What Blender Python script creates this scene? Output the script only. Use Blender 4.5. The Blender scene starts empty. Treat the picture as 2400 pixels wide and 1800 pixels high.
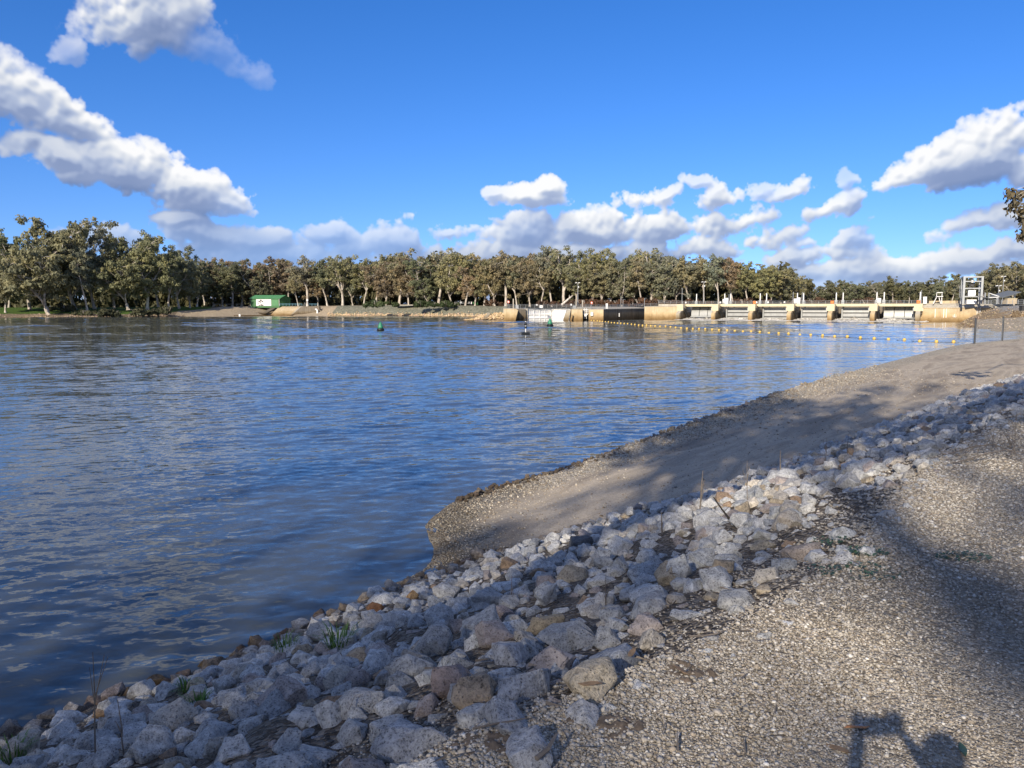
import bpy, bmesh, math, random
import numpy as np
from mathutils import Vector, Matrix, Quaternion, noise as mnoise

random.seed(11)
rng = np.random.default_rng(11)
scene = bpy.context.scene
col = scene.collection
pi = math.pi

# ------------------------------------------------------------------ camera
EYE = 4.2
FPX = 1803.0                       # focal length of the photograph in its own pixels (2400 wide)
PITCH = math.atan((900 - 722) / FPX)
cam_data = bpy.data.cameras.new('camera')
cam = bpy.data.objects.new('camera', cam_data)
col.objects.link(cam)
cam.location = (0, 0, EYE)
cam.rotation_euler = (pi / 2 - PITCH, 0, 0)
cam_data.sensor_width = 36
cam_data.lens = FPX / 2400 * 36
cam_data.clip_start = 0.05
cam_data.clip_end = 20000
scene.camera = cam

# ------------------------------------------------------------------ light
SUN_EL = math.radians(26)
SUN_DIR = Vector((-0.42 * math.cos(SUN_EL), -0.907 * math.cos(SUN_EL), math.sin(SUN_EL))).normalized()
sun_data = bpy.data.lights.new('sun', 'SUN')
sun_data.energy = 4.0
sun_data.angle = math.radians(0.53)
sun_data.color = (1.0, 0.88, 0.72)
sun = bpy.data.objects.new('sun', sun_data)
col.objects.link(sun)
sun.rotation_euler = SUN_DIR.to_track_quat('Z', 'Y').to_euler()
sun.location = (0, 0, 50)

scene.view_settings.view_transform = 'Standard'
scene.view_settings.look = 'None'
scene.view_settings.exposure = 0.76
scene.view_settings.gamma = 1
scene.view_settings.use_curve_mapping = False


def ray(x, y):
    a = (x - 1200) / FPX
    b = (900 - y) / FPX
    return Vector((a, math.cos(PITCH) + b * math.sin(PITCH), -math.sin(PITCH) + b * math.cos(PITCH)))


def at_z(x, y, z):
    """where the sight line through a photo point meets the level z"""
    d = ray(x, y)
    t = (z - EYE) / d.z
    return Vector((d.x * t, d.y * t, z))


def at_y(x, y, Y):
    d = ray(x, y)
    t = Y / d.y
    return Vector((d.x * t, Y, EYE + d.z * t))


# ---- world: Nishita sky with a computed layer of cumulus clouds on it
def wrap_noise(h, w, cells_w, octaves, gain=0.5, seed=0):
    """fractal value noise on a grid, periodic along the width"""
    r = np.random.default_rng(seed)
    out = np.zeros((h, w), np.float32)
    amp = 1.0
    tot = 0.0
    for o in range(octaves):
        cw = int(cells_w * 2 ** o)
        ch = max(2, int(math.ceil(cw * h / w)) + 2)
        g = r.random((ch + 1, cw)).astype(np.float32)
        yy = np.linspace(0, ch - 1.001, h)
        xx = np.arange(w) / w * cw
        y0 = yy.astype(int); x0 = xx.astype(int)
        fy = (yy - y0)[:, None]; fx = (xx - x0)[None, :]
        fy = fy * fy * (3 - 2 * fy); fx = fx * fx * (3 - 2 * fx)
        x1 = (x0 + 1) % cw
        a = g[y0][:, x0]; b = g[y0][:, x1]; c = g[y0 + 1][:, x0]; d = g[y0 + 1][:, x1]
        out += amp * ((a * (1 - fx) + b * fx) * (1 - fy) + (c * (1 - fx) + d * fx) * fy)
        tot += amp
        amp *= gain
    return out / tot


CW, CH = 5120, 900                   # 360 degrees round, elevation -1.5 .. 61.8 degrees
EL0, EL1 = -1.5, -1.5 + 360 * CH / CW


def cloud_layer():
    n1 = wrap_noise(CH, CW, 26, 7, 0.55, 3)
    n2 = wrap_noise(CH, CW, 70, 6, 0.6, 5)
    n3 = wrap_noise(CH, CW, 14, 4, 0.5, 9)
    az = (np.arange(CW) / CW * 360 - 180)[None, :]
    el = (np.arange(CH) / CH * (EL1 - EL0) + EL0)[:, None]
    azw = az + (wrap_noise(CH, CW, 80, 5, 0.6, 21) - 0.5) * 2.2
    elw = el + (wrap_noise(CH, CW, 80, 5, 0.6, 22) - 0.5) * 1.4
    # (photo x, photo y, half width, half height, tilt, weight)
    C = [(350, 40, 150, 95, 5, 1.8), (320, -10, 140, 90, 0, 1.1), (500, 125, 130, 42, -25, .20),  (150, 122, 45, 30, 20, .25),
         (60, 235, 160, 66, -15, 2.0), (165, 280, 90, 36, -10, 1.2), (-60, 215, 150, 90, 0, 1.8),
         (130, 362, 130, 50, -12, 2.2), (290, 408, 210, 70, -13, 2.4), (430, 448, 140, 54, -10, 2.0), (530, 478, 60, 20, -20, .6),
         
         (470, 555, 130, 34, 0, .75), (610, 568, 110, 38, 0, .7), (420, 525, 55, 20, 0, .9), (790, 550, 70, 28, -10, .6), (700, 605, 150, 30, 0, .6),
         (260, 560, 150, 40, 0, .6), (900, 580, 140, 34, 0, .65), (1060, 545, 50, 24, 10, .6),
         (1225, 462, 90, 33, 4, .9), (1262, 440, 52, 26, 0, .9), (1160, 460, 40, 20, 0, .6),
         (1510, 478, 80, 40, 8, 1.1), (1560, 462, 50, 22, 25, .7), (1690, 470, 62, 38, 0, 1.1), (1640, 432, 55, 20, -10, .55), (1840, 460, 75, 27, 15, .8), (1770, 455, 50, 30, 0, .5),
         (1400, 545, 120, 48, 0, 1.1), (1350, 540, 60, 36, 0, .9), (1570, 540, 130, 42, 8, 1.2), (1740, 525, 140, 45, 8, 1.3), (1800, 560, 140, 50, 10, 1.1), (1930, 500, 120, 34, 18, .95),
         (1990, 562, 80, 30, 10, .8), (1620, 590, 260, 46, 3, 1.0), (1230, 550, 80, 40, 0, .8), (1120, 600, 170, 36, 0, .9), (1380, 610, 220, 40, 0, 1.0),
         (1860, 610, 190, 34, 5, .95), (2020, 560, 50, 26, 0, .5), (2060, 640, 260, 40, 2, .9), (2240, 625, 200, 42, 2, 1.0), (2370, 590, 90, 46, 5, 1.3), (2150, 690, 200, 30, 0, .8), (1900, 680, 160, 26, 0, .6),
         (2190, 395, 150, 58, 12, 2.0), (2290, 370, 160, 70, 12, 2.2), (2370, 330, 130, 75, 18, 1.5), (2480, 330, 180, 95, 10, 1.5), (2110, 425, 80, 34, 6, .9),
         (2370, 512, 105, 38, 6, 1.2), (2290, 520, 50, 26, 0, .8), (1985, 422, 36, 24, 20, .3), (2050, 505, 30, 20, 0, .25), (1885, 575, 60, 22, 0, .5)]
    F = np.full((CH, CW), -1.0, np.float32)
    Wt = np.ones((CH, CW), np.float32)
    for (cx, cy, hw, hh, tilt, wgt) in C:
        d = ray(cx, cy)
        caz = math.degrees(math.atan2(d.x, d.y)); cel = math.degrees(math.atan2(d.z, math.hypot(d.x, d.y)))
        k = 1 / (1 + (cx - 1200) ** 2 / FPX ** 2) ** 0.75 * math.degrees(1 / FPX)
        ra, re = hw * k * 1.12, hh * k * 1.2
        t = math.radians(tilt)
        u = (azw - caz) * math.cos(t) + (elw - cel) * math.sin(t)
        v = -(azw - caz) * math.sin(t) + (elw - cel) * math.cos(t)
        v2 = np.where(v < 0, v / (re * 0.80), v / re)
        q = (1 - np.sqrt((u / ra) ** 2 + v2 ** 2)) * (0.75 + 0.25 * min(wgt, 2.6))
        Wt = np.where(q > F, min(1.0, wgt * 1.15), Wt)
        F = np.maximum(F, q)
    # the unseen rest of the sky: cumulus thickened to brighten the shade, denser low down
    D = 1.0 / (1 + np.exp(-(np.maximum(np.abs(az) - 39, (el - 27) * 0.9)) / 1.6))
    F2 = (n3 * 0.6 + n1 * 0.4 - 0.43) * 3.4 + np.clip((9 - el) / 9, 0, 1) * 0.25 - np.clip((el - 35) / 25, 0, 1) * 0.4
    F = np.where(D > 0.02, np.maximum(F, F2 * D - (1 - D) * 2), F)
    F = np.maximum(F, (n1 * 0.4 + n2 * 0.6 - 0.5) * 2.0 + np.clip((4.2 - el) / 3.0, -3, 1) * 0.42 - 0.06)
    n4 = wrap_noise(CH, CW, 110, 6, 0.58, 31)
    n5 = wrap_noise(CH, CW, 230, 5, 0.6, 33)
    bil = 1 - np.abs(2 * n4 - 1)                       # billows
    T = F * 1.15 + (n4 - 0.5) * 1.55 + (bil - 0.75) * 0.7 + (n5 - 0.5) * 1.25 + (n2 - 0.5) * 0.5
    T = np.clip(T - 0.10, 0, None)
    s_ = np.clip(T / (0.36 + 0.42 * np.clip((el - 9) / 9, 0, 1)), 0, 1)
    alpha = 1 - (1 - s_) ** 2.2
    alpha = alpha * np.clip(s_ * 6, 0, 1)

    def blur(a, n):
        for _ in range(2):
            a = sum(np.roll(a, i, 1) for i in range(-n, n + 1)) / (2 * n + 1)
            p = np.pad(a, ((n, n), (0, 0)), 'edge')
            a = sum(p[i:i + CH] for i in range(2 * n + 1)) / (2 * n + 1)
        return a

    def toward(a, de, da):                             # the field a little nearer the light
        b = np.roll(a, da, 1)
        o = np.zeros_like(b); o[:-de] = b[de:]
        return o
    alpha = alpha * blur(np.where(F > -0.5, Wt, 1), 10)
    T1 = blur(T, 1); T2 = blur(T, 3)
    S = np.zeros_like(T)
    for k, wt in ((2, .5), (5, .8), (9, 1.0), (14, 1.2), (20, 1.3), (28, 1.5), (38, 1.6)):
        S += toward(T1 if k < 8 else T2, k, k // 2) * wt
    lit = np.exp(-0.24 * S)
    puff = np.clip((T1 - toward(T1, 4, 2)) * 1.2, -0.25, 0.30)
    under = np.clip(toward(T2, 30, 6) - T2, 0, 1)      # more cloud above than here: a base
    lam = 0.27 + 0.74 * lit + puff * 0.75 - 0.30 * under + (n2 - 0.5) * 0.25
    low = .54 + .26 * np.clip((az + 7) / 10, 0, 1)
    lam = lam * (low + (1 - low) * np.clip((el - 4.0) / 4.5, 0, 1))
    lam = np.clip(lam, 0.02, 1.0)
    return alpha.astype(np.float32), lam.astype(np.float32)


def make_world():
    w = bpy.data.worlds.new('World')
    scene.world = w
    w.use_nodes = True
    nt = w.node_tree
    N, L = nt.nodes, nt.links
    N.clear()
    out = N.new('ShaderNodeOutputWorld')
    bg = N.new('ShaderNodeBackground')
    bg.inputs['Strength'].default_value = SKY_STRENGTH
    L.new(bg.outputs[0], out.inputs[0])
    sky = N.new('ShaderNodeTexSky')
    sky.sky_type = 'NISHITA'
    sky.sun_disc = False
    sky.sun_elevation = SUN_EL
    sky.sun_rotation = math.atan2(SUN_DIR.x, SUN_DIR.y)
    sky.altitude = 100
    sky.air_density = 1.0
    sky.dust_density = 0.0
    sky.ozone_density = 6.0
    alpha, lam = cloud_layer()
    img = bpy.data.images.new('cloud_layer', CW, CH, alpha=True, float_buffer=True)
    img.colorspace_settings.name = 'Non-Color'
    px = np.zeros((CH, CW, 4), np.float32)
    px[..., 0] = alpha; px[..., 1] = lam; px[..., 3] = 1
    img.pixels.foreach_set(px.ravel())
    img.update()
    img.pack()
    tc = N.new('ShaderNodeTexCoord')
    sep = N.new('ShaderNodeSeparateXYZ')
    L.new(tc.outputs['Generated'], sep.inputs[0])
    def M(op, a, b=None):
        n = N.new('ShaderNodeMath'); n.operation = op
        for i, v in enumerate((a, b)):
            if v is None: continue
            if isinstance(v, (int, float)): n.inputs[i].default_value = v
            else: L.new(v, n.inputs[i])
        return n.outputs[0]
    azi = M('ARCTAN2', sep.outputs[0], sep.outputs[1])
    u = M('ADD', M('MULTIPLY', azi, 1 / (2 * pi)), 0.5)
    el = M('ARCSINE', sep.outputs[2])
    v = M('DIVIDE', M('SUBTRACT', M('MULTIPLY', el, 180 / pi), EL0), EL1 - EL0)
    v = M('MINIMUM', M('MAXIMUM', v, 0.001), 0.999)
    cmb = N.new('ShaderNodeCombineXYZ')
    L.new(u, cmb.inputs[0]); L.new(v, cmb.inputs[1])
    ti = N.new('ShaderNodeTexImage'); ti.image = img; ti.extension = 'REPEAT'; ti.interpolation = 'Linear'
    L.new(cmb.outputs[0], ti.inputs[0])
    sc = N.new('ShaderNodeSeparateColor')
    L.new(ti.outputs[0], sc.inputs[0])
    ramp = N.new('ShaderNodeValToRGB')
    cr = ramp.color_ramp
    k = CLOUD_GAIN
    cr.elements[0].position = 0.0; cr.elements[0].color = (k * .17, k * .24, k * .43, 1)
    cr.elements[1].position = 1.0; cr.elements[1].color = (k * 1.0, k * .99, k * .97, 1)
    for p_, c in ((0.3, (.28, .35, .54)), (0.55, (.45, .52, .68)), (0.8, (.74, .77, .82))):
        e = cr.elements.new(p_); e.color = (k * c[0], k * c[1], k * c[2], 1)
    L.new(sc.outputs[1], ramp.inputs[0])
    hs = N.new('ShaderNodeHueSaturation'); hs.inputs['Saturation'].default_value = 1.22
    hs.inputs['Value'].default_value = 1.0
    tint = N.new('ShaderNodeMix'); tint.data_type = 'RGBA'; tint.blend_type = 'MULTIPLY'; tint.inputs[0].default_value = 1
    tint.inputs[7].default_value = (1.12, 0.955, 1.05, 1)
    L.new(sky.outputs[0], tint.inputs[6])
    L.new(tint.outputs[2], hs.inputs['Color'])
    lift = N.new('ShaderNodeCombineXYZ')               # keep clear of the greenish line right at the horizon
    L.new(sep.outputs[0], lift.inputs[0]); L.new(sep.outputs[1], lift.inputs[1])
    L.new(M('ADD', M('MULTIPLY', M('MAXIMUM', sep.outputs[2], 0.0), 0.95), 0.06), lift.inputs[2])
    L.new(lift.outputs[0], sky.inputs[0])
    mix = N.new('ShaderNodeMix'); mix.data_type = 'RGBA'
    L.new(M('MULTIPLY', sc.outputs[0], 0.95), mix.inputs[0])
    L.new(hs.outputs[0], mix.inputs[6])
    L.new(ramp.outputs[0], mix.inputs[7])
    L.new(mix.outputs[2], bg.inputs['Color'])
    w.cycles.sampling_method = 'MANUAL'
    w.cycles.sample_map_resolution = 1024


SKY_STRENGTH = 0.095
CLOUD_GAIN = 6.4
make_world()

# ------------------------------------------------------------------ mesh helpers
class MB:
    """collects shapes, builds them as one mesh object"""
    def __init__(self):
        self.v = []; self.f = []; self.m = []
    def add(self, verts, faces, mi=0):
        o = len(self.v)
        self.v += [tuple(p) for p in verts]
        self.f += [tuple(i + o for i in q) for q in faces]
        self.m += [mi] * len(faces)
        return self
    def box(self, x0, x1, y0, y1, z0, z1, mi=0, bev=0.0):
        return self.hexa([(x0, y0, z0), (x1, y0, z0), (x1, y1, z0), (x0, y1, z0), (x0, y0, z1), (x1, y0, z1), (x1, y1, z1), (x0, y1, z1)], mi)
    def hexa(self, p, mi=0):
        return self.add(p, [(0, 3, 2, 1), (4, 5, 6, 7), (0, 1, 5, 4), (1, 2, 6, 5), (2, 3, 7, 6), (3, 0, 4, 7)], mi)
    def prism(self, poly, d, mi=0):
        """poly: 3D points of one face; d: the offset of the other"""
        n = len(poly); d = Vector(d)
        a = [Vector(p) for p in poly]; b = [p + d for p in a]
        fs = [tuple(range(n))[::-1], tuple(range(n, 2 * n))]
        fs += [(i, (i + 1) % n, n + (i + 1) % n, n + i) for i in range(n)]
        return self.add(a + b, fs, mi)
    def tube(self, pts, rad, n=6, mi=0, cap=True):
        pts = [Vector(p) for p in pts]
        if not hasattr(rad, '__len__'): rad = [rad] * len(pts)
        vs = []; fs = []
        ref = Vector((0.12, 0.21, 0.97)).normalized()
        for i, p in enumerate(pts):
            t = (pts[min(i + 1, len(pts) - 1)] - pts[max(i - 1, 0)]).normalized()
            r = ref if abs(t.dot(ref)) < 0.97 else Vector((1, 0, 0))
            a = t.cross(r).normalized(); b = t.cross(a)
            for k in range(n):
                an = 2 * pi * k / n
                vs.append(p + (a * math.cos(an) + b * math.sin(an)) * rad[i])
        for i in range(len(pts) - 1):
            for k in range(n):
                k2 = (k + 1) % n
                fs.append((i * n + k, i * n + k2, (i + 1) * n + k2, (i + 1) * n + k))
        if cap:
            fs.append(tuple(range(n)))
            fs.append(tuple(range((len(pts) - 1) * n, len(pts) * n))[::-1])
        return self.add(vs, fs, mi)
    def lathe(self, prof, n=16, c=(0, 0, 0), mi=0):
        vs = []; fs = []
        for r, z in prof:
            for k in range(n):
                a = 2 * pi * k / n
                vs.append((c[0] + r * math.cos(a), c[1] + r * math.sin(a), c[2] + z))
        for i in range(len(prof) - 1):
            for k in range(n):
                k2 = (k + 1) % n
                fs.append((i * n + k, i * n + k2, (i + 1) * n + k2, (i + 1) * n + k))
        fs.append(tuple(range(n))[::-1]); fs.append(tuple(range((len(prof) - 1) * n, len(prof) * n)))
        return self.add(vs, fs, mi)
    def mesh(self, name, mats, smooth=False):
        me = bpy.data.meshes.new(name)
        me.from_pydata(self.v, [], self.f)
        for m in (mats if isinstance(mats, (list, tuple)) else [mats]): me.materials.append(m)
        if len(set(self.m)) > 1: me.polygons.foreach_set('material_index', self.m)
        if smooth: me.polygons.foreach_set('use_smooth', [True] * len(me.polygons))
        me.update()
        return me
    def build(self, name, mats, parent=None, smooth=False, loc=None):
        o = bpy.data.objects.new(name, self.mesh(name, mats, smooth))
        col.objects.link(o)
        if parent is not None: o.parent = parent
        if loc is not None: o.location = loc
        return o


def np_mesh(name, V, F, mat, smooth=False):
    """V (n,3), F (m,k) arrays -> mesh, fast"""
    me = bpy.data.meshes.new(name)
    V = np.asarray(V, np.float32); F = np.asarray(F, np.int32)
    m, k = F.shape
    me.vertices.add(len(V)); me.vertices.foreach_set('co', V.ravel())
    me.loops.add(m * k); me.loops.foreach_set('vertex_index', F.ravel())
    me.polygons.add(m)
    me.polygons.foreach_set('loop_start', np.arange(m, dtype=np.int32) * k)
    me.polygons.foreach_set('loop_total', np.full(m, k, np.int32))
    if smooth: me.polygons.foreach_set('use_smooth', np.ones(m, bool))
    if mat is not None: me.materials.append(mat)
    me.update(calc_edges=True)
    return me


def color_attr(me, name, C):
    """per-vertex colour (n,3)"""
    a = me.color_attributes.new(name, 'FLOAT_COLOR', 'POINT')
    d = np.ones((len(C), 4), np.float32); d[:, :3] = C
    a.data.foreach_set('color', d.ravel())


def link(name, me, parent=None, loc=None):
    o = bpy.data.objects.new(name, me)
    col.objects.link(o)
    if parent is not None: o.parent = parent
    if loc is not None: o.location = loc
    return o


def tag(o, label=None, cat=None, group=None, kind=None):
    if label: o['label'] = label
    if cat: o['category'] = cat
    if group: o['group'] = group
    if kind: o['kind'] = kind
    return o


def thing(name, label, cat, loc=(0, 0, 0), rz=0.0, group=None):
    o = bpy.data.objects.new(name, None)
    col.objects.link(o)
    o.empty_display_size = 0.3
    o.location = loc; o.rotation_euler = (0, 0, rz)
    return tag(o, label, cat, group)


def copy_tree(o, parent=None):
    c = o.copy(); col.objects.link(c)
    if parent is not None: c.parent = parent
    for ch in list(o.children): copy_tree(ch, c)
    return c


# ------------------------------------------------------------------ materials
class G:
    """small node-graph helper"""
    def __init__(self, name):
        self.mat = bpy.data.materials.new(name)
        self.mat.use_nodes = True
        self.nt = self.mat.node_tree
        self.nt.nodes.clear()
        self.out = self.n('ShaderNodeOutputMaterial')
    def n(self, t, **kw):
        x = self.nt.nodes.new(t)
        for k, v in kw.items(): setattr(x, k, v)
        return x
    def put(self, sock, v):
        if v is None: return
        if isinstance(v, bpy.types.NodeSocket): self.nt.links.new(v, sock)
        elif isinstance(v, (tuple, list)) and len(v) == 3 and sock.type == 'RGBA': sock.default_value = (*v, 1)
        else: sock.default_value = v
    def math(self, op, a, b=None, c=None, clamp=False):
        x = self.n('ShaderNodeMath', operation=op); x.use_clamp = clamp
        for i, v in enumerate((a, b, c)): self.put(x.inputs[i], v)
        return x.outputs[0]
    def vmath(self, op, a, b=None):
        x = self.n('ShaderNodeVectorMath', operation=op)
        self.put(x.inputs[0], a)
        if b is not None: self.put(x.inputs[1], b)
        return x.outputs[0]
    def noise(self, vec, scale, detail=4, rough=0.55, dist=0.0, color=False):
        x = self.n('ShaderNodeTexNoise')
        self.put(x.inputs['Vector'], vec)
        x.inputs['Scale'].default_value = scale; x.inputs['Detail'].default_value = detail
        x.inputs['Roughness'].default_value = rough; x.inputs['Distortion'].default_value = dist
        return x.outputs['Color' if color else 'Fac']
    def vor(self, vec, scale, out='Distance', feature='F1', rnd=1.0):
        x = self.n('ShaderNodeTexVoronoi', feature=feature)
        self.put(x.inputs['Vector'], vec)
        x.inputs['Scale'].default_value = scale; x.inputs['Randomness'].default_value = rnd
        return x.outputs[out]
    def ramp(self, fac, *stops):
        x = self.n('ShaderNodeValToRGB')
        e = x.color_ramp.elements
        while len(e) < len(stops): e.new(0.5)
        for s, (p, c) in zip(e, stops):
            s.position = p
            s.color = (*c, 1) if isinstance(c, (tuple, list)) else (c, c, c, 1)
        self.put(x.inputs[0], fac)
        return x.outputs[0]
    def mix(self, fac, a, b, mode='MIX'):
        x = self.n('ShaderNodeMix', data_type='RGBA', blend_type=mode)
        self.put(x.inputs[0], fac); self.put(x.inputs[6], a); self.put(x.inputs[7], b)
        return x.outputs[2]
    def obj(self): return self.n('ShaderNodeTexCoord').outputs['Object']
    def pos(self): return self.n('ShaderNodeNewGeometry').outputs['Position']
    def mapped(self, vec, scale=(1, 1, 1), rot=(0, 0, 0), loc=(0, 0, 0)):
        x = self.n('ShaderNodeMapping')
        self.put(x.inputs[0], vec); x.inputs['Scale'].default_value = scale
        x.inputs['Rotation'].default_value = rot; x.inputs['Location'].default_value = loc
        return x.outputs[0]
    def bump(self, h, strength=1.0, dist=0.01, normal=None):
        x = self.n('ShaderNodeBump')
        x.inputs['Strength'].default_value = strength; x.inputs['Distance'].default_value = dist
        self.put(x.inputs['Height'], h)
        if normal is not None: self.put(x.inputs['Normal'], normal)
        return x.outputs[0]
    def attr(self, name): return self.n('ShaderNodeAttribute', attribute_name=name).outputs['Color']
    def finish(self, color, rough=0.8, normal=None, metallic=0.0, spec=0.3, translucent=None, ior=None):
        p = self.n('ShaderNodeBsdfPrincipled')
        self.put(p.inputs['Base Color'], color); self.put(p.inputs['Roughness'], rough)
        self.put(p.inputs['Metallic'], metallic)
        self.put(p.inputs['Specular IOR Level'], spec)
        if ior: p.inputs['IOR'].default_value = ior
        if normal is not None: self.put(p.inputs['Normal'], normal)
        s = p.outputs[0]
        if translucent:
            t = self.n('ShaderNodeBsdfTranslucent')
            self.put(t.inputs[0], color)
            m = self.n('ShaderNodeMixShader'); m.inputs[0].default_value = translucent
            self.nt.links.new(s, m.inputs[1]); self.nt.links.new(t.outputs[0], m.inputs[2])
            s = m.outputs[0]
        self.nt.links.new(s, self.out.inputs[0])
        return self.mat


def simple(name, color, rough=0.6, metallic=0.0, var=0.12, scale=2.0, spec=0.4, streak=False):
    g = G(name)
    v = g.obj()
    n1 = g.noise(v, scale, 5, 0.6)
    n2 = g.noise(g.mapped(v, (1, 1, 0.15)) if streak else v, scale * 3.1, 4, 0.6)
    f = g.math('ADD', g.math('MULTIPLY', n1, 0.6), g.math('MULTIPLY', n2, 0.4))
    lo = tuple(c * (1 - 2.2 * var) for c in color); hi = tuple(min(1, c * (1 + 1.6 * var)) for c in color)
    c = g.ramp(f, (0.3, lo), (0.7, hi))
    return g.finish(c, rough, g.bump(n2, 0.3, 0.005), metallic, spec)


# ------------------------------------------------------------------ near shore: path, rock bank, boat ramp, lake bed
#        G: gravel edge      B: foot of the rocks   W: edge of the ramp  zB   zW    U: under water
KEYS = [((-7.5, -8.5), (-15.0, -5.5), (-15.0, -5.5), 0, 0, (-19, -2)),
        ((-3.3, -1.4), (-8.6, 2.9), (-8.6, 2.9), 0, 0, (-12.5, 6.5)),
        ((-1.3, 1.5), (-6.0, 6.3), (-6.0, 6.3), 0, 0, (-9.6, 10)),
        ((-0.3, 2.57), (-4.25, 7.95), (-4.25, 7.95), 0, 0, (-8.2, 11.6)),
        ((0.23, 3.02), (-3.35, 9.05), (-3.35, 9.05), 0, 0, (-7.5, 12.4)),
        ((1.06, 3.68), (-2.15, 10.75), (-2.15, 10.75), 0, 0, (-6.7, 13.2)),
        ((2.2, 4.88), (-1.34, 11.76), (-1.44, 11.96), 0, 0, (-6.2, 14.0)),
        ((3.0, 6.07), (-0.50, 12.55), (-1.34, 12.9), .06, 0, (-5.9, 14.8)),
        ((3.6, 6.9), (0.36, 13.06), (-1.50, 13.7), .12, 0, (-5.8, 16.0)),
        ((4.33, 7.76), (1.88, 14.38), (-1.66, 14.6), .2, 0, (-5.5, 17.6)),
        ((5.1, 8.67), (3.0, 15.2), (-1.46, 15.55), .26, 0.01, (-5.1, 18.7)),
        ((5.93, 9.62), (4.2, 16.1), (-0.95, 16.7), .32, .03, (-4.6, 19.8)),
        ((7.94, 11.83), (6.7, 18.44), (1.59, 19.46), .45, .12, (-1.9, 22.6)),
        ((12.0, 16.5), (11.04, 22.89), (6.06, 25.34), .6, .3, (2.6, 28.2)),
        ((19.0, 24.5), (18.45, 30.61), (11.97, 33.32), .8, .5, (8.6, 36.2)),
        ((25.0, 31.5), (24.56, 36.76), (19.06, 42.45), .9, .65, (15.8, 45.4)),
        ((37.0, 44.5), (37.0, 50.0), (30.69, 56.98), 1.1, .8, (27.6, 60)),
        ((50.0, 58.5), (50.0, 64.0), (41.2, 69.5), 1.3, .9, (38.4, 72.8)),
        ((63.0, 72.0), (63.0, 77.5), (53.5, 80.5), 1.45, 1.0, (50.6, 84)),
        ((80.0, 90.0), (80.0, 95.0), (70, 98), 1.6, 1.1, (67, 102))]
ZG = 2.6


def catmull(P, n_per):
    P = np.asarray(P, float)
    out = []
    for i in range(len(P) - 1):
        p0 = P[max(i - 1, 0)]; p1 = P[i]; p2 = P[i + 1]; p3 = P[min(i + 2, len(P) - 1)]
        for k in range(n_per[i]):
            t = k / n_per[i]
            out.append(0.5 * ((2 * p1) + (-p0 + p2) * t + (2 * p0 - 5 * p1 + 4 * p2 - p3) * t * t + (-p0 + 3 * p1 - 3 * p2 + p3) * t ** 3))
    out.append(P[-1])
    return np.array(out)


def fnoise(x, y, s, seed=0.0):
    return mnoise.fractal(Vector((x * s, y * s, seed)), 1.0, 2.0, 4)


NCOL = [12, 16, 18, 12, 12, 14, 12, 10, 8, 6, 7, 14, 16, 22, 26, 16, 18, 16, 12]
cG = catmull([(*k[0], ZG) for k in KEYS], NCOL)
cB = catmull([(*k[1], k[3]) for k in KEYS], NCOL)
cW = catmull([(*k[2], k[4]) for k in KEYS], NCOL)
cU = catmull([(*k[5], -1.7) for k in KEYS], NCOL)
dirs = np.gradient(cG[:, :2], axis=0); dirs /= np.linalg.norm(dirs, axis=1)[:, None]
landn = np.stack([dirs[:, 1], -dirs[:, 0]], 1)


def loft(A, B, n, t0=0.0, t1=1.0):
    t = np.linspace(t0, t1, n)[:, None, None]
    return A[None] * (1 - t) + B[None] * t


def loft_object(name, rows, mat, rough=0.0, seed=0.0, sc=1.5, keep_ends=True):
    R, C, _ = rows.shape
    V = rows.reshape(-1, 3).copy()
    if rough:
        for i, p in enumerate(V):
            r = i // C
            k = 0.0 if keep_ends and r in (0, R - 1) else 1.0
            p[2] += k * rough * fnoise(p[0], p[1], sc, seed)
    idx = np.arange(R * C).reshape(R, C)
    F = np.stack([idx[:-1, :-1], idx[:-1, 1:], idx[1:, 1:], idx[1:, :-1]], -1).reshape(-1, 4)
    me = np_mesh(name, V, F, mat, True)
    o = link(name, me)
    tag(o, kind='structure')
    return V.reshape(R, C, 3)


def m_gravel():
    g = G('gravel')
    p = g.pos()
    cell = g.vor(p, 52, 'Color'); d1 = g.vor(p, 52)
    cell2 = g.vor(p, 120, 'Color'); d2 = g.vor(p, 120)
    sep = g.n('ShaderNodeSeparateColor'); g.put(sep.inputs[0], cell)
    sep2 = g.n('ShaderNodeSeparateColor'); g.put(sep2.inputs[0], cell2)
    stone = g.ramp(sep.outputs[0], (0.0, (.17, .145, .115)), (0.4, (.33, .295, .24)), (0.75, (.46, .42, .35)), (1.0, (.64, .61, .54)))
    fine = g.ramp(sep2.outputs[0], (0.0, (.16, .13, .095)), (0.6, (.33, .28, .205)), (1.0, (.52, .46, .36)))
    big = g.noise(p, 0.9, 5, 0.6)
    c = g.mix(g.ramp(sep.outputs[1], (0.40, 0.0), (0.5, 1.0)), fine, stone)
    c = g.mix(g.ramp(big, (0.35, 0.0), (0.65, 0.55)), c, (.33, .275, .195))
    leaf = g.ramp(g.noise(p, 0.35, 4, 0.6), (0.42, 1.0), (0.62, 0.72))
    c = g.mix(1.0, c, leaf, 'MULTIPLY')
    h = g.math('SUBTRACT', 1.0, g.math('ADD', d1, g.math('MULTIPLY', d2, 0.5)))
    return g.finish(c, 0.95, g.bump(h, 1.0, 0.014, g.bump(g.noise(p, 7, 4), 0.6, 0.05)), spec=0.15)


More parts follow.
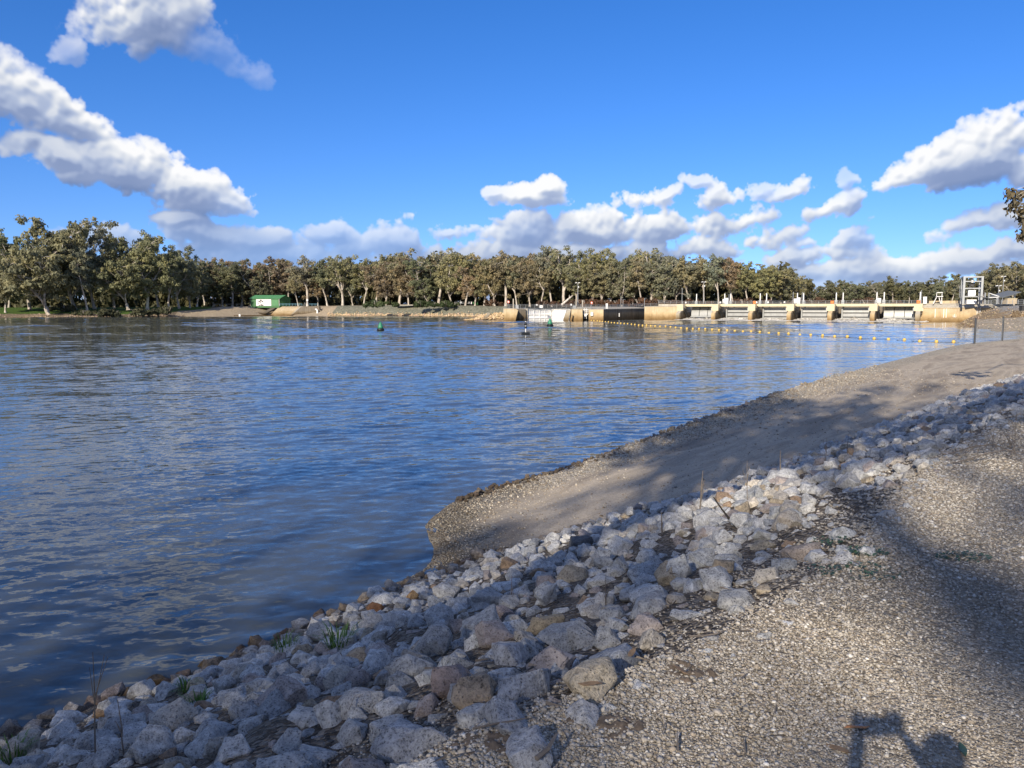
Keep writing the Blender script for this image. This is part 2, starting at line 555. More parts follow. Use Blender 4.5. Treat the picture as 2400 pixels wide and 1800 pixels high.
def m_track():
    g = G('packed_dirt')
    p = g.pos()
    q = g.mapped(p, (1, 0.22, 1), (0, 0, math.radians(-41)))
    # rotate first so that streaks run along the ramp
    rot = g.n('ShaderNodeVectorRotate', rotation_type='Z_AXIS'); g.put(rot.inputs[0], p); rot.inputs['Angle'].default_value = math.radians(-52)
    q = g.mapped(rot.outputs[0], (0.2, 1.0, 1.0))
    a = g.noise(q, 0.9, 6, 0.62, 0.6); b = g.noise(p, 6, 6, 0.65); f = g.noise(p, 60, 3, 0.6)
    c = g.ramp(a, (0.30, (.19, .16, .125)), (0.44, (.34, .285, .215)), (0.53, (.45, .385, .295)), (0.62, (.31, .265, .205)), (0.75, (.41, .365, .30)))
    c = g.mix(g.math('MULTIPLY', b, 0.5), c, g.mix(1.0, c, (.80, .78, .74), 'MULTIPLY'))
    mid = g.noise(p, 22, 5, 0.7)
    c = g.mix(1.0, c, g.ramp(mid, (.34, .72), (.5, 1.0), (.66, 1.18)), 'MULTIPLY')
    c = g.mix(g.ramp(f, (0.48, 0.0), (0.70, 0.65)), c, (.50, .46, .39))
    c = g.mix(g.ramp(g.noise(p, 41, 2, .5), (0.30, .6), (0.38, 0.0)), c, (.16, .135, .105))
    # gravel along the water side, from the vertex mask
    m = g.attr('edge')
    cell = g.vor(p, 26, 'Color'); s = g.n('ShaderNodeSeparateColor'); g.put(s.inputs[0], cell); dd = g.vor(p, 26)
    grav = g.ramp(s.outputs[0], (0.0, (.16, .135, .10)), (0.5, (.36, .315, .24)), (1.0, (.56, .52, .44)))
    sm = g.n('ShaderNodeSeparateColor'); g.put(sm.inputs[0], m)
    mk = g.math('ADD', sm.outputs[0], g.math('MULTIPLY', g.math('SUBTRACT', g.noise(p, 1.6, 5, 0.6), 0.5), 1.1))
    mk = g.ramp(mk, (0.42, 0.0), (0.62, 1.0))
    c = g.mix(mk, c, grav)
    wet = g.ramp(sm.outputs[1], (0.0, 1.0), (1.0, .38))
    c = g.mix(1.0, c, wet, 'MULTIPLY')
    nrm = g.bump(g.math('ADD', b, g.math('MULTIPLY', f, 0.2)), 0.7, 0.03)
    nrm = g.bump(g.math('MULTIPLY', mk, g.math('SUBTRACT', 1.0, dd)), 1.0, 0.03, nrm)
    return g.finish(c, 0.92, nrm, spec=0.15)


def m_bank_soil():
    g = G('bank_soil')
    p = g.pos()
    a = g.noise(p, 5, 6, 0.65)
    cl = g.vor(p, 34, 'Color'); s = g.n('ShaderNodeSeparateColor'); g.put(s.inputs[0], cl); d1 = g.vor(p, 34)
    c = g.ramp(s.outputs[0], (0.0, (.06, .05, .04)), (0.5, (.15, .125, .10)), (1.0, (.30, .27, .225)))
    c = g.mix(g.ramp(a, (.45, 0.0), (.7, .7)), c, (.11, .09, .068))
    return g.finish(c, 0.95, g.bump(g.math('SUBTRACT', a, d1), 1.0, 0.04), spec=0.1)


gravel = m_gravel(); packed_dirt = m_track(); bank_soil = m_bank_soil()
cG1 = np.concatenate([cG[:, :2] + landn * 0.0, cG[:, 2:]], 1)
rows = []
for dd in (0, .25, .5, .8, 1.1, 1.5, 2, 2.6, 3.3, 4.2, 5.5, 7, 9, 12, 17, 25, 40, 80, 160):
    q = cG.copy(); q[:, :2] += landn * dd
    if dd > 9:   # far columns fan out; keep the land side one-sided and calm
        q[:, 2] += 0.01 * (dd - 9)
    rows.append(q)
rows = np.array(rows)
# avoid crossing of the rows where the edge curves: relax towards the last column direction
PATH = loft_object('gravel_path', rows, gravel, 0.035, 3.1, 0.9)
BANK = loft_object('rock_bank', loft(cG, cB, 22), bank_soil, 0.10, 7.7, 1.3)
trk = loft(cB, cW, 16)
w_ = np.linspace(0, 1, 16)[:, None]
trk[:, :, 2] += 0.10 * np.sin(w_ * pi) * (1 - w_) * np.clip(cB[:, 2] * 4, 0, 1)[None] + 0.10 * np.clip((w_ - 0.8) * 5, 0, 1) * np.clip(cW[:, 2] * 5, 0, 1)[None]
TRACK = loft_object('boat_ramp_track', trk, packed_dirt, 0.045, 1.3, 0.7)
cWt = trk[-1].copy()
bed = loft(cWt, cU, 10)
BED = loft_object('lake_bed', bed, bank_soil, 0.05, 4.4, 1.0)
# gravel-edge and wetness masks on the ramp
me = bpy.data.objects['boat_ramp_track'].data
nC = len(cB)
E = np.zeros((16, nC, 3), np.float32)
width = np.linalg.norm(cB[:, :2] - cW[:, :2], axis=1)
for r in range(16):
    E[r, :, 0] = np.clip(1 - (width * (1 - r / 15)) / np.clip(width * 0.42, 0.5, 2.6), 0, 1)
zz = TRACK[:, :, 2]
tipd = np.linalg.norm(TRACK[:, :, :2] - np.array([-1.5, 13.6]), axis=2)
E[:, :, 0] = np.maximum(E[:, :, 0], np.clip(1.15 - tipd / 1.7, 0, 1))
E[:, :, 1] = np.clip((0.15 - zz) / 0.11, 0, 1)
color_attr(me, 'edge', E.reshape(-1, 3))

# height raster of the near shore, used to rest things on it
RX0, RY0, RS = -12.0, -3.0, 0.05
RW, RH = 920, 1000


def raster():
    Hm = np.full((RH, RW), -9.0, np.float32)
    def up(P, a, b):
        R, C, _ = P.shape
        ti = np.linspace(0, R - 1.001, R * a); tj = np.linspace(0, C - 1.001, C * b)
        i0 = ti.astype(int); j0 = tj.astype(int); fi = (ti - i0)[:, None, None]; fj = (tj - j0)[None, :, None]
        return ((P[i0][:, j0] * (1 - fj) + P[i0][:, j0 + 1] * fj) * (1 - fi) + (P[i0 + 1][:, j0] * (1 - fj) + P[i0 + 1][:, j0 + 1] * fj) * fi).reshape(-1, 3)
    for P, a, b in ((BED, 12, 8), (TRACK, 14, 8), (BANK, 12, 10), (PATH[:13], 18, 12)):
        Q = up(P, a, b)
        ix = ((Q[:, 0] - RX0) / RS).astype(int); iy = ((Q[:, 1] - RY0) / RS).astype(int)
        ok = (ix >= 0) & (ix < RW) & (iy >= 0) & (iy < RH)
        Hm[iy[ok], ix[ok]] = Q[ok, 2]
    for _ in range(40):
        hole = Hm < -8
        if not hole.any(): break
        s = np.zeros_like(Hm); c = np.zeros_like(Hm)
        for dy, dx in ((0, 1), (0, -1), (1, 0), (-1, 0), (1, 1), (-1, -1)):
            r = np.roll(np.roll(Hm, dy, 0), dx, 1); k = r > -8
            s += np.where(k, r, 0); c += k
        f = hole & (c > 0)
        Hm[f] = s[f] / c[f]
    Hm[Hm < -8] = -1.7
    return Hm


HM = raster()
HM0 = HM.copy()


def ground_z(x, y, H=None):
    H = HM0 if H is None else H
    ix = int((x - RX0) / RS); iy = int((y - RY0) / RS)
    if 0 <= ix < RW and 0 <= iy < RH: return float(H[iy, ix])
    return 0.0


def hit(px, py, H=None):
    """first point of the near shore on the sight line through a photo point"""
    d = ray(px, py)
    t = 2.0
    while t < 80:
        p = Vector((0, 0, EYE)) + d * t
        if p.z < ground_z(p.x, p.y, H): return p
        t += 0.02 + t * 0.002
    return p


# ------------------------------------------------------------------ water
def m_water():
    g = G('water')
    p = g.pos()
    murk = g.ramp(g.noise(p, 0.02, 3, 0.5), (0.35, (.068, .080, .084)), (0.65, (.086, .092, .084)))
    # capillary chop finer than the mesh
    rot = g.n('ShaderNodeVectorRotate', rotation_type='Z_AXIS'); g.put(rot.inputs[0], p); rot.inputs['Angle'].default_value = math.radians(-14)
    q = g.mapped(rot.outputs[0], (0.45, 1, 1))
    def nv(scale, k):
        c = g.noise(q, scale, 2, 0.55, 0.2, color=True)
        return g.vmath('MULTIPLY', g.vmath('SUBTRACT', c, (.5, .5, .5)), (k * .6, k, 0))
    v = g.vmath('ADD', g.vmath('ADD', nv(5.5, .20), nv(16, .16)), nv(1.7, .12))
    nrm = g.vmath('NORMALIZE', g.vmath('ADD', g.n('ShaderNodeNewGeometry').outputs['Normal'], v))
    return g.finish(murk, 0.05, nrm, spec=0.5, ior=1.333)


def wave_height(x, y, h):
    """sum of many small wave trains; each fades out where the mesh (spacing h) is too coarse for it"""
    r = np.random.default_rng(8)
    z = np.zeros_like(x)
    bands = [(.32, .52, 14), (.52, .9, 14), (.9, 1.6, 12), (1.6, 3.0, 10), (3.0, 6.0, 9), (6.0, 12.0, 8)]
    slope = [.078, .058, .032, .022, .020, .022]
    patch = np.zeros_like(x)
    for k in range(7):
        L = r.uniform(14, 70); a = r.uniform(0, 6.28)
        patch += np.sin((x * math.sin(a) * .45 + y * math.cos(a)) * 6.283 / L + r.uniform(0, 6.28))
    patch = np.clip(1 + .20 * patch, .35, 1.8)
    for (l0, l1, n), sl in zip(bands, slope):
        for k in range(n):
            lam = l0 * (l1 / l0) ** r.random()
            th = math.radians(-14) + r.normal() * .36 + (math.pi if r.random() < .2 else 0)
            kx, ky = math.sin(th) * 6.283 / lam, math.cos(th) * 6.283 / lam
            a = sl * lam / 6.283 * math.sqrt(2.0 / n)
            fade = np.clip((lam / h - 2.6) / 2.0, 0, 1)
            # long trains only where short ones are gone: same steepness near and far
            big = 1.0 if lam < 1.0 else np.clip(.25 + h * 7.0 / lam * 1.0, 0, 2.2)
            ph = x * kx + y * ky + r.uniform(0, 6.28)
            # crests are finite: each train comes and goes along its own length
            env = .65 + .35 * np.sin((x * math.cos(th) - y * math.sin(th)) * 6.283 / (lam * r.uniform(5, 9)) + r.uniform(0, 6.28))
            s = np.sin(ph)
            z += a * fade * big * env * (s + .18 * np.cos(2 * ph))
    return z * patch * np.clip(1 + (y - 50) / 140, 1, 2.4)


def build_water():
    ys = [4.0]
    while ys[-1] < 470: ys.append(ys[-1] + max(.050, ys[-1] * .0058))
    ys = np.array(ys); nr = len(ys); nc = 620
    u = np.linspace(-1, 1, nc)
    hw = ys * .80 + 9
    xc = np.where(ys < 40, -2.0, 0.0)
    x = u[None, :] * hw[:, None]; y = np.repeat(ys[:, None], nc, 1)
    h = np.maximum((2 * hw / nc), np.gradient(ys))[:, None] * np.ones((1, nc))
    z = wave_height(x, y, h * .80)
    calm = np.clip((20 - np.abs(x)) / 6, 0, 0) + 1
    z[0, :] -= .4; z[-1, :] -= .4; z[:, 0] -= .4; z[:, -1] -= .4
    V = np.stack([x, y, z], -1).reshape(-1, 3)
    idx = np.arange(nr * nc).reshape(nr, nc)
    F = np.stack([idx[:-1, :-1], idx[:-1, 1:], idx[1:, 1:], idx[1:, :-1]], -1).reshape(-1, 4)
    tag(link('water', np_mesh('water', V, F, water_mat, True)), kind='structure')
    w = MB()
    w.add([(-1500, -200, -.22), (1500, -200, -.22), (1500, 2500, -.22), (-1500, 2500, -.22)], [(0, 1, 2, 3)])
    tag(w.build('water', water_mat), kind='structure')
    print('water', nr, nc)


water_mat = m_water()
build_water()

# ------------------------------------------------------------------ far shore
# waterline (photo point), width of the slope, height of its top, level of the land behind
FAR = [((-900, 752), 10, 2.0, 4.4), ((-300, 746.5), 9, 1.6, 4.4), ((0, 744.5), 8, 1.5, 4.4), ((110, 744), 7, 1.6, 4.4), ((250, 743.5), 9, 1.3, 4.5),
       ((350, 743), 10, 1.4, 4.6), ((430, 742), 20, 2.6, 4.8), ((500, 741.5), 26, 4.6, 5.0), ((560, 741), 27, 4.9, 5.2), ((640, 740), 27, 5.0, 5.4), ((700, 740.2), 26, 5.2, 5.5),
       ((756, 740.5), 15, 5.3, 5.6), ((800, 740.7), 12, 5.4, 5.7), ((900, 741), 12, 5.6, 5.8), ((1000, 741.8), 12, 5.6, 5.8), ((1090, 742.5), 12, 5.3, 5.5), ((1180, 743.5), 11, 5.0, 5.2)]


def m_far_bank():
    g = G('far_bank_soil')
    p = g.pos()
    a = g.noise(p, 0.5, 6, 0.65); b = g.noise(p, 2.2, 5, 0.65)
    soil = g.ramp(a, (0.3, (.10, .080, .055)), (0.55, (.21, .165, .115)), (0.75, (.30, .235, .165)))
    grass = g.ramp(b, (0.3, (.045, .085, .018)), (0.7, (.10, .16, .035)))
    conc = g.ramp(g.noise(p, 0.8, 5, 0.6), (0.3, (.30, .24, .165)), (0.7, (.42, .35, .25)))
    rock = g.ramp(g.vor(p, 1.7, 'Color'), (0.2, (.12, .125, .095)), (0.8, (.24, .235, .18)))
    vc = g.attr('zone'); s = g.n('ShaderNodeSeparateColor'); g.put(s.inputs[0], vc)
    c = g.mix(g.ramp(g.math('ADD', s.outputs[0], g.math('MULTIPLY', g.math('SUBTRACT', a, .5), .6)), (0.45, 0.0), (0.55, 1.0)), soil, grass)
    c = g.mix(g.ramp(s.outputs[1], (0.45, 0.0), (0.55, 1.0)), c, conc)
    c = g.mix(g.ramp(s.outputs[2], (0.45, 0.0), (0.55, 1.0)), c, rock)
    return g.finish(c, 0.95, g.bump(g.math('ADD', b, g.vor(p, 1.7)), 0.8, 0.3), spec=0.1)


far_mat = m_far_bank()
fp = [at_z(x, y, 0) for (x, y), *_ in FAR]
NF = [8] * (len(FAR) - 1)
fw = catmull([(p.x, p.y, 0) for p in fp], NF)
fz = catmull([(a[1], a[2], a[3]) for a in FAR], NF)
fd = np.gradient(fw[:, :2], axis=0); fd /= np.linalg.norm(fd, axis=1)[:, None]
fn = np.stack([-fd[:, 1], fd[:, 0]], 1)
fn = fn * 0.25 + np.array([0.0, 0.75])
rows = []; zone = []
fx = np.interp(np.arange(len(fw)), np.arange(len(FAR)) * 8, [a[0][0] for a in FAR])
for i, (t, back) in enumerate([(-.5, 0), (0, 0), (.12, 0), (.28, 0), (.5, 0), (.72, 0), (1, 0), (1, 2), (1, 8), (1, 25), (1, 60), (1, 160), (1, 600), (1, 2500)]):
    q = np.zeros((len(fw), 3))
    q[:, :2] = fw[:, :2] + fn * (fz[:, :1] * t + back)
    if back: q[:, 0] *= 1 + back / 700
    q[:, 2] = fz[:, 1] * t if t < 1 else fz[:, 1] + (fz[:, 2] - fz[:, 1]) * min(1, back / 25)
    if t < 0: q[:, 2] = -1.2
    rows.append(q)
    z = np.zeros((len(fw), 3))
    z[:, 0] = np.where((fx < 470) & (back >= 1), 1, 0) + np.where((fx > 470) & (back > 8), .5, 0)
    z[:, 1] = np.where((fx > 405) & (fx < 775) & (t >= 0) & (back < 3), 1, 0)
    z[:, 2] = np.where((fx >= 775) & (back < 3), 1, 0)
    zone.append(z)
rows = np.array(rows)
FARV = loft_object('far_bank', rows, far_mat, 0.30, 2.2, 0.22)
color_attr(bpy.data.objects['far_bank'].data, 'zone', np.array(zone).reshape(-1, 3))
# level land behind lock and weir, and the raised land at the right end of the weir
w = MB()
e_ = [tuple(FARV[k, -1]) for k in range(6, len(FARV))]
wl = [(p[0], p[1] if p[1] < 2500 else 2500, p[2]) for p in e_]
w.add([(wl[0][0] - .4, wl[0][1], 4.9), (62, 300, 4.9), (150, 252, 4.9), (420, 130, 4.9), (2600, 900, 4.9), (2600, 3100, 4.9), (wl[-1][0] - .4, 3100, 4.9)], [(0, 1, 2, 3, 4, 5, 6)])
o = w.build('far_ground', far_mat); tag(o, kind='structure')
color_attr(o.data, 'zone', np.tile([0.0, 0, 0], (7, 1)))
# distant land on the left, past the bank
w = MB()
w.add([(-3000, -150, 2.2), (-600, -150, 2.2), (-520, 330, 2.2), (-700, 3000, 2.2), (-3000, 3000, 2.2)], [(0, 1, 2, 3, 4)])
o = w.build('far_ground', far_mat); tag(o, kind='structure'); color_attr(o.data, 'zone', np.tile([1.0, 0, 0], (5, 1)))


def far_z(x, y):
    return 4.9


# ------------------------------------------------------------------ gum trees
def m_bark():
    g = G('gum_bark')
    p = g.obj()
    q = g.mapped(p, (1, 1, 0.25))
    a = g.noise(q, 1.3, 5, 0.65, 0.4)
    c = g.ramp(a, (0.32, (.17, .14, .11)), (0.48, (.42, .375, .32)), (0.66, (.66, .62, .56)))
    return g.finish(c, 0.85, g.bump(a, 0.5, 0.05), spec=0.15)


def m_leaf():
    g = G('gum_leaves')
    oi = g.n('ShaderNodeObjectInfo')
    t = g.attr('tint')
    s = g.n('ShaderNodeSeparateColor'); g.put(s.inputs[0], t)
    k = g.ramp(s.outputs[0], (0.0, (.62, .66, .66)), (0.5, (1.0, 1.0, .95)), (1.0, (1.40, 1.28, 1.05)))
    c = g.mix(1.0, oi.outputs['Color'], k, 'MULTIPLY')
    return g.finish(c, 0.6, spec=0.25, translucent=0.40)


bark = m_bark(); leaf_mat = m_leaf()


def leaf_cloud(centres, radii, per, size, r, flat=0.78, droop=0.35):
    """leaf sprays (small bent quads) scattered through clumps"""
    n = len(centres)
    tot = int(per.sum()) if hasattr(per, 'sum') else per * n
    idx = np.repeat(np.arange(n), per if hasattr(per, 'sum') else per)
    d = r.normal(size=(tot, 3)); d /= np.linalg.norm(d, axis=1)[:, None]
    rad = r.random(tot) ** 0.45
    off = d * rad[:, None] * radii[idx][:, None] * np.array([1, 1, flat]) * (0.75 + 0.5 * r.random((tot, 1)))
    c = centres[idx] + off
    c[:, 2] -= droop * r.random(tot) ** 2 * radii[idx]
    # a spray faces outwards and hangs
    nrm = d * np.array([1, 1, .45]) + np.array([0, 0, .12]) + r.normal(size=(tot, 3)) * 0.36
    nrm /= np.linalg.norm(nrm, axis=1)[:, None]
    dn = np.tile([0, 0, -1.0], (tot, 1)) + r.normal(size=(tot, 3)) * 0.55
    a = np.cross(nrm, dn); a /= np.linalg.norm(a, axis=1)[:, None] + 1e-6
    b = np.cross(a, nrm)
    s = size * (0.6 + 0.9 * r.random(tot))[:, None]
    p0 = c - a * s * 0.5; p1 = c + a * s * 0.5
    p2 = c + a * s * 0.22 + b * s * 1.25; p3 = c - a * s * 0.30 + b * s * 0.95
    V = np.stack([p0, p1, p2, p3], 1).reshape(-1, 3)
    F = np.arange(tot * 4).reshape(-1, 4)
    ct = r.random(n)
    tint = np.clip(0.65 * ct[idx] + 0.35 * r.random(tot), 0, 1)
    C = np.repeat(np.stack([tint, tint, tint], 1), 4, 0)
    return V, F, C


def gum(seed, H, spread, fork=0.28, limbs=4, lean=0.0, clumps=3, per=110, size=0.66, thin=1.0, crown_low=0.13):
    """one river red gum: (trunk mesh, crown mesh)"""
    r = np.random.default_rng(seed); rd = random.Random(seed)
    mb = MB(); cen = []; rads = []
    base_r = H * 0.0168 * thin
    def path(p, d, L, n, up, wob):
        pts = [p]; dd = d.copy()
        for i in range(n):
            dd = (dd + Vector((rd.gauss(0, wob), rd.gauss(0, wob), rd.gauss(0, wob * .6) + up))).normalized()
            pts.append(pts[-1] + dd * (L / n))
        return pts, dd
    d0 = Vector((lean * rd.uniform(.5, 1), lean * rd.uniform(-.6, .6), 1)).normalized()
    tr, dd = path(Vector((0, 0, -0.6)), d0, H * fork + .6, 4, 0.02, 0.05)
    k = len(tr)
    mb.tube(tr, [base_r * (1.35 if i == 0 else 1.0 - 0.25 * i / (k - 1)) for i in range(k)], 8)
    a0 = rd.uniform(0, 6.28)
    for i in range(limbs):
        a = a0 + 2 * pi * i / limbs + rd.uniform(-.5, .5)
        out = rd.uniform(.25, .75) * spread
        if i == 0: out *= 0.35
        d = Vector((math.cos(a) * out, math.sin(a) * out, rd.uniform(.7, 1.1))).normalized()
        L = H * (1 - fork) * rd.uniform(.55, .95) * (1.0 if i else 1.08)
        st = tr[-1] if i < 2 else tr[2] + (tr[-1] - tr[2]) * rd.uniform(.2, .95)
        lp, ld = path(st, d, L, 7, 0.03, 0.13)
        r0 = base_r * rd.uniform(.5, .78)
        mb.tube(lp, [r0 * (1 - 0.86 * j / 7) for j in range(8)], 6, cap=False)
        for j in range(1, 8):
            for _ in range(clumps + (1 if j < 5 else 0)):
                a2 = rd.uniform(0, 6.28)
                sd = Vector((math.cos(a2), math.sin(a2), rd.uniform(-.45, .75))).normalized()
                sl = H * (.05 + .15 * rd.random()) * (1.2 if j < 6 else .8) * (0.7 + 0.4 * spread)
                sp, _d = path(lp[j], (sd + ld * .3).normalized(), sl, 3, 0.05, 0.2)
                if sp[-1].z < H * crown_low: continue
                mb.tube(sp, [r0 * .28, r0 * .2, r0 * .13, r0 * .06], 4, cap=False)
                cen.append(tuple(sp[-1])); rads.append(H * (.024 + .040 * rd.random() ** 1.6))
                if rd.random() < .5:
                    cen.append(tuple(sp[-2] + Vector((rd.gauss(0, 1), rd.gauss(0, 1), rd.gauss(0, .6))) * H * .02)); rads.append(H * rd.uniform(.02, .042))
        cen.append(tuple(lp[-1])); rads.append(H * rd.uniform(.03, .05))
    cen = np.array(cen); rads = np.array(rads)
    prr = np.maximum((per * .62 * (rads / (H * .045)) ** 2).astype(int), 6)
    V, F, C = leaf_cloud(cen, rads, prr, size, r)
    cm = np_mesh('crown', V, F, leaf_mat); color_attr(cm, 'tint', C)
    tm = mb.mesh('trunk', bark, True)
    tm['top'] = float(V[:, 2].max())
    tm['half'] = float(np.percentile(np.abs(V[:, 0]), 97))
    return tm, cm


TREE_H = 28.0
PROTO = []
specs = [(101, .75, .22, 5, .05), (102, .55, .28, 4, .02), (103, .9, .18, 6, .10), (104, .65, .36, 4, .12), (105, .8, .14, 6, .0), (106, .5, .40, 4, .05),
         (107, 1.0, .16, 6, .06), (108, .7, .26, 5, .22), (109, .6, .18, 5, .0), (110, .85, .30, 5, .20)]
for sd, sp, fk, lb, ln in specs:
    PROTO.append(gum(sd, TREE_H, sp, fk, lb, ln, 4, 108, 0.41))
# thin-crowned and low-branched ones
PROTO.append(gum(131, TREE_H, .7, .45, 3, .1, 3, 60, 0.48, .8, .45))      # 10: bare pale limbs, sparse top
PROTO.append(gum(132, TREE_H, 1.15, .14, 6, .05, 5, 100, 0.46, 1.35, .16))  # 11: broad riverside tree
PROTO.append(gum(133, TREE_H, 1.1, .18, 5, .22, 4, 95, 0.46, 1.3, .18))   # 12: broad leaning

PROTO.append(gum(141, TREE_H, .8, .30, 5, .10, 3, 46, 0.44, 1.35, .42))   # 13: open crown, pale limbs showing
PROTO.append(gum(142, TREE_H, .6, .36, 4, .16, 3, 50, 0.44, 1.25, .38))   # 14
OLIVE = [(.118, .115, .068), (.110, .110, .066), (.128, .115, .070), (.100, .105, .070), (.125, .120, .068)]
BROWN = [(.122, .098, .068), (.115, .094, .068), (.128, .102, .070)]
DARK = [(.080, .084, .054), (.088, .088, .058)]
GREY = [(.118, .118, .086), (.108, .113, .086)]
TREES = []


def tree(px, base, top_px, Y, proto, color, label, group=None, name='gum_tree', rz=None, wide=1.0):
    """a tree standing at depth Y on the level base, its top at the photo height top_px"""
    d = ray(px, 722); x = d.x / d.y * Y
    zt = at_y(px, top_px, Y).z
    tm, cm = PROTO[proto]
    s = (zt - base) / tm['top']
    t = thing(name, label, 'tree', (x, Y, base), rz if rz is not None else random.uniform(0, 6.28), group)
    t.scale = (s * wide, s * wide, s)
    a = link('trunk', tm, t); b = link('crown', cm, t)
    v = random.uniform(.88, 1.12)
    v *= 2.4
    b.color = (color[0] * v * random.uniform(.95, 1.05), color[1] * v, color[2] * v * random.uniform(.9, 1.1), 1)
    TREES.append((t, px, top_px, Y, color, proto))
    return t


def pick(a): return random.choice(a)


# --- far left, by the water: the tall riverside group  (x, top, depth, base, proto, tint)
LEFT = [(-60, 545, 372, 4.0, 7, DARK), (20, 560, 372, 4.0, 4, DARK), (12, 600, 352, 2.2, 8, OLIVE), (112, 500, 352, 1.7, 11, OLIVE), (70, 540, 368, 4.2, 2, OLIVE), (175, 520, 372, 4.3, 12, GREY),
        (222, 512, 378, 4.3, 9, GREY), (205, 575, 362, 2.6, 3, OLIVE), (268, 545, 384, 4.4, 10, GREY), (300, 550, 374, 4.0, 11, OLIVE), (345, 553, 384, 4.4, 12, OLIVE), (372, 538, 402, 4.5, 10, GREY),
        (395, 585, 388, 4.3, 7, OLIVE), (420, 570, 408, 4.6, 9, GREY), (445, 602, 418, 4.8, 4, OLIVE)]
LEFT_LABEL = ['dark gum tree cut by the left edge of the photo behind the bank', 'dark dense gum tree behind the pale slender one at far left', 'slender gum with a pale bare trunk at the far left shore',
              'tall broad gum with a thick pale trunk standing on the rocky bank edge', 'olive gum filling the gap behind the thick pale-trunked bank tree', 'tall grey-green gum just right of the broad bank tree',
              'high thin-topped gum in the middle of the left riverside group', 'low drooping gum at the grass edge right of the broad bank tree', 'sparse gum showing sky through its twiggy crown on the left bank',
              'broad multi-stemmed gum in front of the sunlit lawn strip', 'wide gum whose long pale limb leans right over the concrete ramp', 'bare-topped gum rising behind the leaning-limbed tree',
              'rounded olive gum at the right end of the lawn', 'grey gum above the left end of the concrete boat ramp', 'squat olive gum behind the upper end of the concrete apron']
for (x, tp, Y, bz, pr, tn), lb in zip(LEFT, LEFT_LABEL):
    tree(x, bz, tp, Y, pr, pick(tn), lb, 'gum trees on the left bank')

# --- the wood behind ramp and embankment, lock and weir, and far off on the right
ROW = [(462, 612, 440, 'D'), (481, 606, 455, 'B'), (500, 601, 460, 'B'), (522, 602, 462, 'D'), (545, 612, 458, 'D'), (566, 609, 465, 'B'), (587, 606, 470, 'B'), (610, 614, 462, 'D'),
       (632, 602, 470, 'B'), (652, 605, 474, 'B'), (676, 611, 468, 'B'), (699, 640, 444, 'O'), (721, 595, 462, 'G'), (744, 610, 470, 'B'), (768, 606, 462, 'O'), (803, 596, 458, 'O'), (828, 600, 462, 'G'), (852, 604, 455, 'O'),
       (879, 595, 440, 'O'), (905, 603, 432, 'B'), (935, 580, 430, 'O'), (958, 600, 424, 'O'), (978, 593, 420, 'B'), (1002, 606, 412, 'O'), (1027, 577, 412, 'G'), (1060, 592, 404, 'O'), (1090, 591, 398, 'O'), (1112, 604, 394, 'B'),
       (1135, 588, 390, 'O'), (1160, 596, 384, 'O'), (1186, 583, 380, 'O'), (1212, 604, 378, 'G'), (1242, 588, 374, 'B'), (1268, 603, 366, 'O'), (1294, 574, 366, 'G'), (1322, 574, 362, 'O'), (1350, 612, 352, 'O'),
       (1386, 580, 358, 'O'), (1408, 600, 350, 'O'), (1429, 582, 352, 'O'), (1458, 606, 344, 'G'), (1482, 594, 348, 'O'), (1505, 600, 340, 'O'), (1527, 580, 344, 'O'), (1556, 593, 338, 'O'), (1587, 588, 338, 'G'), (1616, 597, 332, 'O'),
       (1650, 596, 332, 'O'), (1685, 592, 326, 'G'), (1719, 600, 330, 'B'), (1752, 611, 326, 'O'), (1780, 611, 326, 'O'), (1806, 617, 330, 'O'), (1832, 624, 336, 'O'), (1854, 638, 350, 'O'),
       (1880, 655, 560, 'D'), (1918, 652, 560, 'D'), (1948, 656, 570, 'D'), (1975, 656, 560, 'O'), (1998, 654, 550, 'D'), (2030, 657, 560, 'D'), (2062, 656, 550, 'O'), (2094, 645, 540, 'D'), (2130, 656, 530, 'D'),
       (2169, 646, 520, 'D'), (2200, 655, 500, 'O'), (2228, 641, 470, 'D'), (2262, 642, 420, 'O'), (2302, 626, 385, 'O'), (2341, 613, 372, 'O'), (2376, 618, 360, 'O'), (2412, 612, 352, 'O'), (2450, 622, 340, 'O')]
PAL = {'O': OLIVE, 'B': BROWN, 'D': DARK, 'G': GREY}
LM = [(480, 'left of the green shed roof'), (545, 'just left of the green shed'), (600, 'behind the green shed'), (660, 'behind the right end of the green shed'), (706, 'behind the blue railing'),
      (748, 'behind the dark ramp wall'), (800, 'at the left end of the grassy embankment'), (880, 'above the left part of the embankment'), (960, 'above the middle of the embankment'), (1040, 'left of the white notice board'),
      (1092, 'behind the white notice board'), (1140, 'above the rock spit'), (1190, 'behind the left lock pier'), (1240, 'behind the left leaf of the lock gate'), (1300, 'behind the right leaf of the lock gate'),
      (1353, 'behind the lamp post by the lock'), (1400, 'behind the short tan wall with the white sign'), (1460, 'behind the dark stained wall'), (1520, 'behind the left end of the tan wall'), (1570, 'behind the right end of the tan wall'),
      (1640, 'behind the first weir bay'), (1720, 'behind the second weir bay'), (1812, 'behind the third weir bay'), (1905, 'far behind the fourth weir bay'), (2000, 'far behind the fifth weir bay'), (2100, 'far behind the sixth weir bay'),
      (2180, 'far behind the white steel stand'), (2235, 'left of the gantry tower'), (2275, 'behind the gantry tower'), (2340, 'behind the sloping shelter roof'), (2400, 'cut by the right edge behind the shelter')]
TN = {'O': 'olive', 'B': 'brownish', 'D': 'dark', 'G': 'grey-green'}
ORD = ['nearest left of', 'nearest right of']
used_labels = {}
order = [0, 3, 5, 8, 1, 9, 2, 4, 6, 7, 3, 0, 8, 2, 5, 10]
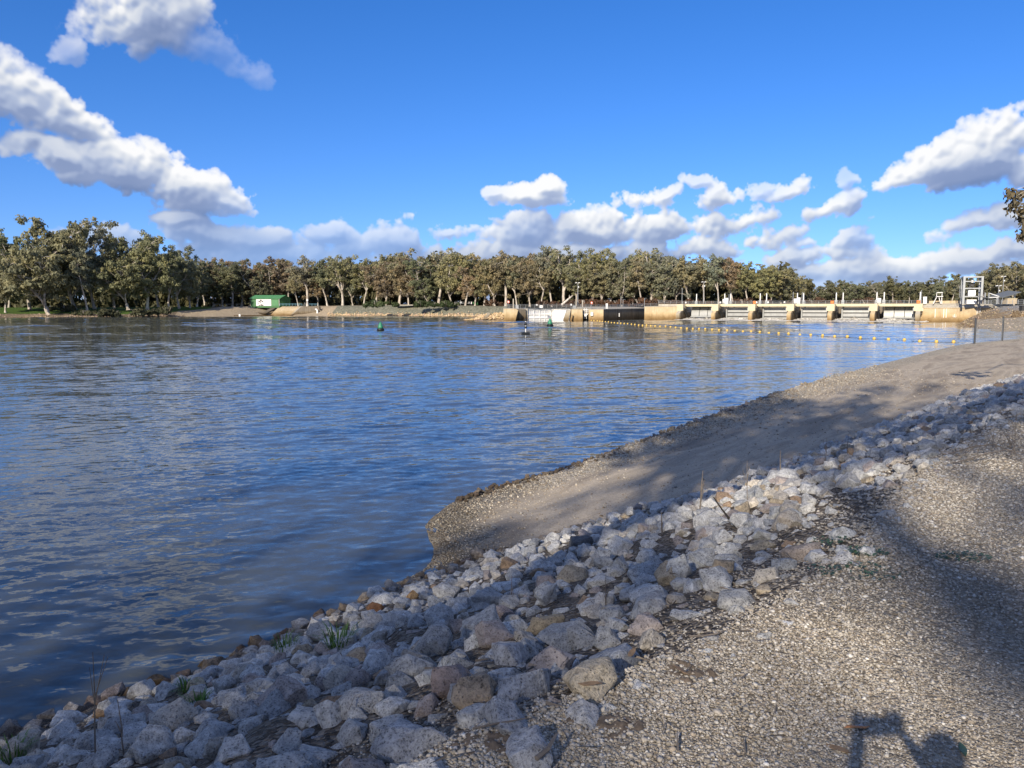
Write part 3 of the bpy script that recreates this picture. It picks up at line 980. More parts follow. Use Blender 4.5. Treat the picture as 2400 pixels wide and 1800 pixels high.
lastshape = {0: 'open-crowned', 1: 'upright', 2: 'wide-crowned', 3: 'slim leaning', 4: 'low-branched', 5: 'narrow tall-trunked', 6: 'spreading', 7: 'slanting', 8: 'straight dense', 9: 'leaning', 10: 'sparse bare-limbed', 11: 'broad', 12: 'broad leaning', 13: 'open pale-limbed', 14: 'tall-stemmed open'}
for k, (x, tp, Y, tn) in enumerate(ROW):
    pr = order[k % len(order)]
    if x in (1294, 1685, 699, 1718): pr = 10
    if x in (1027, 935, 1322, 721, 1527, 1386, 803, 1186, 2302): pr = 13 if k % 2 else 14
    if pr in (2, 6) and Y < 500: pr = 0 if k % 2 else 8
    lm = min(LM, key=lambda q: abs(q[0] - x))[1]
    size = 'tall ' if tp < 592 or (x > 2290 and tp < 616) else ''
    lb = f'{size}{lastshape[pr]} {TN[tn]} gum tree {lm}'
    if lb in used_labels:
        lb = f'{size}{lastshape[pr]} {TN[tn]} gum {lm}, right of its twin'
    used_labels[lb] = 1
    base = 4.9 if x > 780 else 5.3
    tree(x, base, tp, Y, pr, pick(PAL[tn]), lb, 'gum trees of the wood across the river', wide=1.12 if Y < 500 else 1.25)

# the depth of the wood behind the first rows: one mass nobody could count
def far_wood():
    r = np.random.default_rng(77)
    px = np.array([a[0] for a in ROW]); tops = np.array([a[1] for a in ROW]); ys = np.array([a[2] for a in ROW])
    VV = []; CC = []
    n = 0
    for i in range(210):
        x = -80 + i * 2560 / 210 + r.uniform(-8, 8)
        Y = np.interp(x, px, ys) if x > 462 else 430
        tp = np.interp(x, px, tops) if x > 462 else 590
        Yb = Y + r.uniform(25, 120)
        X = (x - 1200) / FPX * Yb
        ztop = EYE + (722 - (tp + r.uniform(6, 26))) / FPX * Yb
        Hh = ztop - 4.5
        nc = 24
        cen = np.stack([X + r.normal(size=nc) * 4.5, Yb + r.normal(size=nc) * 4.5, 4.0 + Hh * r.uniform(0.0, 0.95, nc)], 1)
        V, F, C = leaf_cloud(cen, np.full(nc, Hh * .10), 26, 1.7, r)
        VV.append(V); CC.append(C)
    V = np.concatenate(VV); C = np.concatenate(CC)
    me = np_mesh('distant_wood', V, np.arange(len(V)).reshape(-1, 4), leaf_mat); color_attr(me, 'tint', C)
    o = link('distant_wood', me); o.color = (.115, .112, .062, 1)
    tag(o, 'deep mass of gum trees behind the first row across the river', 'wood', kind='stuff')
far_wood()

# reddish and green scrub below the trees
def shrub_mesh(seed, green):
    r = np.random.default_rng(seed)
    n = 14
    cen = np.stack([r.normal(size=n) * 1.5, r.normal(size=n) * 0.9, r.uniform(.5, 2.2, n)], 1)
    V, F, C = leaf_cloud(cen, r.uniform(.6, 1.1, n), 60, 0.42 if green else 0.30, r, 0.8, 0.2)
    me = np_mesh('foliage', V, F, leaf_mat); color_attr(me, 'tint', C)
    mb = MB()
    for k in range(9):
        a = r.uniform(0, 6.28); q = r.uniform(.6, 1.6)
        mb.tube([(0, 0, -.3), (math.cos(a) * q * .5, math.sin(a) * q * .5, 1.0), (math.cos(a) * q, math.sin(a) * q, 2.2)], [.06, .04, .015], 4, cap=False)
    return me, mb.mesh('stem', bark)
SHR = [shrub_mesh(5 + k, k > 3) for k in range(6)]
SH = [(x, 0) for x in (1272, 1300, 1328, 1352, 1372, 1398, 1420, 1445, 1470, 1498, 1525, 1548, 1575, 1618, 1665, 1705, 1745, 1795, 1850, 1905, 1960, 2030, 2100)] + [(x, 1) for x in (985, 1015, 1045, 1062, 925, 880)] + [(1152, 0), (1170, 0)]
for k, (x, gr) in enumerate(SH):
    Y = 322 if x > 1250 else 385
    if x > 1860: Y = 300
    me, st = SHR[4 + k % 2] if gr else SHR[k % 4]
    lm = min(LM, key=lambda q: abs(q[0] - x))[1]
    lb = f"{'rounded green' if gr else 'reddish brown'} scrub bush {lm}"
    if len(lb.split()) > 13: lb = lb.replace('short tan wall with the white sign', 'short tan wall')
    while lb in used_labels: lb = lb + ', further right' if 'further' not in lb else lb + ' still'
    used_labels[lb] = 1
    t = thing('shrub', lb, 'bush', (at_y(x, 722, Y).x, Y, 4.9), random.uniform(0, 6), 'scrub along the far bank')
    s = random.uniform(.9, 1.5); t.scale = (s * 1.25, s, s * .95)
    f_ = link('foliage', me, t); link('stem', st, t)
    c = pick([(.080, .110, .050)]) if gr else pick([(.150, .085, .055), (.135, .085, .06), (.16, .10, .07)])
    f_.color = (*c, 1)

# low dark bushes hanging over the water on the left bank
for k, (x, Y, z, sc, lb) in enumerate(((196, 356, .9, 1.1, 'low bush at the waterline right of the broad pale-trunked bank tree'), (248, 352, .5, 1.5, 'drooping grey-green bush over the water on the left bank'), (268, 354, .6, 1.2, 'pale twiggy bush beside the drooping grey-green one'),
                                       (322, 358, .8, 1.4, 'dark bush at the shaded waterline before the lawn strip'), (352, 362, 1.0, 1.2, 'small dark bush left of the wide leaning gum'), (392, 372, 1.6, 1.5, 'dark bush at the left edge of the concrete apron'), (150, 362, 3.0, 1.4, 'dark bush in shade behind the broad bank tree'))):
    me, st = SHR[4 + k % 2]
    t = thing('shrub', lb, 'bush', (at_y(x, 722, Y).x, Y, z), k * 1.1, 'bushes on the left bank')
    t.scale = (sc * 1.3, sc, sc * .95)
    f_ = link('foliage', me, t); link('stem', st, t); f_.color = (.085, .09, .055, 1)

# ------------------------------------------------------------------ lock, weir and the works beside them
def m_concrete(name, base, stain, dark, wet_z=0.9, k=1.0):
    g = G(name)
    p = g.pos()
    a = g.noise(p, 0.45, 6, 0.65); st = g.noise(g.mapped(p, (1.6, 1.6, 0.10)), 1.0, 5, 0.65); f = g.noise(p, 5, 4, 0.6)
    c = g.ramp(a, (0.3, stain), (0.62, base))
    c = g.mix(g.ramp(st, (0.50, 0.0), (0.72, 0.75 * k)), c, dark)
    sep = g.n('ShaderNodeSeparateXYZ'); g.put(sep.inputs[0], p)
    tide = g.math('ADD', sep.outputs[2], g.math('MULTIPLY', g.math('SUBTRACT', a, 0.5), 1.2))
    band = g.ramp(g.math('DIVIDE', tide, 4.0, clamp=True), (0.0, (.32, .25, .16)), (wet_z / 4.0, (.55, .46, .34)), (0.55, (.95, .90, .80)), (0.75, (1.0, 1.0, 1.0)))
    c = g.mix(1.0, c, band, 'MULTIPLY')
    return g.finish(c, 0.9, g.bump(f, 0.6, 0.03), spec=0.15)


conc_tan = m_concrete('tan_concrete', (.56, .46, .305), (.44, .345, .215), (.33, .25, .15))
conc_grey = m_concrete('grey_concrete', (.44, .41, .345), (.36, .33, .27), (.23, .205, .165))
conc_dark = m_concrete('stained_shaded_concrete', (.20, .175, .14), (.145, .125, .10), (.07, .06, .048), k=1.3)  # stains on the training wall, painted shade on cheeks and chamber wall
conc_deck = simple('deck_concrete', (.60, .53, .36), 0.85, var=0.10, scale=0.6)
galv = simple('galvanised_steel', (.36, .38, .39), 0.5, 0.3, 0.08, 1.5)
gate_steel = simple('gate_steel', (.31, .32, .315), 0.45, 0.2, 0.10, 0.6, streak=True)
dark_steel = simple('dark_steel', (.06, .06, .06), 0.6, 0.2, 0.15)
white_paint = simple('white_paint', (.80, .80, .78), 0.5, 0, 0.05, 1.2, streak=True)
rust_red = simple('red_enamel', (.62, .12, .06), 0.5, 0, 0.08)
orange_ring = simple('orange_plastic', (.75, .22, .06), 0.5, 0, 0.05)
yellow_float = simple('yellow_plastic', (.66, .45, .11), 0.45, 0, 0.10, 6)
green_paint = simple('green_paint', (.030, .21, .115), 0.45, 0, 0.10, 2)
shed_green = simple('shed_green', (.045, .15, .052), 0.5, 0, 0.08, 1.0)
roof_green = simple('roof_green', (.075, .23, .095), 0.45, 0, 0.08, 1.0)
black_rubber = simple('black_rubber', (.012, .014, .016), 0.5, 0, 0.10)
timber = simple('weathered_timber', (.30, .25, .19), 0.8, 0, 0.15, 3)
blue_rail = simple('blue_rail_paint', (.16, .33, .42), 0.5, 0, 0.08)
mural_ink = simple('mural_ink', (.10, .10, .10), 0.8, 0, 0.1)
shade_roof = simple('grey_roof_sheet', (.15, .16, .155), 0.5, 0.1, 0.1)

# frame along the weir: x along the deck, y upstream (away), z up
WA = at_z(1600, 749.6, 0); WB = at_z(2152, 754.0, 0)
WDIR = (WB - WA); WLEN = WDIR.length; WRZ = math.atan2(WDIR.y, WDIR.x)
BAY = WLEN / 6
DECK_T, DECK_B = 5.55, 4.72


def weir_local(px, z, y=0.0):
    """station along the weir line seen at photo column px"""
    d = ray(px, 722); n = Vector((-math.sin(WRZ), math.cos(WRZ), 0))
    # solve (t*d - WA).n = y
    t = (y + WA.dot(n)) / (d.x * n.x + d.y * n.y)
    p = Vector((d.x * t, d.y * t, 0)) - WA
    return p.x * math.cos(WRZ) + p.y * math.sin(WRZ)


def rail(mb_rails, parent, pts, h=1.0, post=2.0, rails=(1.0, .55), r=0.035, infill=0.0, post_name='post', mat=None):
    """posts as children of their own, the rails one child"""
    mat = mat or galv
    mb = MB(); inf = MB()
    for a, b in zip(pts[:-1], pts[1:]):
        a = Vector(a); b = Vector(b)
        for q in rails:
            mb.tube([a + Vector((0, 0, h * q)), b + Vector((0, 0, h * q))], r, 5)
        n = max(1, round((b - a).length / post))
        for i in range(n + (1 if b == Vector(pts[-1]) else 0)):
            p = a.lerp(b, i / n)
            pm = MB().tube([p, p + Vector((0, 0, h))], r * 1.25, 5)
            pm.build(post_name, mat, parent)
        if infill:
            m = max(2, int((b - a).length / infill))
            for i in range(m):
                p = a.lerp(b, (i + .5) / m)
                inf.tube([p + Vector((0, 0, .08)), p + Vector((0, 0, h * .96))], r * .42, 4, cap=False)
    mb.build('rail', mat, parent)
    if infill: inf.build('infill_bars', mat, parent)['kind'] = 'stuff'


weir = thing('weir', 'long concrete weir with six gated bays under a cream deck', 'weir', (WA.x, WA.y, 0), WRZ)
# deck: slab with a lower downstream edge beam
d = MB(); d.box(-0.6, WLEN + .6, -.6, 3.2, DECK_B + .25, DECK_T); d.build('deck', conc_deck, weir)
for i in range(6):
    MB().box(i * BAY + 1.5, (i + 1) * BAY - 1.5 + (1.2 if i == 5 else 0), -.75, -.603, DECK_B + .02, DECK_T - .15).build('edge_beam', conc_deck, weir)
for i in range(7):
    x = i * BAY
    wdt = 1.15
    p = MB()
    p.prism([(x - wdt, -3.4, 3.3), (x + wdt, -3.4, 3.3), (x + wdt, -3.4, DECK_T - .05), (x - wdt, -3.4, DECK_T - .05)], (0, 2.797, 0))
    cap = p.build('pier_cap', conc_deck, weir)
    p = MB()
    p.prism([(x - .62, -5.6, -1.5), (x - .62, 16, -1.5), (x - .62, 16, DECK_B + .2), (x - .62, -.5, DECK_B + .2), (x - .62, -.5, 3.28), (x - .62, -3.5, 3.28), (x - .62, -5.6, 2.3)], (1.24, 0, 0))
    p.build('pier', conc_tan if 0 < i < 6 else conc_grey, weir)
    if 0 < i:   # inner faces get a dark lining, shade put into its colour
        pass
# inner cheeks, lined dark with their shade put into the colour, and gates
for i in range(6):
    x0 = i * BAY + .62; x1 = (i + 1) * BAY - .62
    MB().box(x0 + .003, x0 + .12, -4.6, 15.5, -1.4, 2.7).build('cheek_shade', conc_dark, weir)
    MB().box(x1 - .12, x1 - .003, -4.6, 15.5, -1.4, 2.7).build('cheek_shade', conc_dark, weir)
    raised = i in (0, 5)
    gy = 1.7
    gx0, gx1 = x0 + 2.0, x1 - .35  # gate stops short on the left, the dark gap stands in for shade
    g_ = MB(); n = 10
    prof = []
    R_ = 7.0
    z0, z1 = (1.0, 4.75) if raised else (0.15, 4.35)
    for k in range(n + 1):
        z = z0 + (z1 - z0) * k / n
        yy = gy + (0.9 * ((z - z0) / (z1 - z0)) ** 2 * (1.6 if raised else 0.35)) - (0.0 if not raised else .3)
        prof.append((yy, z))
    for k in range(n):
        (ya, za), (yb, zb) = prof[k], prof[k + 1]
        g_.hexa([(gx0, ya, za), (gx1, ya, za), (gx1, ya + .25, za), (gx0, ya + .25, za), (gx0, yb, zb), (gx1, yb, zb), (gx1, yb + .25, zb), (gx0, yb + .25, zb)])
    gate = g_.build('gate', gate_steel, weir)
    if raised:
        gate['label'] = 'raised gate leaf with a rounded skin and vertical seams'
        for q in (.33, .66):
            xx = gx0 + (gx1 - gx0) * q
            m = MB(); m.tube([(xx, prof[k][0] - .06, prof[k][1]) for k in range(n + 1)], .09, 4); m.build('rib', dark_steel, gate)
        m = MB(); m.box(gx0 - .1, gx1 + .1, gy - 1.0, gy - .5, .95, 1.25); m.build('bottom_beam', gate_steel, gate)
        m = MB()
        for k in range(6):
            xa = gx0 + (gx1 - gx0) * k / 6; xb = gx0 + (gx1 - gx0) * (k + 1) / 6; xm = (xa + xb) / 2
            m.tube([(xa, gy - .7, .25), (xm, gy - .7, .95), (xb, gy - .7, .25)], .07, 4)
        m.tube([(gx0, gy - .7, .25), (gx1, gy - .7, .25)], .09, 4)
        m.build('truss', dark_steel, gate)
    else:
        for q, hh in ((.30, .18), (.62, .18), (.97, .16)):
            z = z0 + (z1 - z0) * q; yq = prof[int(q * n)][0]
            MB().box(gx0, gx1, yq - .32, yq, z - hh, z + .06).build('rib', dark_steel if q < .9 else gate_steel, gate)
        MB().box(gx0 + .05, gx0 + .45, gy - .65, gy - .05, .3, 4.2).build('end_post', gate_steel, gate)
        MB().box(gx1 - .45, gx1 - .05, gy - .65, gy - .05, .3, 4.2).build('end_post', gate_steel, gate)
    # radial arms from a trunnion high on the pier cheek down to the gate foot
    for xs, sgn in ((x0 + .55, 1), (x1 - .55, -1)):
        m = MB()
        t0 = (xs, -2.6, 3.9)
        for (yy, zz) in ((gy - .2, .5), (gy - .2, 2.0), (gy - .1, 3.4)):
            m.tube([t0, (xs + sgn * .25, yy, zz)], .14, 5)
        for q in (.35, .6, .8):
            m.tube([(xs, -2.6 + (gy + 2.4) * q, 4.0 - 3.5 * q), (xs, -2.6 + (gy + 2.4) * q, 4.0 - .7 * q)], .07, 4)
            m.tube([(xs, -2.6 + (gy + 2.4) * q, 4.0 - 3.5 * q), (xs, -2.6 + (gy + 2.4) * (q - .2), 4.0 - .7 * (q - .2))], .06, 4)
        m.box(xs - .3, xs + .3, -3.0, -2.2, 3.4, 4.3)
        m.build('arm', dark_steel if sgn > 0 else galv, weir)  # left arm darker: shade of the bay put into its colour
    # dark wall added behind the gate, stands in for the bay's shaded side
    MB().box(x0 + .13, x1 - .13, 9.6, 10.4, -1.3, DECK_B).build('shade_backing', conc_dark, weir)
rail(None, weir, [(0, -.5, DECK_T), (WLEN, -.5, DECK_T)], 1.0, 2.05, (1.0, .5, .15), .035, 0.35)
# hoists and posts on the deck
def deck_thing(name, px, y, lb, cat, group=None):
    return thing(name, lb, cat, (WA.x + weir_local(px, 0, y) * math.cos(WRZ) - y * math.sin(WRZ), WA.y + weir_local(px, 0, y) * math.sin(WRZ) + y * math.cos(WRZ), DECK_T), WRZ, group)
BN = ['first', 'second', 'third', 'fourth', 'fifth', 'sixth']
for px, bay, side in ((1632, 0, 'over'), (1698, 1, 'left'), (1712, 1, 'right'), (1781, 2, 'left'), (1796, 2, 'right'), (1868, 3, 'left'), (1882.5, 3, 'right'), (1959, 4, 'left'), (1975, 4, 'right'), (2054, 5, 'left'), (2071, 5, 'right'), (2155.5, 6, 'left')):
    where = f'over the left side of the {BN[bay]} bay' if bay < 6 else 'at the right end of the deck'
    lb = f'pale upright hoist cylinder, {"left" if side != "right" else "right"} one of the pair over the {BN[bay]} bay' if bay not in (0, 6) else f'pale single hoist cylinder on a square base {where}'
    t = deck_thing('hoist', px, 1.2, lb, 'hoist', 'hoist cylinders on the weir deck')
    MB().box(-.42, .42, -.42, .42, 0, 1.25).build('base', galv, t)
    MB().tube([(0, 0, 1.25), (0, 0, 3.6)], .17, 8).build('cylinder', white_paint, t)
    MB().tube([(0, 0, 3.6), (0, 0, 3.72)], .22, 8).build('cap', galv, t)
for px, lb in ((1697, 'white control box on the deck left of the second pier'), (1703, 'taller white control box beside the second bay hoists'), (1864, 'white control box left of the fourth bay hoists'), (1871.5, 'taller white control box between the fourth bay hoists'), (2060, 'white control box beside the sixth bay hoists'), (2167, 'tall white pump cabinet past the right end of the deck')):
    big = 'taller' in lb or 'pump' in lb
    t = deck_thing('control_box', px, 0.4 if px < 2100 else 1.5, lb, 'cabinet', 'white cabinets on the weir')
    MB().box(-.5, .5, -.3, .3, .35 if not big else 0, 1.75 if not big else 2.1).build('body', white_paint, t)
    MB().box(-.46, .46, -.34, -.305, .5, 1.6).build('door', white_paint, t)
    MB().box(-.4, .4, -.2, .2, 0, .35).build('plinth', galv, t) if not big else MB().box(-.56, .56, -.36, .36, 2.103, 2.18).build('lid', galv, t)
for px, hh in ((1682, 3.9), (1708, 3.4), (1858, 4.0), (1879, 3.9), (1598, 5.8), (1760, 1.3), (2158, 4.2)):
    t = deck_thing('steel_post', px, -.2, f'slim steel post on the weir deck {"at the left end" if px == 1598 else "above the " + {1682: "first pier", 1708: "second bay", 1858: "third pier", 1879: "fourth bay", 1760: "second pier", 2158: "right end"}[px]}', 'post', 'slim posts on the weir deck')
    MB().tube([(0, 0, 0), (0, 0, hh)], .09, 6).build('shaft', galv, t)
    MB().box(-.2, .2, -.2, .2, 0, .04).build('foot_plate', galv, t)
def ring(parent, R=.38, r=.09, mat=None):
    m = MB(); n = 16
    pts = [(R * math.cos(2 * pi * k / n), 0, R * math.sin(2 * pi * k / n)) for k in range(n + 1)]
    m.tube(pts, r, 6, cap=False); return m
for px, lb in ((1768, 'orange lifebuoy on the deck railing above the second pier'), (1950, 'orange lifebuoy on the deck railing above the fourth pier'), (2152, 'orange lifebuoy on the deck railing at the right end')):
    t = deck_thing('lifebuoy', px, -.72, lb, 'lifebuoy', 'lifebuoys on the weir railing')
    o = ring(None).build('ring', orange_ring, t); o.location = (0, 0, .55)
    MB().box(-.5, .5, .05, .09, .1, 1.0).build('backing_board', orange_ring, t)
for k, px in enumerate((1607, 1688, 1773, 1800, 1838)):
    t = deck_thing('notice_plate', px, -.6, ['small white notice on the left end of the deck railing', 'small white notice on the railing over the first pier', 'small white notice beside the second pier lifebuoy', 'small white notice on the railing of the third bay', 'small pale notice on the railing right of the third bay hoists'][k], 'sign', 'small notices on the weir railing')
    MB().box(-.22, .22, -.03, 0, .35, .85).build('plate', white_paint, t)

# white water below the gates
def foam():
    g = G('churned_water')
    p = g.pos()
    a = g.noise(p, 1.3, 6, 0.7, 0.8)
    c = g.ramp(a, (0.34, (.08, .08, .065)), (0.44, (.34, .32, .27)), (0.54, (.80, .78, .72)))
    mat = g.finish(c, 0.4, g.bump(a, 1.0, 0.3), spec=0.4)
    nx, ny = 420, 34
    xs = np.linspace(-1.5, WLEN + 3.5, nx); ys = np.linspace(-11, 6, ny)
    V = np.zeros((ny, nx, 3))
    for j, y in enumerate(ys):
        for i, x in enumerate(xs):
            b = (x % BAY) / BAY
            inb = max(0.0, math.sin(pi * b)) ** 0.5
            e = math.exp(-((y - 1.0) / 3.2) ** 2) if y < 1 else 1.0
            n = mnoise.fractal(Vector((x * .55, y * .8, 3.3)), 0.9, 2.1, 5)
            z = 0.22 + e * (0.22 + 0.55 * max(0, n + .15)) * (.45 + .75 * inb) + 0.10 * n * math.exp(-((y + 3) / 5) ** 2)
            z -= 0.6 * max(0, (-y - 8) / 3) + .8 * max(0, (-.5 - x)) / 1 + .8 * max(0, (x - WLEN - 2.5))
            V[j, i] = (x, y, z)
    idx = np.arange(nx * ny).reshape(ny, nx)
    F = np.stack([idx[:-1, :-1], idx[:-1, 1:], idx[1:, 1:], idx[1:, :-1]], -1).reshape(-1, 4)
    o = link('white_water', np_mesh('white_water', V.reshape(-1, 3), F, mat, True))
    o.location = (WA.x, WA.y, 0); o.rotation_euler = (0, 0, WRZ)
    tag(o, 'churning white water along the foot of the weir gates', 'water', kind='stuff')
foam()


# --- lock: piers, gate leaves, training walls, all standing about 258 m off
def X(px, Y): return at_y(px, 722, Y).x
def Z(py, Y): return at_y(1200, py, Y).z


def wall(name, px0, Y0, px1, Y1, top0, top1, thick, mat, parent=None, bot=-1.5, cap=0.0, capmat=None):
    a = Vector((X(px0, Y0), Y0, 0)); b = Vector((X(px1, Y1), Y1, 0))
    n = (b - a).normalized(); n = Vector((-n.y, n.x, 0)) * thick
    m = MB()
    z0, z1 = Z(top0, Y0), Z(top1, Y1)
    m.hexa([(a.x, a.y, bot), (b.x, b.y, bot), (b.x + n.x, b.y + n.y, bot), (a.x + n.x, a.y + n.y, bot), (a.x, a.y, z0), (b.x, b.y, z1), (b.x + n.x, b.y + n.y, z1), (a.x + n.x, a.y + n.y, z0)])
    o = m.build(name, mat, parent)
    return o, Vector((a.x, a.y, z0)), Vector((b.x, b.y, z1)), n


def lock_pier(px, pts, depth, mat, lb, extra=None):
    """concrete pier whose face is traced at its own distance and carried back as a solid"""
    Y = 257.0
    x0 = X(px, Y)
    t = thing('lock_pier', lb, 'pier', (x0, Y, 0))
    m = MB()
    m.prism([(X(a, Y) - x0, (b2 if len(q) > 2 else 0), Z(b, Y) if b < 749 else -1.5) for q in pts for a, b, b2 in [(q[0], q[1], q[2] if len(q) > 2 else 0)]], (0, depth, 0))
    m.build('body', mat, t)
    return t, x0, Y


t, x0, Y = lock_pier(1195, [(1181, 752), (1205.5, 752), (1214, 727.5), (1209, 723.5), (1182, 723.5)], 7, conc_tan, 'tan concrete lock pier with a slanted right edge beside the rock spit')
MB().box(X(1181, Y) - x0 - .15, X(1207, Y) - x0, -.15, 7.1, Z(723.5, Y) + .01, Z(722.3, Y)).build('coping', conc_grey, t)
# chamber wall behind it, its shade put into the dark colour
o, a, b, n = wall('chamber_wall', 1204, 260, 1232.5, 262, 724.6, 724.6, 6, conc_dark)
tag(o, 'dark shade-toned chamber wall between the left lock pier and the white gate', 'wall')
# gate leaves
LGY = 264.0
lg = thing('lock_gate', 'pair of white steel mitre gate leaves closing the lock', 'lock gate', (X(1264, LGY), LGY, 0))
gx = X(1264, LGY)
for (pa, Ya, pb, Yb, nm) in ((1233, 263.5, 1294, 268.5, 'left'), (1294.6, 268.5, 1338, 263.5, 'right')):
    a = Vector((X(pa, Ya) - gx, Ya - LGY, 0)); b = Vector((X(pb, Yb) - gx, Yb - LGY, 0))
    u = (b - a).normalized(); n = Vector((-u.y, u.x, 0))
    zt = Z(723.8, 264)
    m = MB()
    m.hexa([(*(a).xy, -1.4), (*(b).xy, -1.4), (*(b + n * .4).xy, -1.4), (*(a + n * .4).xy, -1.4), (*(a).xy, zt), (*(b).xy, zt), (*(b + n * .4).xy, zt), (*(a + n * .4).xy, zt)])
    leaf = m.build('gate_leaf', white_paint, lg)
    for z in (zt - .28, zt - 2.05, zt - 3.3):
        m = MB(); q = -n * .28
        m.hexa([(*(a + q).xy, z), (*(b + q).xy, z), (*(b - n * .003).xy, z), (*(a - n * .003).xy, z), (*(a + q).xy, z + .22), (*(b + q).xy, z + .22), (*(b - n * .003).xy, z + .22), (*(a - n * .003).xy, z + .22)])
        m.build('girder', white_paint, leaf)
    L = (b - a).length
    for f in ((0.02, .3, .52, .72, .95) if nm == 'left' else (.05, .12, .95)):
        c = a + u * L * f; q = -n * .2
        m = MB(); w2 = u * .1
        m.hexa([(*(c - w2 + q).xy, -1.0), (*(c + w2 + q).xy, -1.0), (*(c + w2 - n * .004).xy, -1.0), (*(c - w2 - n * .004).xy, -1.0), (*(c - w2 + q).xy, zt - .3), (*(c + w2 + q).xy, zt - .3), (*(c + w2 - n * .004).xy, zt - .3), (*(c - w2 - n * .004).xy, zt - .3)])
        m.build('stiffener', white_paint, leaf)
    # walkway along the top
    m = MB(); q = -n * .5
    m.hexa([(*(a + q).xy, zt + .01), (*(b + q).xy, zt + .01), (*(b + n * .7).xy, zt + .01), (*(a + n * .7).xy, zt + .01), (*(a + q).xy, zt + .12), (*(b + q).xy, zt + .12), (*(b + n * .7).xy, zt + .12), (*(a + n * .7).xy, zt + .12)])
    m.build('walkway', galv, leaf)
# gate railing with a notice
gr = thing('railing', 'long galvanised railing above the white lock gate', 'railing', (X(1182, 262), 262, Z(723, 262)), 0)
ox, oy, oz = gr.location
rail(None, gr, [(0, -2.0, 0), (X(1232, 262) - ox, -1.5, 0), (X(1294, 266) - ox, 4.5, .1), (X(1338, 262) - ox, 0, .1), (X(1384, 262) - ox, 0, .1)], 1.35, 1.9, (1.0, .66, .33, .08), .03, .30)
t = thing('notice_plate', 'white notice with a small dark mark on the lock gate railing', 'sign', (X(1268, 262), 261.2, Z(722.6, 262)))
MB().box(-.5, .5, -.03, .03, .15, 1.0).build('plate', white_paint, t)
MB().prism([(-.22, -.034, .58), (0, -.034, .36), (.22, -.034, .58), (0, -.034, .80)], (0, .003, 0)).build('mark', mural_ink, t)
for px, w2, h2, lb in ((1212, .5, 1.15, 'grey steel control cabinet at the left end of the lock railing'), (1346, .55, 1.0, 'grey steel control cabinet right of the lock gate'), (1422, .35, 1.7, 'tall white cabinet on the wall top right of the lock'), (1338.5, .25, .6, 'small white box on the lock railing by the lamp post'), (1258, .3, .5, 'little white box behind the railing above the gate leaf')):
    Yc = 263.5 if px < 1400 else 262
    t = thing('control_box', lb, 'cabinet', (X(px, Yc), Yc, Z(723.2, Yc) + (1.0 if w2 < .32 else 0)), 0, 'cabinets along the lock')
    MB().box(-w2, w2, -.3, .3, 0, h2).build('body', galv if 'grey' in lb else white_paint, t)
    MB().box(-w2 * .9, w2 * .9, -.34, -.302, h2 * .1, h2 * .92).build('door', galv if 'grey' in lb else white_paint, t)
# right pier of the lock: two leaning fins and a block
t, x0, Y = lock_pier(1345, [(1337, 752), (1366.5, 752), (1365, 725.0), (1340, 725.2)], 7, conc_tan, 'tan concrete lock pier right of the white gate with two leaning fins')
m = MB(); m.prism([(X(1318, Y) - x0, -.4, -1.5), (X(1331, Y) - x0, -.4, -1.5), (X(1336.8, Y) - x0, -.4, Z(726, Y)), (X(1329, Y) - x0, -.4, Z(727, Y))], (0, 4, 0)); m.build('fin', conc_grey, t)
m = MB(); m.prism([(X(1332, Y) - x0, -1.2, -1.5), (X(1338, Y) - x0, -1.2, -1.5), (X(1342, Y) - x0, -1.2, Z(737, Y)), (X(1340, Y) - x0, -1.2, Z(736, Y))], (0, 1.5, 0)); m.build('fin', conc_tan, t)
MB().box(X(1340, Y) - x0, X(1366, Y) - x0, -.1, 7.1, Z(725, Y) + .01, Z(723.8, Y)).build('coping', conc_grey, t)
# white steps and ladder in the recess beside it
t = thing('ladder_platform', 'white steel ladder and landing in the dark recess right of the lock pier', 'ladder', (X(1373, 259), 259, 0))
m = MB()
for z in (2.4, 3.1, 3.6): m.box(-.9, .9, -.2, .2, z, z + .16)
m.build('landing', white_paint, t)
for q in (-.5, .2):
    MB().tube([(q, -.2, .6), (q, -.2, 4.2)], .08, 5).build('stile', white_paint, t)
m = MB(); m.prism([(-.9, -.25, 2.2), (.8, -.25, 2.2), (-.2, -.25, 1.3)], (0, .2, 0)); m.build('bracket', white_paint, t)
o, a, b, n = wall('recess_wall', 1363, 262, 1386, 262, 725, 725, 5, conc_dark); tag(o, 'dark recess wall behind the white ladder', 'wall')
# training wall: short tan piece with the sign, long dark piece, long tan piece up to the weir
tw = thing('training_wall', 'long concrete training wall between the lock and the weir', 'wall', (0, 0, 0))
o, a1, b1, n1 = wall('wall_section', 1380, 257, 1414.5, 255, 725.8, 725.6, 3, conc_tan, tw); o['label'] = 'short tan wall section'
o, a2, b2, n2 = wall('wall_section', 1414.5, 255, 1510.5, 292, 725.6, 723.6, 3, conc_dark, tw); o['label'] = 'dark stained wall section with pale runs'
o, a3, b3, n3 = wall('wall_section', 1510.5, 281, 1599, 276.5, 719.3, 718.0, 3, conc_tan, tw); o['label'] = 'tan wall section with a dark band on top'
for (a, b, n) in ((a1, b1, n1), (a2, b2, n2), (a3, b3, n3)):
    m = MB(); q = -n.normalized() * .12
    m.hexa([tuple(a + q + Vector((0, 0, .004))), tuple(b + q + Vector((0, 0, .004))), tuple(b + n + Vector((0, 0, .004))), tuple(a + n + Vector((0, 0, .004))), tuple(a + q + Vector((0, 0, .22))), tuple(b + q + Vector((0, 0, .22))), tuple(b + n + Vector((0, 0, .22))), tuple(a + n + Vector((0, 0, .22)))])
    m.build('coping', conc_grey, tw)
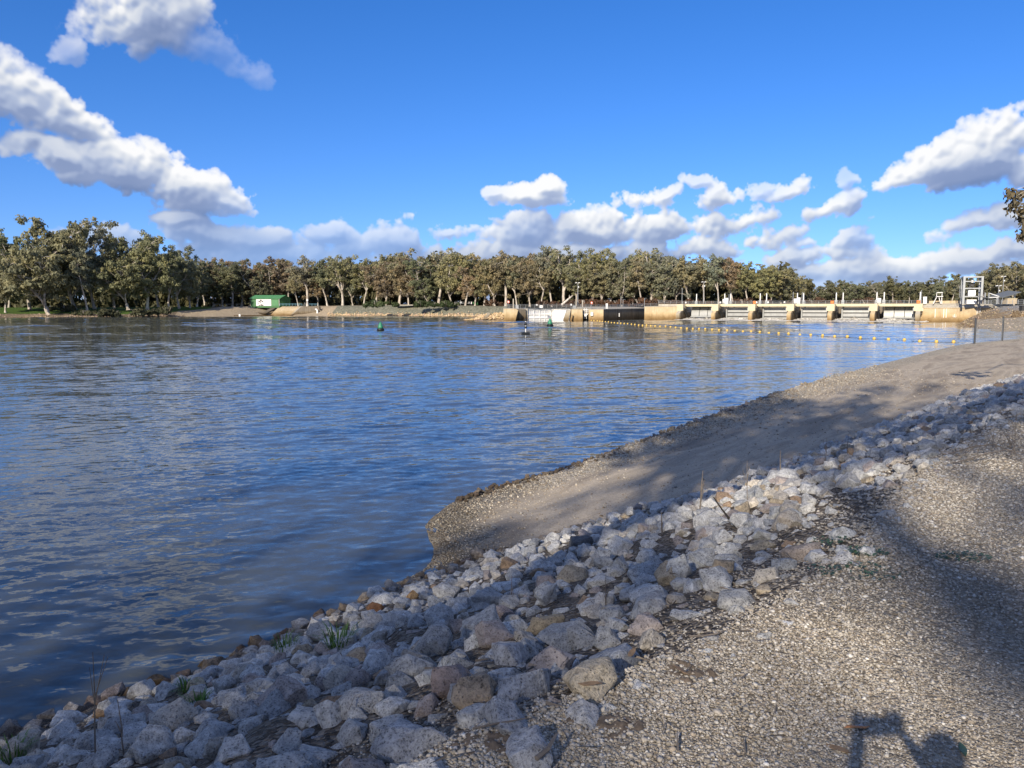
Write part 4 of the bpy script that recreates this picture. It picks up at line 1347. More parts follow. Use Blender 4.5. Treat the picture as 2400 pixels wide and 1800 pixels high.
o, a, b, n = wall('parapet', 1543, 282, 1599, 279, 712.5, 712.5, 4, conc_grey, tw, bot=4.5)
t = thing('sign_board', 'blank white sign panel on the short tan wall beside the ladder', 'sign', (X(1387, 256.4), 255.9, Z(736, 256)))
MB().box(-.4, .4, -.05, .05, -.55, .6).build('panel', white_paint, t); MB().box(-.44, .44, .051, .09, -.59, .64).build('frame', galv, t)
t = thing('gauge_board', 'small white depth gauge on the dark stained wall', 'gauge', (X(1451, 266.5), 266.0, Z(738, 267)))
MB().box(-.14, .14, -.12, -.02, -.6, .6).build('plate', white_paint, t); MB().box(-.03, .03, -.14, -.122, -.5, .5).build('scale_mark', mural_ink, t)
r2 = thing('railing', 'galvanised railing along the dark stained wall top', 'railing', (a2.x, a2.y + 1, a2.z + .22))
rail(None, r2, [(b1.x - 4 - a2.x, 0, 0), (0, 0, 0), (b2.x - a2.x, b2.y - a2.y, b2.z - a2.z + .5)], 1.3, 2.2, (1.0, .66, .33), .03, .34)
r3 = thing('railing', 'galvanised railing stepped up on the parapet left of the weir', 'railing', (X(1510, 284), 284, Z(717.8, 284)))
rail(None, r3, [(0, 0, 0), (X(1540, 284) - X(1510, 284), 0, 0)], 1.0, 2.0, (1.0, .6, .2), .035, 0)
rail(None, r3, [(X(1543, 283) - X(1510, 284), -1, .85), (X(1600, 281) - X(1510, 284), -3, .85)], 1.1, 2.0, (1.0, .5), .035, .3)
# road on top between lock and weir
MB().hexa([(X(1384, 264), 263, 3), (X(1512, 296), 296, 3), (X(1512, 330), 330, 3), (X(1340, 330), 330, 3), (X(1384, 264), 263, 4.0), (X(1512, 296), 296, 4.0), (X(1512, 330), 330, 4.9), (X(1340, 330), 330, 4.9)]).build('lock_island', conc_grey)
tag(bpy.data.objects['lock_island'], kind='structure')
b_ = MB().box(X(1180, 268), X(1236, 268), 263, 330, -1, 4.0).build('lock_apron', conc_grey); tag(b_, kind='structure')
b_ = MB().box(X(1336, 268), X(1386, 268), 264, 330, -1, 3.9).build('lock_apron', conc_grey); tag(b_, kind='structure')


def lamp_post(px, Y, base_y, top_y, lb):
    z0 = Z(base_y, Y)
    t = thing('lamp_post', lb, 'lamp post', (X(px, Y), Y, z0), 0, 'lamp posts at the river works')
    h = Z(top_y, Y) - z0
    MB().tube([(0, 0, 0), (0, 0, h)], [.13, .08], 7).build('pole', galv, t)
    MB().tube([(-.6, 0, h - .05), (.5, 0, h)], .06, 5).build('arm', galv, t)
    for q in (-.65, .4):
        m = MB(); m.prism([(q - .3, -.2, h - .1), (q + .3, -.2, h + .02), (q + .3, -.2, h + .2), (q - .3, -.2, h + .08)], (0, .4, 0)); m.build('lamp_head', white_paint, t)
    MB().box(.08, .4, -.15, .15, h - 1.6, h - 1.2).build('fitting', white_paint, t)
lamp_post(1354, 266, 716, 663, 'tall lamp post by the right lock pier')
lamp_post(1648.5, 278, 712, 661, 'tall lamp post behind the first weir bay')
lamp_post(2338, 232, 714, 670, 'double-headed lamp post by the sloping shelter roof')
lamp_post(2348, 262, 710, 648, 'tall floodlight pole behind the shelter roof')
for px, y0, y1, lb in ((1203, 722, 701, 'short square grey post right of the red round sign'), (1350, 722, 703, 'short square grey post left of the lock lamp post'), (1365, 722, 704, 'short square grey post right of the lock lamp post')):
    Yp = 264
    t = thing('bollard_post', lb, 'post', (X(px, Yp), Yp, Z(y0, Yp)), 0, 'square posts by the lock')
    h = Z(y1, Yp) - Z(y0, Yp)
    MB().box(-.18, .18, -.18, .18, 0, h).build('shaft', conc_grey, t); MB().box(-.22, .22, -.22, .22, h + .003, h + .1).build('cap', conc_grey, t)
for px, py, lb in ((1191.5, 707.5, 'red and white round sign on a post above the left lock pier'), (1386.5, 709.5, 'small red round sign on a post above the short tan wall'), (2373, 706, '')):
    if not lb: continue
    Yp = 263
    z0 = Z(723, Yp)
    t = thing('round_sign', lb, 'sign', (X(px, Yp), Yp, z0), 0, 'red round signs by the lock')
    h = Z(py, Yp) - z0
    MB().tube([(0, 0, 0), (0, 0, h)], .06, 6).build('post', galv, t)
    m = MB(); n = 18
    m.prism([(.46 * math.cos(2 * pi * k / n), -.12, h + .46 * math.sin(2 * pi * k / n)) for k in range(n)], (0, .04, 0)); m.build('disc', rust_red, t)
    m = MB(); m.prism([(.24 * math.cos(2 * pi * k / n), -.13, h + .24 * math.sin(2 * pi * k / n)) for k in range(n)], (0, .006, 0)); m.build('centre', white_paint, t)

for px, y1 in ((1455, 697), (1510, 699), (1800, 704), (1460, 702)):
    Yp = 300
    t = thing('steel_post', {1455: 'thin bent-topped pole behind the dark stained wall', 1510: 'thin pole where the dark wall meets the tan wall', 1800: 'thin pole behind the third weir bay', 1460: 'shorter thin pole right of the bent-topped one'}[px], 'post', (X(px, Yp), Yp, 4.3), 0, 'slim poles behind the training wall')
    MB().tube([(0, 0, 0), (0, 0, Z(y1, Yp) - 4.3)], .09, 6).build('shaft', galv, t)
    MB().tube([(0, 0, Z(y1, Yp) - 4.35), (.9, 0, Z(y1, Yp) - 4.3)], .05, 5).build('bracket', galv, t)

# ------------------------------------------------------------------ left works: shed, boat ramp walls, pipe, railing
def local_thing(name, px, py, Y, lb, cat, group=None, rz=0.0):
    p = at_y(px, py, Y)
    return thing(name, lb, cat, tuple(p), rz, group)

SY = 432.0
# shed seen on its long side, gable end turned to the right
sx0, sx1, sx2 = X(588, SY), X(655, SY), X(681, SY + 7)
zb = Z(717, SY); ze = Z(700, SY); zr = Z(692.0, SY)
shed = thing('shed', 'green metal shed with a white mural panel above the boat ramp', 'shed', (sx0, SY, zb))
Ls = sx1 - sx0; he = ze - zb; hr = zr - zb; D_ = 7.0
gxo = (sx2 - sx0)
m = MB(); m.hexa([(0, 0, -1), (Ls, 0, -1), (gxo, D_, -1), (gxo - Ls, D_, -1), (0, 0, he), (Ls, 0, he), (gxo, D_, he), (gxo - Ls, D_, he)])
m.build('wall', shed_green, shed)
mid0 = Vector((-.7 + (gxo - Ls) / 2, D_ / 2, hr)); mid1 = Vector((Ls + .5 + (gxo - Ls) / 2, D_ / 2, hr))
m = MB()
m.add([(Ls, 0, he), (gxo, D_, he), (Ls + (gxo - Ls) / 2, D_ / 2, hr - .15), (0, 0, he), (gxo - Ls, D_, he), ((gxo - Ls) / 2, D_ / 2, hr - .15)], [(0, 1, 2), (3, 5, 4)])
m.build('gable', shed_green, shed)
rf = MB()
rf.hexa([(-.7, -.6, he - .1), (Ls + .5, -.6, he - .1), tuple(mid1), tuple(mid0), (-.7, -.6, he + .05), (Ls + .5, -.6, he + .05), tuple(mid1 + Vector((0, 0, .15))), tuple(mid0 + Vector((0, 0, .15)))])
rf.hexa([tuple(mid0), tuple(mid1), (gxo + .5, D_ + .6, he - .1), (gxo - Ls - .7, D_ + .6, he - .1), tuple(mid0 + Vector((0, 0, .15))), tuple(mid1 + Vector((0, 0, .15))), (gxo + .5, D_ + .6, he + .05), (gxo - Ls - .7, D_ + .6, he + .05)])
roof = rf.build('roof', roof_green, shed)
for k in range(14):
    f0 = (k + .5) / 14
    a = Vector((-.7, -.6, he + .06)).lerp(Vector((Ls + .5, -.6, he + .06)), f0); b = (mid0 + Vector((0, 0, .16))).lerp(mid1 + Vector((0, 0, .16)), f0)
    MB().tube([a, b], .05, 4).build('roof_rib', roof_green, roof)
px_ = lambda q: X(q, SY) - sx0
MB().box(px_(601), px_(636), -.12, -.02, .05, he - .25).build('mural_panel', white_paint, shed)
dr = MB().box(px_(637), px_(652), -.10, -.02, .05, he - .3).build('door', shed_green, shed); dr['label'] = 'bright green roller door'
dr.data.materials[0] = roof_green
# tree outline printed on the mural: a trunk and some leaf masses
m = MB(); cx = px_(612)
m.prism([(cx - .18, -.125, .1), (cx + .18, -.125, .1), (cx + .1, -.125, 1.8), (cx - .1, -.125, 1.8)], (0, .003, 0))
for (dx, dz, r) in ((-.9, 2.4, .55), (0, 3.0, .6), (.9, 2.5, .55), (-.3, 2.1, .4), (1.3, 1.6, .35), (-1.3, 1.5, .35), (.2, .5, .55), (1.0, .45, .5), (-.9, .4, .45)):
    m.prism([(cx + dx + r * math.cos(a) * (1 + .25 * math.sin(5 * a)), -.125, dz + r * .75 * math.sin(a)) for a in [2 * pi * k / 14 for k in range(14)]], (0, .003, 0))
m.build('mural_print', mural_ink, shed)
MB().tube([(Ls - .05, -.16, 0), (Ls - .05, -.16, he)], .09, 6).build('downpipe', white_paint, shed)
# ramp: left wing wall, sloping slabs, dark retaining wall and its pale slope
def solid(name, lb, cat, pts, d, mat, kind=None, Y=None):
    """pts: (photo x, photo y, depth); d: depth of the solid"""
    P = [at_y(*q) for q in pts]
    o0 = P[0].copy()
    m = MB(); m.prism([p - o0 for p in P], d)
    o = m.build(name, mat); o.location = o0
    tag(o, lb, cat, None, kind)
    return o
solid('ramp_slab', 'broad tan concrete slab sloping to the water right of the shed', 'ramp', [(630, 741.5, 422), (678, 741.5, 422), (706, 718, 434), (655, 718, 434)], (0, .5, -3), conc_tan)
solid('ramp_kerb', 'pale concrete kerb along the right edge of the sloping slab', 'kerb', [(676, 741.5, 421), (681, 741.5, 421), (710, 717.2, 433), (704, 717.2, 433)], (0, .6, -2), conc_grey)
solid('retaining_wall', 'dark concrete retaining wall behind the white bent pipe', 'wall', [(680, 742, 424), (750, 742, 424), (748, 718, 424), (707, 718, 424)], (0, 3, 0), conc_dark)
solid('wing_wall', 'short dark wall stub right of the white bent pipe', 'wall', [(744, 742, 422.5), (753, 742, 422.5), (753, 726.5, 422.5), (744, 726.5, 422.5)], (0, 1.5, 0), conc_dark)
solid('ramp_wall', 'long low dark wall stepping up the boat ramp below the shed', 'wall', [(556, 733.5, 424), (622, 735, 420), (652, 718, 436), (642, 718, 436), (618, 730.5, 424), (560, 731.5, 428)], (0, 1.0, -.6), conc_dark)
solid('ramp_toe', 'pale concrete toe wall at the waterline of the boat ramp', 'kerb', [(548, 742, 400), (640, 741.5, 419), (640, 738.5, 419), (548, 738.6, 400)], (0, .6, 0), conc_tan)
p0 = at_y(744, 741, 421)
t = thing('drain_pipe', 'white bent drain pipe standing at the dark retaining wall', 'pipe', tuple(p0))
MB().tube([(0, 0, -1.5), (0, 0, 2.9), (-.15, 0, 3.4), (-.6, 0, 3.75), (-1.2, 0, 3.75)], .45, 10).build('pipe', white_paint, t, True)
MB().lathe([(.56, 0), (.56, .25)], 10, (0, 0, 1.6)).build('collar', white_paint, t)
t = local_thing('marker_post', 562, 741, 398, 'short white marker block at the waterline of the boat ramp', 'marker')
MB().box(-.4, .4, -.3, .3, -.6, 1.0).build('body', white_paint, t); MB().box(-.45, .45, -.35, .35, 1.003, 1.1).build('cap', conc_grey, t)
Yr = 431
t = thing('railing', 'blue-grey pipe railing above the tan sloping slab', 'railing', (X(656, Yr), Yr, Z(717.5, Yr)))
rail(None, t, [(0, 0, 0), (X(708, Yr) - X(656, Yr), 0, 0)], 1.35, 1.9, (1.0, .55), .06, 0, mat=blue_rail)
t = thing('railing', 'blue-grey pipe railing above the dark retaining wall', 'railing', (X(724, Yr), Yr, Z(717.5, Yr)))
rail(None, t, [(0, 0, 0), (X(746, Yr) - X(724, Yr), 0, 0)], 1.3, 1.9, (1.0, .55), .06, 0, mat=blue_rail)
t = local_thing('notice_post', 720.5, 717.5, 430, 'white post with a small notice between the two blue railings', 'post')
MB().tube([(0, 0, 0), (0, 0, 4.0)], .16, 6).build('post', white_paint, t); MB().box(-.45, .45, -.2, -.1, 2.9, 3.7).build('panel', white_paint, t)
t = local_thing('frame_stand', 714.5, 717.5, 430, 'low steel frame stand left of the white notice post', 'stand')
m = MB(); m.tube([(-.6, 0, 0), (-.6, 0, 1.2), (.6, 0, 1.2), (.6, 0, 0)], .08, 5); m.build('frame', galv, t); MB().tube([(-.1, 0, 0), (-.1, 0, 2.0)], .07, 5).build('post', galv, t)
for k, (px, lb) in enumerate(((538, 'leftmost timber picnic table on the bank left of the shed'), (562, 'timber picnic table nearest the green shed'), (510, 'timber picnic table in deep shade far left of the shed'))):
    t = local_thing('picnic_table', px, 716.5, 440, lb, 'picnic table', 'picnic tables left of the shed')
    MB().box(-2.2, 2.2, -.5, .5, .95, 1.08).build('tabletop', timber, t)
    for s in (-1, 1):
        MB().box(-2.2, 2.2, s * .95 - .18, s * .95 + .18, .55, .64).build('bench', timber, t)
        MB().box(s * 1.5 - .15, s * 1.5 + .15, -1.0, 1.0, 0, .546).build('leg', conc_grey, t)
        MB().box(s * 1.5 - .12, s * 1.5 + .12, -.2, .2, .55, .947).build('pedestal', conc_grey, t)
# notice board and green bins on the embankment
Yn = 402
t = thing('notice_board', 'railed stand with a white notice board on the embankment top', 'sign', (X(1066, Yn), Yn, Z(715, Yn)))
L_ = X(1106, Yn) - X(1066, Yn)
m = MB(); m.tube([(0, 0, 1.5), (L_, 0, 1.5)], .08, 5); m.tube([(0, 0, .8), (L_, 0, .8)], .08, 5); m.build('rail', galv, t)
for q in (0, .33, .66, 1): MB().tube([(L_ * q, 0, 0), (L_ * q, 0, 2.6 if q in (.33,) else 1.6)], .09, 5).build('post', galv, t)
MB().box(L_ * .82, L_ * 1.0, -.1, -.02, .5, 1.7).build('panel', white_paint, t)
MB().box(L_ * .30, L_ * .42, -.1, -.02, 1.0, 1.8).build('panel', galv, t)
for k, px in enumerate((1110, 1114.5, 1119)):
    t = local_thing('bin', px, 715, 402, ['green drum bin next to the white notice board', 'middle green drum bin right of the notice board', 'green drum bin farthest right of the notice board'][k], 'bin', 'green drum bins on the embankment')
    MB().lathe([(.36, 0), (.38, 1.2), (.36, 1.5)], 10).build('body', shed_green, t); MB().lathe([(.40, 1.503), (.40, 1.6)], 10).build('lid', shed_green, t)
# path edge on the embankment crest
m = MB(); q = [at_y(x, 715.2, Y) for x, Y in ((925, 404), (1000, 396), (1075, 392))]
for a, b in zip(q[:-1], q[1:]): m.hexa([(a.x, a.y, 5.55), (b.x, b.y, 5.55), (b.x, b.y + 4, 5.55), (a.x, a.y + 4, 5.55), (a.x, a.y, 5.95), (b.x, b.y, 5.95), (b.x, b.y + 4, 5.95), (a.x, a.y + 4, 5.95)])
tag(m.build('crest_path', conc_grey), kind='structure')
# fallen pale log behind the lock
t = local_thing('fallen_log', 1316, 713, 318, 'pale leaning dead trunk behind the lock railing', 'log')
MB().tube([(0, 0, -.3), (2.2, 0, 1.6), (4.6, .3, 3.6)], [.5, .42, .28], 7).build('stem', bark, t); MB().tube([(3.2, .1, 2.4), (3.2, .2, 3.8)], [.16, .06], 5).build('branch', bark, t)

# ------------------------------------------------------------------ right works: abutment, bank, gantry, shelter
RA = at_z(2152, 754.0, 0)                                  # right end of the weir
ab = thing('abutment', 'two-stepped tan concrete abutment at the right end of the weir', 'wall', (RA.x, RA.y, 0), WRZ - .18)
def rx(px):                                               # along the abutment face
    d = ray(px, 722); c, s = math.cos(WRZ - .18), math.sin(WRZ - .18)
    n = Vector((-s, c, 0)); tt = RA.dot(n) / (d.x * n.x + d.y * n.y)
    p = Vector((d.x * tt, d.y * tt, 0)) - RA
    return p.x * c + p.y * s
L1, L2 = rx(2272), rx(2345)
MB().box(.4, L1, -1.2, 3, -1.5, 1.25).build('lower_step', conc_tan, ab)
MB().box(.4, L2, .3, 5, -1.5, 4.05).build('upper_wall', conc_tan, ab)
MB().box(.3, L2 + .1, .15, 5.1, 4.053, 4.3).build('coping', conc_tan, ab)
# rough grey riprap band above it with a beige slab on top
m = MB(); m.prism([(.3, .6, 4.31), (.3, 2.2, 5.45), (.3, 7, 5.45), (.3, 7, 4.31)], (L2 + 1.5, 0, 0)); m.build('rubble_band', conc_grey, ab)
MB().box(0.2, rx(2300), 2.0, 6, 5.453, 5.65).build('ledge', conc_grey, ab)
MB().box(1.6, rx(2262), 5, 7, 5.655, 6.45).build('parapet', conc_tan, ab)
for px in (2158, 2192, 2218, 2212):
    x = rx(px); MB().tube([(x, .26, 1.3), (x, .26, 4.0)], .10, 5).build('white_pipe', white_paint, ab)
x = rx(2238); m = MB(); m.tube([(x - .4, .2, 2.2), (x - .4, .2, 1.5), (x + .4, .2, 1.5), (x + .4, .2, 2.2)], .09, 5); m.tube([(x, .2, 1.5), (x, .2, 2.4)], .09, 5); m.build('mooring_bracket', white_paint, ab)
x = rx(2294); m = MB()
for s in (-.4, .4): m.tube([(x + s, .1, 1.2), (x + s, .1, 4.4)], .08, 5)
for z in (1.6, 2.0, 2.4, 2.8, 3.2, 3.6): m.tube([(x - .4, .1, z), (x + .4, .1, z)], .05, 4)
m.build('ladder', white_paint, ab)
t = thing('sign_board', 'blank white square board at the right end of the weir deck', 'sign', (RA.x, RA.y, 0), WRZ)
MB().box(.25, 1.25, -2.3, -2.2, 3.3, 4.2).build('panel', white_paint, t); MB().tube([(.75, -2.1, 2.4), (.75, -2.1, 4.3)], .06, 5).build('post', galv, t)
# bank between abutment and the fence: tan rubble below, grey gravel near
def m_right_bank():
    g = G('rubble_bank')
    p = g.pos(); cell = g.vor(p, 4.5, 'Color'); s = g.n('ShaderNodeSeparateColor'); g.put(s.inputs[0], cell); dd = g.vor(p, 4.5)
    a = g.noise(p, .25, 5, .6)
    warm = g.ramp(s.outputs[0], (0, (.17, .115, .06)), (.6, (.36, .26, .15)), (1, (.52, .42, .29)))
    grey = g.ramp(s.outputs[0], (0, (.22, .21, .19)), (.6, (.36, .35, .32)), (1, (.55, .54, .50)))
    sep = g.n('ShaderNodeSeparateXYZ'); g.put(sep.inputs[0], p)
    k = g.math('ADD', g.math('DIVIDE', sep.outputs[2], 5.5), g.math('MULTIPLY', g.math('SUBTRACT', a, .5), .8))
    c = g.mix(g.ramp(k, (.55, 0.0), (.78, 1.0)), warm, grey)
    return g.finish(c, .95, g.bump(g.math('SUBTRACT', 1, dd), 1.0, .25), spec=.1)
rb_mat = m_right_bank()
RB = [(at_z(2262, 757.5, 0) + Vector((2, 6, 0)), 22), (at_z(2254, 759.5, 0), 24), (at_z(2260, 764, 0), 27), (at_z(2288, 768, 0), 30), (at_z(2334, 772, 0), 32), (at_z(2376, 777, 0), 34), (Vector((86, 118, 0)), 26), (Vector((76, 104, 0)), 26), (Vector((70, 94, .4)), 26)]
P_ = catmull([(p.x, p.y, p.z) for p, w_0 in RB], [8] * (len(RB) - 1)); Wd = catmull([(w_0, 0, 0) for p, w_0 in RB], [8] * (len(RB) - 1))[:, 0]
dirn = np.array([0.86, 0.50])
rows = []
for tt, z in ((-.12, -1.2), (0, 0), (.15, .95), (.32, 2.0), (.55, 3.3), (.78, 4.1), (1.0, 4.7), (1.3, 4.9), (2.5, 5.0), (6, 5.1), (30, 5.1)):
    q = P_.copy(); q[:, :2] += dirn * (Wd * tt)[:, None]; q[:, 2] = np.maximum(z, P_[:, 2] * (1 if tt > 0 else 0)); rows.append(q)
loft_object('right_bank', np.array(rows), rb_mat, .35, 5.5, .5)
# gantry tower
GY = 228.0
gz = Z(710, GY)
t = thing('gantry_tower', 'tall grey-white steel frame tower with machinery at the right end', 'tower', (X(2275, GY), GY, 5.4), -.35)
H_ = Z(648, GY) - 5.4; wd = (X(2294, GY) - X(2258, GY)) / 2 * 1.02
for sx in (-1, 1):
    for yy in (-1.4, 1.4):
        MB().box(sx * wd - .28, sx * wd + .28, yy - .28, yy + .28, 0, H_ - .4).build('column', galv, t)
m = MB(); m.box(-wd - .3, wd + .3, -1.7, 1.7, H_ - .4, H_); m.build('top_frame', galv, t)
for z in (H_ * .25, H_ * .55, H_ * .8):
    for yy in (-1.4, 1.4): MB().box(-wd + .283, wd - .283, yy - .14, yy + .14, z, z + .28).build('cross_beam', galv, t)
MB().box(-1.0, .9, -.9, .9, H_ * .29, H_ * .50).build('cabinet', white_paint, t)
MB().box(-1.3, 1.2, -1.1, 1.1, .02, H_ * .16).build('motor_base', white_paint, t)
m = MB(); m.tube([(-.9, 0, H_ * .72), (.7, 0, H_ * .72)], .38, 10); m.box(-.4, .4, -.5, .5, H_ * .64, H_ * .7); m.build('winch_drum', dark_steel, t)
MB().box(-.25, .25, -.3, .3, H_ * .78, H_ * .955).build('hook_block', white_paint, t)
m = MB(); m.prism([(-1.4, -.2, H_ * .29), (-.9, -.2, H_ * .29), (-.1, -.2, H_ * .72), (-.6, -.2, H_ * .72)], (0, .3, 0)); m.build('chute', dark_steel, t)
t = thing('ladder_cage', 'grey mesh ladder cage left of the gantry tower', 'cage', (X(2252, GY), GY, 5.4), -.35)
m = MB(); hz = Z(669, GY) - 5.4
for s in (-.55, 0, .55): m.tube([(s, 0, 1.9), (s, 0, hz)], .06, 4)
for k in range(11): m.tube([(-.55, 0, 1.9 + (hz - 1.9) * k / 10), (.55, 0, 1.9 + (hz - 1.9) * k / 10)], .04, 4)
m.build('cage_mesh', galv, t)['kind'] = 'stuff'
MB().tube([(.55, 0, 0), (.55, 0, 1.9)], .07, 4).build('leg', galv, t)
t = thing('steel_stand', 'white splayed steel stand with a box frame on top, left of the gantry tower', 'stand', (X(2200, 236), 236, 5.5), -.2)
m = MB(); m.box(-.8, .8, -.4, .4, 3.3, 3.5); m.tube([(-.75, 0, 2.3), (-.75, 0, 3.3)], .09, 4); m.tube([(.75, 0, 2.3), (.75, 0, 3.3)], .09, 4); m.box(-.9, .9, -.5, .5, 2.1, 2.3); m.build('frame', white_paint, t)
for (a, b) in (((-.7, 0, 2.1), (-1.6, 0, 0)), ((-.1, 0, 2.1), (.5, 0, 0)), ((.7, 0, 2.1), (.8, 0, 0))): MB().tube([a, b], .12, 5).build('leg', white_paint, t)
# shelter with a tilted roof and a tan kiosk under it
ShY = 222.0
t = thing('shelter', 'open shelter with a tilted dark grey roof at the far right', 'shelter', (X(2345, ShY), ShY, 5.4))
q = lambda px, py: (X(px, ShY) - X(2345, ShY), Z(py, ShY) - 5.4)
m = MB(); a = q(2338, 697); b = q(2381, 684.5)
m.hexa([(a[0], -2, a[1] - .12), (b[0], -2, b[1] - .12), (b[0], 4, b[1] + .4), (a[0], 4, a[1] + .4), (a[0], -2, a[1]), (b[0], -2, b[1]), (b[0], 4, b[1] + .55), (a[0], 4, a[1] + .55)])
m.build('roof', shade_roof, t)
m = MB(); a = q(2293, 696); b = q(2330, 703)
m.hexa([(a[0], -1, a[1]), (b[0], -1, b[1]), (b[0], 2, b[1] + .3), (a[0], 2, a[1] + .3), (a[0], -1, a[1] + .15), (b[0], -1, b[1] + .15), (b[0], 2, b[1] + .45), (a[0], 2, a[1] + .45)])
lr = m.build('roof', shade_roof, t)
for px, py in ((2307, 686), (2315.5, 686), (2335, 697), (2362, 692), (2376, 688)):
    a = q(px, py); MB().box(a[0] - .14, a[0] + .14, -.15, .15, 0, a[1]).build('post', galv, t)
for (pa, pb) in (((2316, 687), (2340, 695)), ((2316, 697), (2362, 697)), ((2340, 698), (2380, 690)), ((2362, 695), (2372, 702))):
    a = q(*pa); b = q(*pb); MB().tube([(a[0], 0, a[1]), (b[0], 0, b[1])], .12, 5).build('strut', white_paint, t)
t = thing('kiosk', 'small tan box kiosk under the tilted shelter roof', 'kiosk', (X(2366, ShY - 1), ShY - 1, 5.4))
hw = (X(2377, ShY) - X(2355, ShY)) / 2
MB().box(-hw, hw, -1.0, 1.2, 0, Z(700, ShY) - 5.4).build('wall', conc_tan, t); MB().box(-hw - .1, hw + .1, -1.1, 1.3, Z(700, ShY) - 5.397, Z(699.2, ShY) - 5.4).build('roof', conc_deck, t)
t = thing('railing', 'galvanised safety railing below the shelter at the far right', 'railing', (X(2298, 224), 224, 5.2))
rail(None, t, [(0, 0, 0), (X(2440, 205) - X(2298, 224), -19, 0)], 1.25, 1.7, (1.0, .55, .1), .05, .35)
t = thing('bin', 'dark wheelie bin cut by the right edge of the photo', 'bin', tuple(at_y(2398, 728.5, 165)), 0)
MB().prism([(-.55, -.5, 0), (.55, -.5, 0), (.6, -.5, 1.0), (-.6, -.5, 1.0)], (0, 1.0, 0)).build('body', dark_steel, t); MB().box(-.64, .64, -.55, .55, 1.003, 1.12).build('lid', black_rubber, t)
p = at_y(2398, 728.5, 165); MB().box(p.x - 1.0, p.x + 6, p.y - 1, p.y + 2, 2, p.z - .004).build('paving_pad', rb_mat)['kind'] = 'structure'

# ------------------------------------------------------------------ marks and floats on the water
def water_z(x, y):
    hw_ = y * .80 + 9
    return float(wave_height(np.array([x]), np.array([y]), np.array([max(2 * hw_ / 620, y * .0058) * .8]))[0])

def cone_buoy(px, py, lb):
    p = at_z(px, py, 0)
    t = thing('channel_buoy', lb, 'buoy', tuple(p), 0, 'green channel buoys')
    s = p.y / 150.0
    MB().lathe([(.30, -.25), (.62, -.2), (.66, .22), (.60, .30)], 20).build('float_collar', black_rubber, t, True)
    MB().lathe([(.50, .303), (.47, .55), (.36, .9), (.22, 1.2), (.17, 1.32), (.05, 1.38)], 20).build('cone', green_paint, t, True)
    MB().lathe([(.06, 1.37), (.06, 1.52)], 10).build('topmark', green_paint, t)
    t.scale = (1.05 * s ** .5,) * 3; t.location.z = .12 + water_z(p.x, p.y)
    return t
cone_buoy(892, 776, 'green conical channel buoy on open water, left of the other')
cone_buoy(1289, 764.5, 'green conical channel buoy floating in front of the white lock gate')
p = at_z(1232, 784, 0)
t = thing('beacon_buoy', 'black and white beacon with ball and cone marks on a dark float', 'buoy', (p.x, p.y, .14 + water_z(p.x, p.y)), .2)
MB().box(-.58, .58, -.5, .5, -.25, .26).build('float', black_rubber, t)
MB().tube([(0, 0, .263), (0, 0, 2.35)], .065, 8).build('pole', white_paint, t)
MB().lathe([(.05, .86), (.19, .9), (.22, 1.02), (.19, 1.15), (.05, 1.2)], 12).build('drum', black_rubber, t, True)
MB().lathe([(.29, 1.42), (.05, 1.92)], 14).build('cone', black_rubber, t, True)
MB().lathe([(.03, 2.03), (.17, 2.09), (.235, 2.24), (.17, 2.40), (.03, 2.45)], 14).build('ball', black_rubber, t, True)
# yellow floats on their line: photo positions along the curve
FL = [(1386, 750.6), (1392, 751), (1400, 751.6), (1406, 752.2), (1412, 753), (1419, 754), (1426, 755), (1433, 755.6), (1440, 756), (1447.5, 756.8), (1455, 757.5), (1463, 758.2), (1471, 759), (1480, 760), (1488, 761), (1497, 761.8)] + \
     [(1500 + a / 4.424, 640 + b / 4.424) for a, b in ((27, 541), (68, 542), (112, 545), (158, 548), (208, 551), (266, 554), (317, 558), (370, 562), (426, 567), (487, 572), (548, 575), (612, 578), (677, 581), (747, 585), (819, 589), (903, 594), (983, 599), (1067, 604), (1152, 609), (1242, 614), (1335, 620), (1437, 626), (1539, 631), (1658, 638), (1770, 645), (1894, 650), (2018, 656), (2148, 663))] + \
     [(1900 + a / 4.424, 600 + b / 4.424) for a, b in ((380, 842), (515, 852), (659, 858), (806, 864), (970, 871), (1130, 882), (1303, 890), (1480, 894))]
FL = [(x, y + 1.2) for x, y in FL]
fm = MB().lathe([(.06, -.20), (.17, -.15), (.24, -.02), (.25, .07), (.21, .19), (.11, .27), (.03, .29)], 14)
fm2 = MB().lathe([(.05, .285), (.05, .35)], 8)
fme = fm.mesh('body', yellow_float, True); eye = fm2.mesh('eye', black_rubber)
n = len(FL)
pts = []
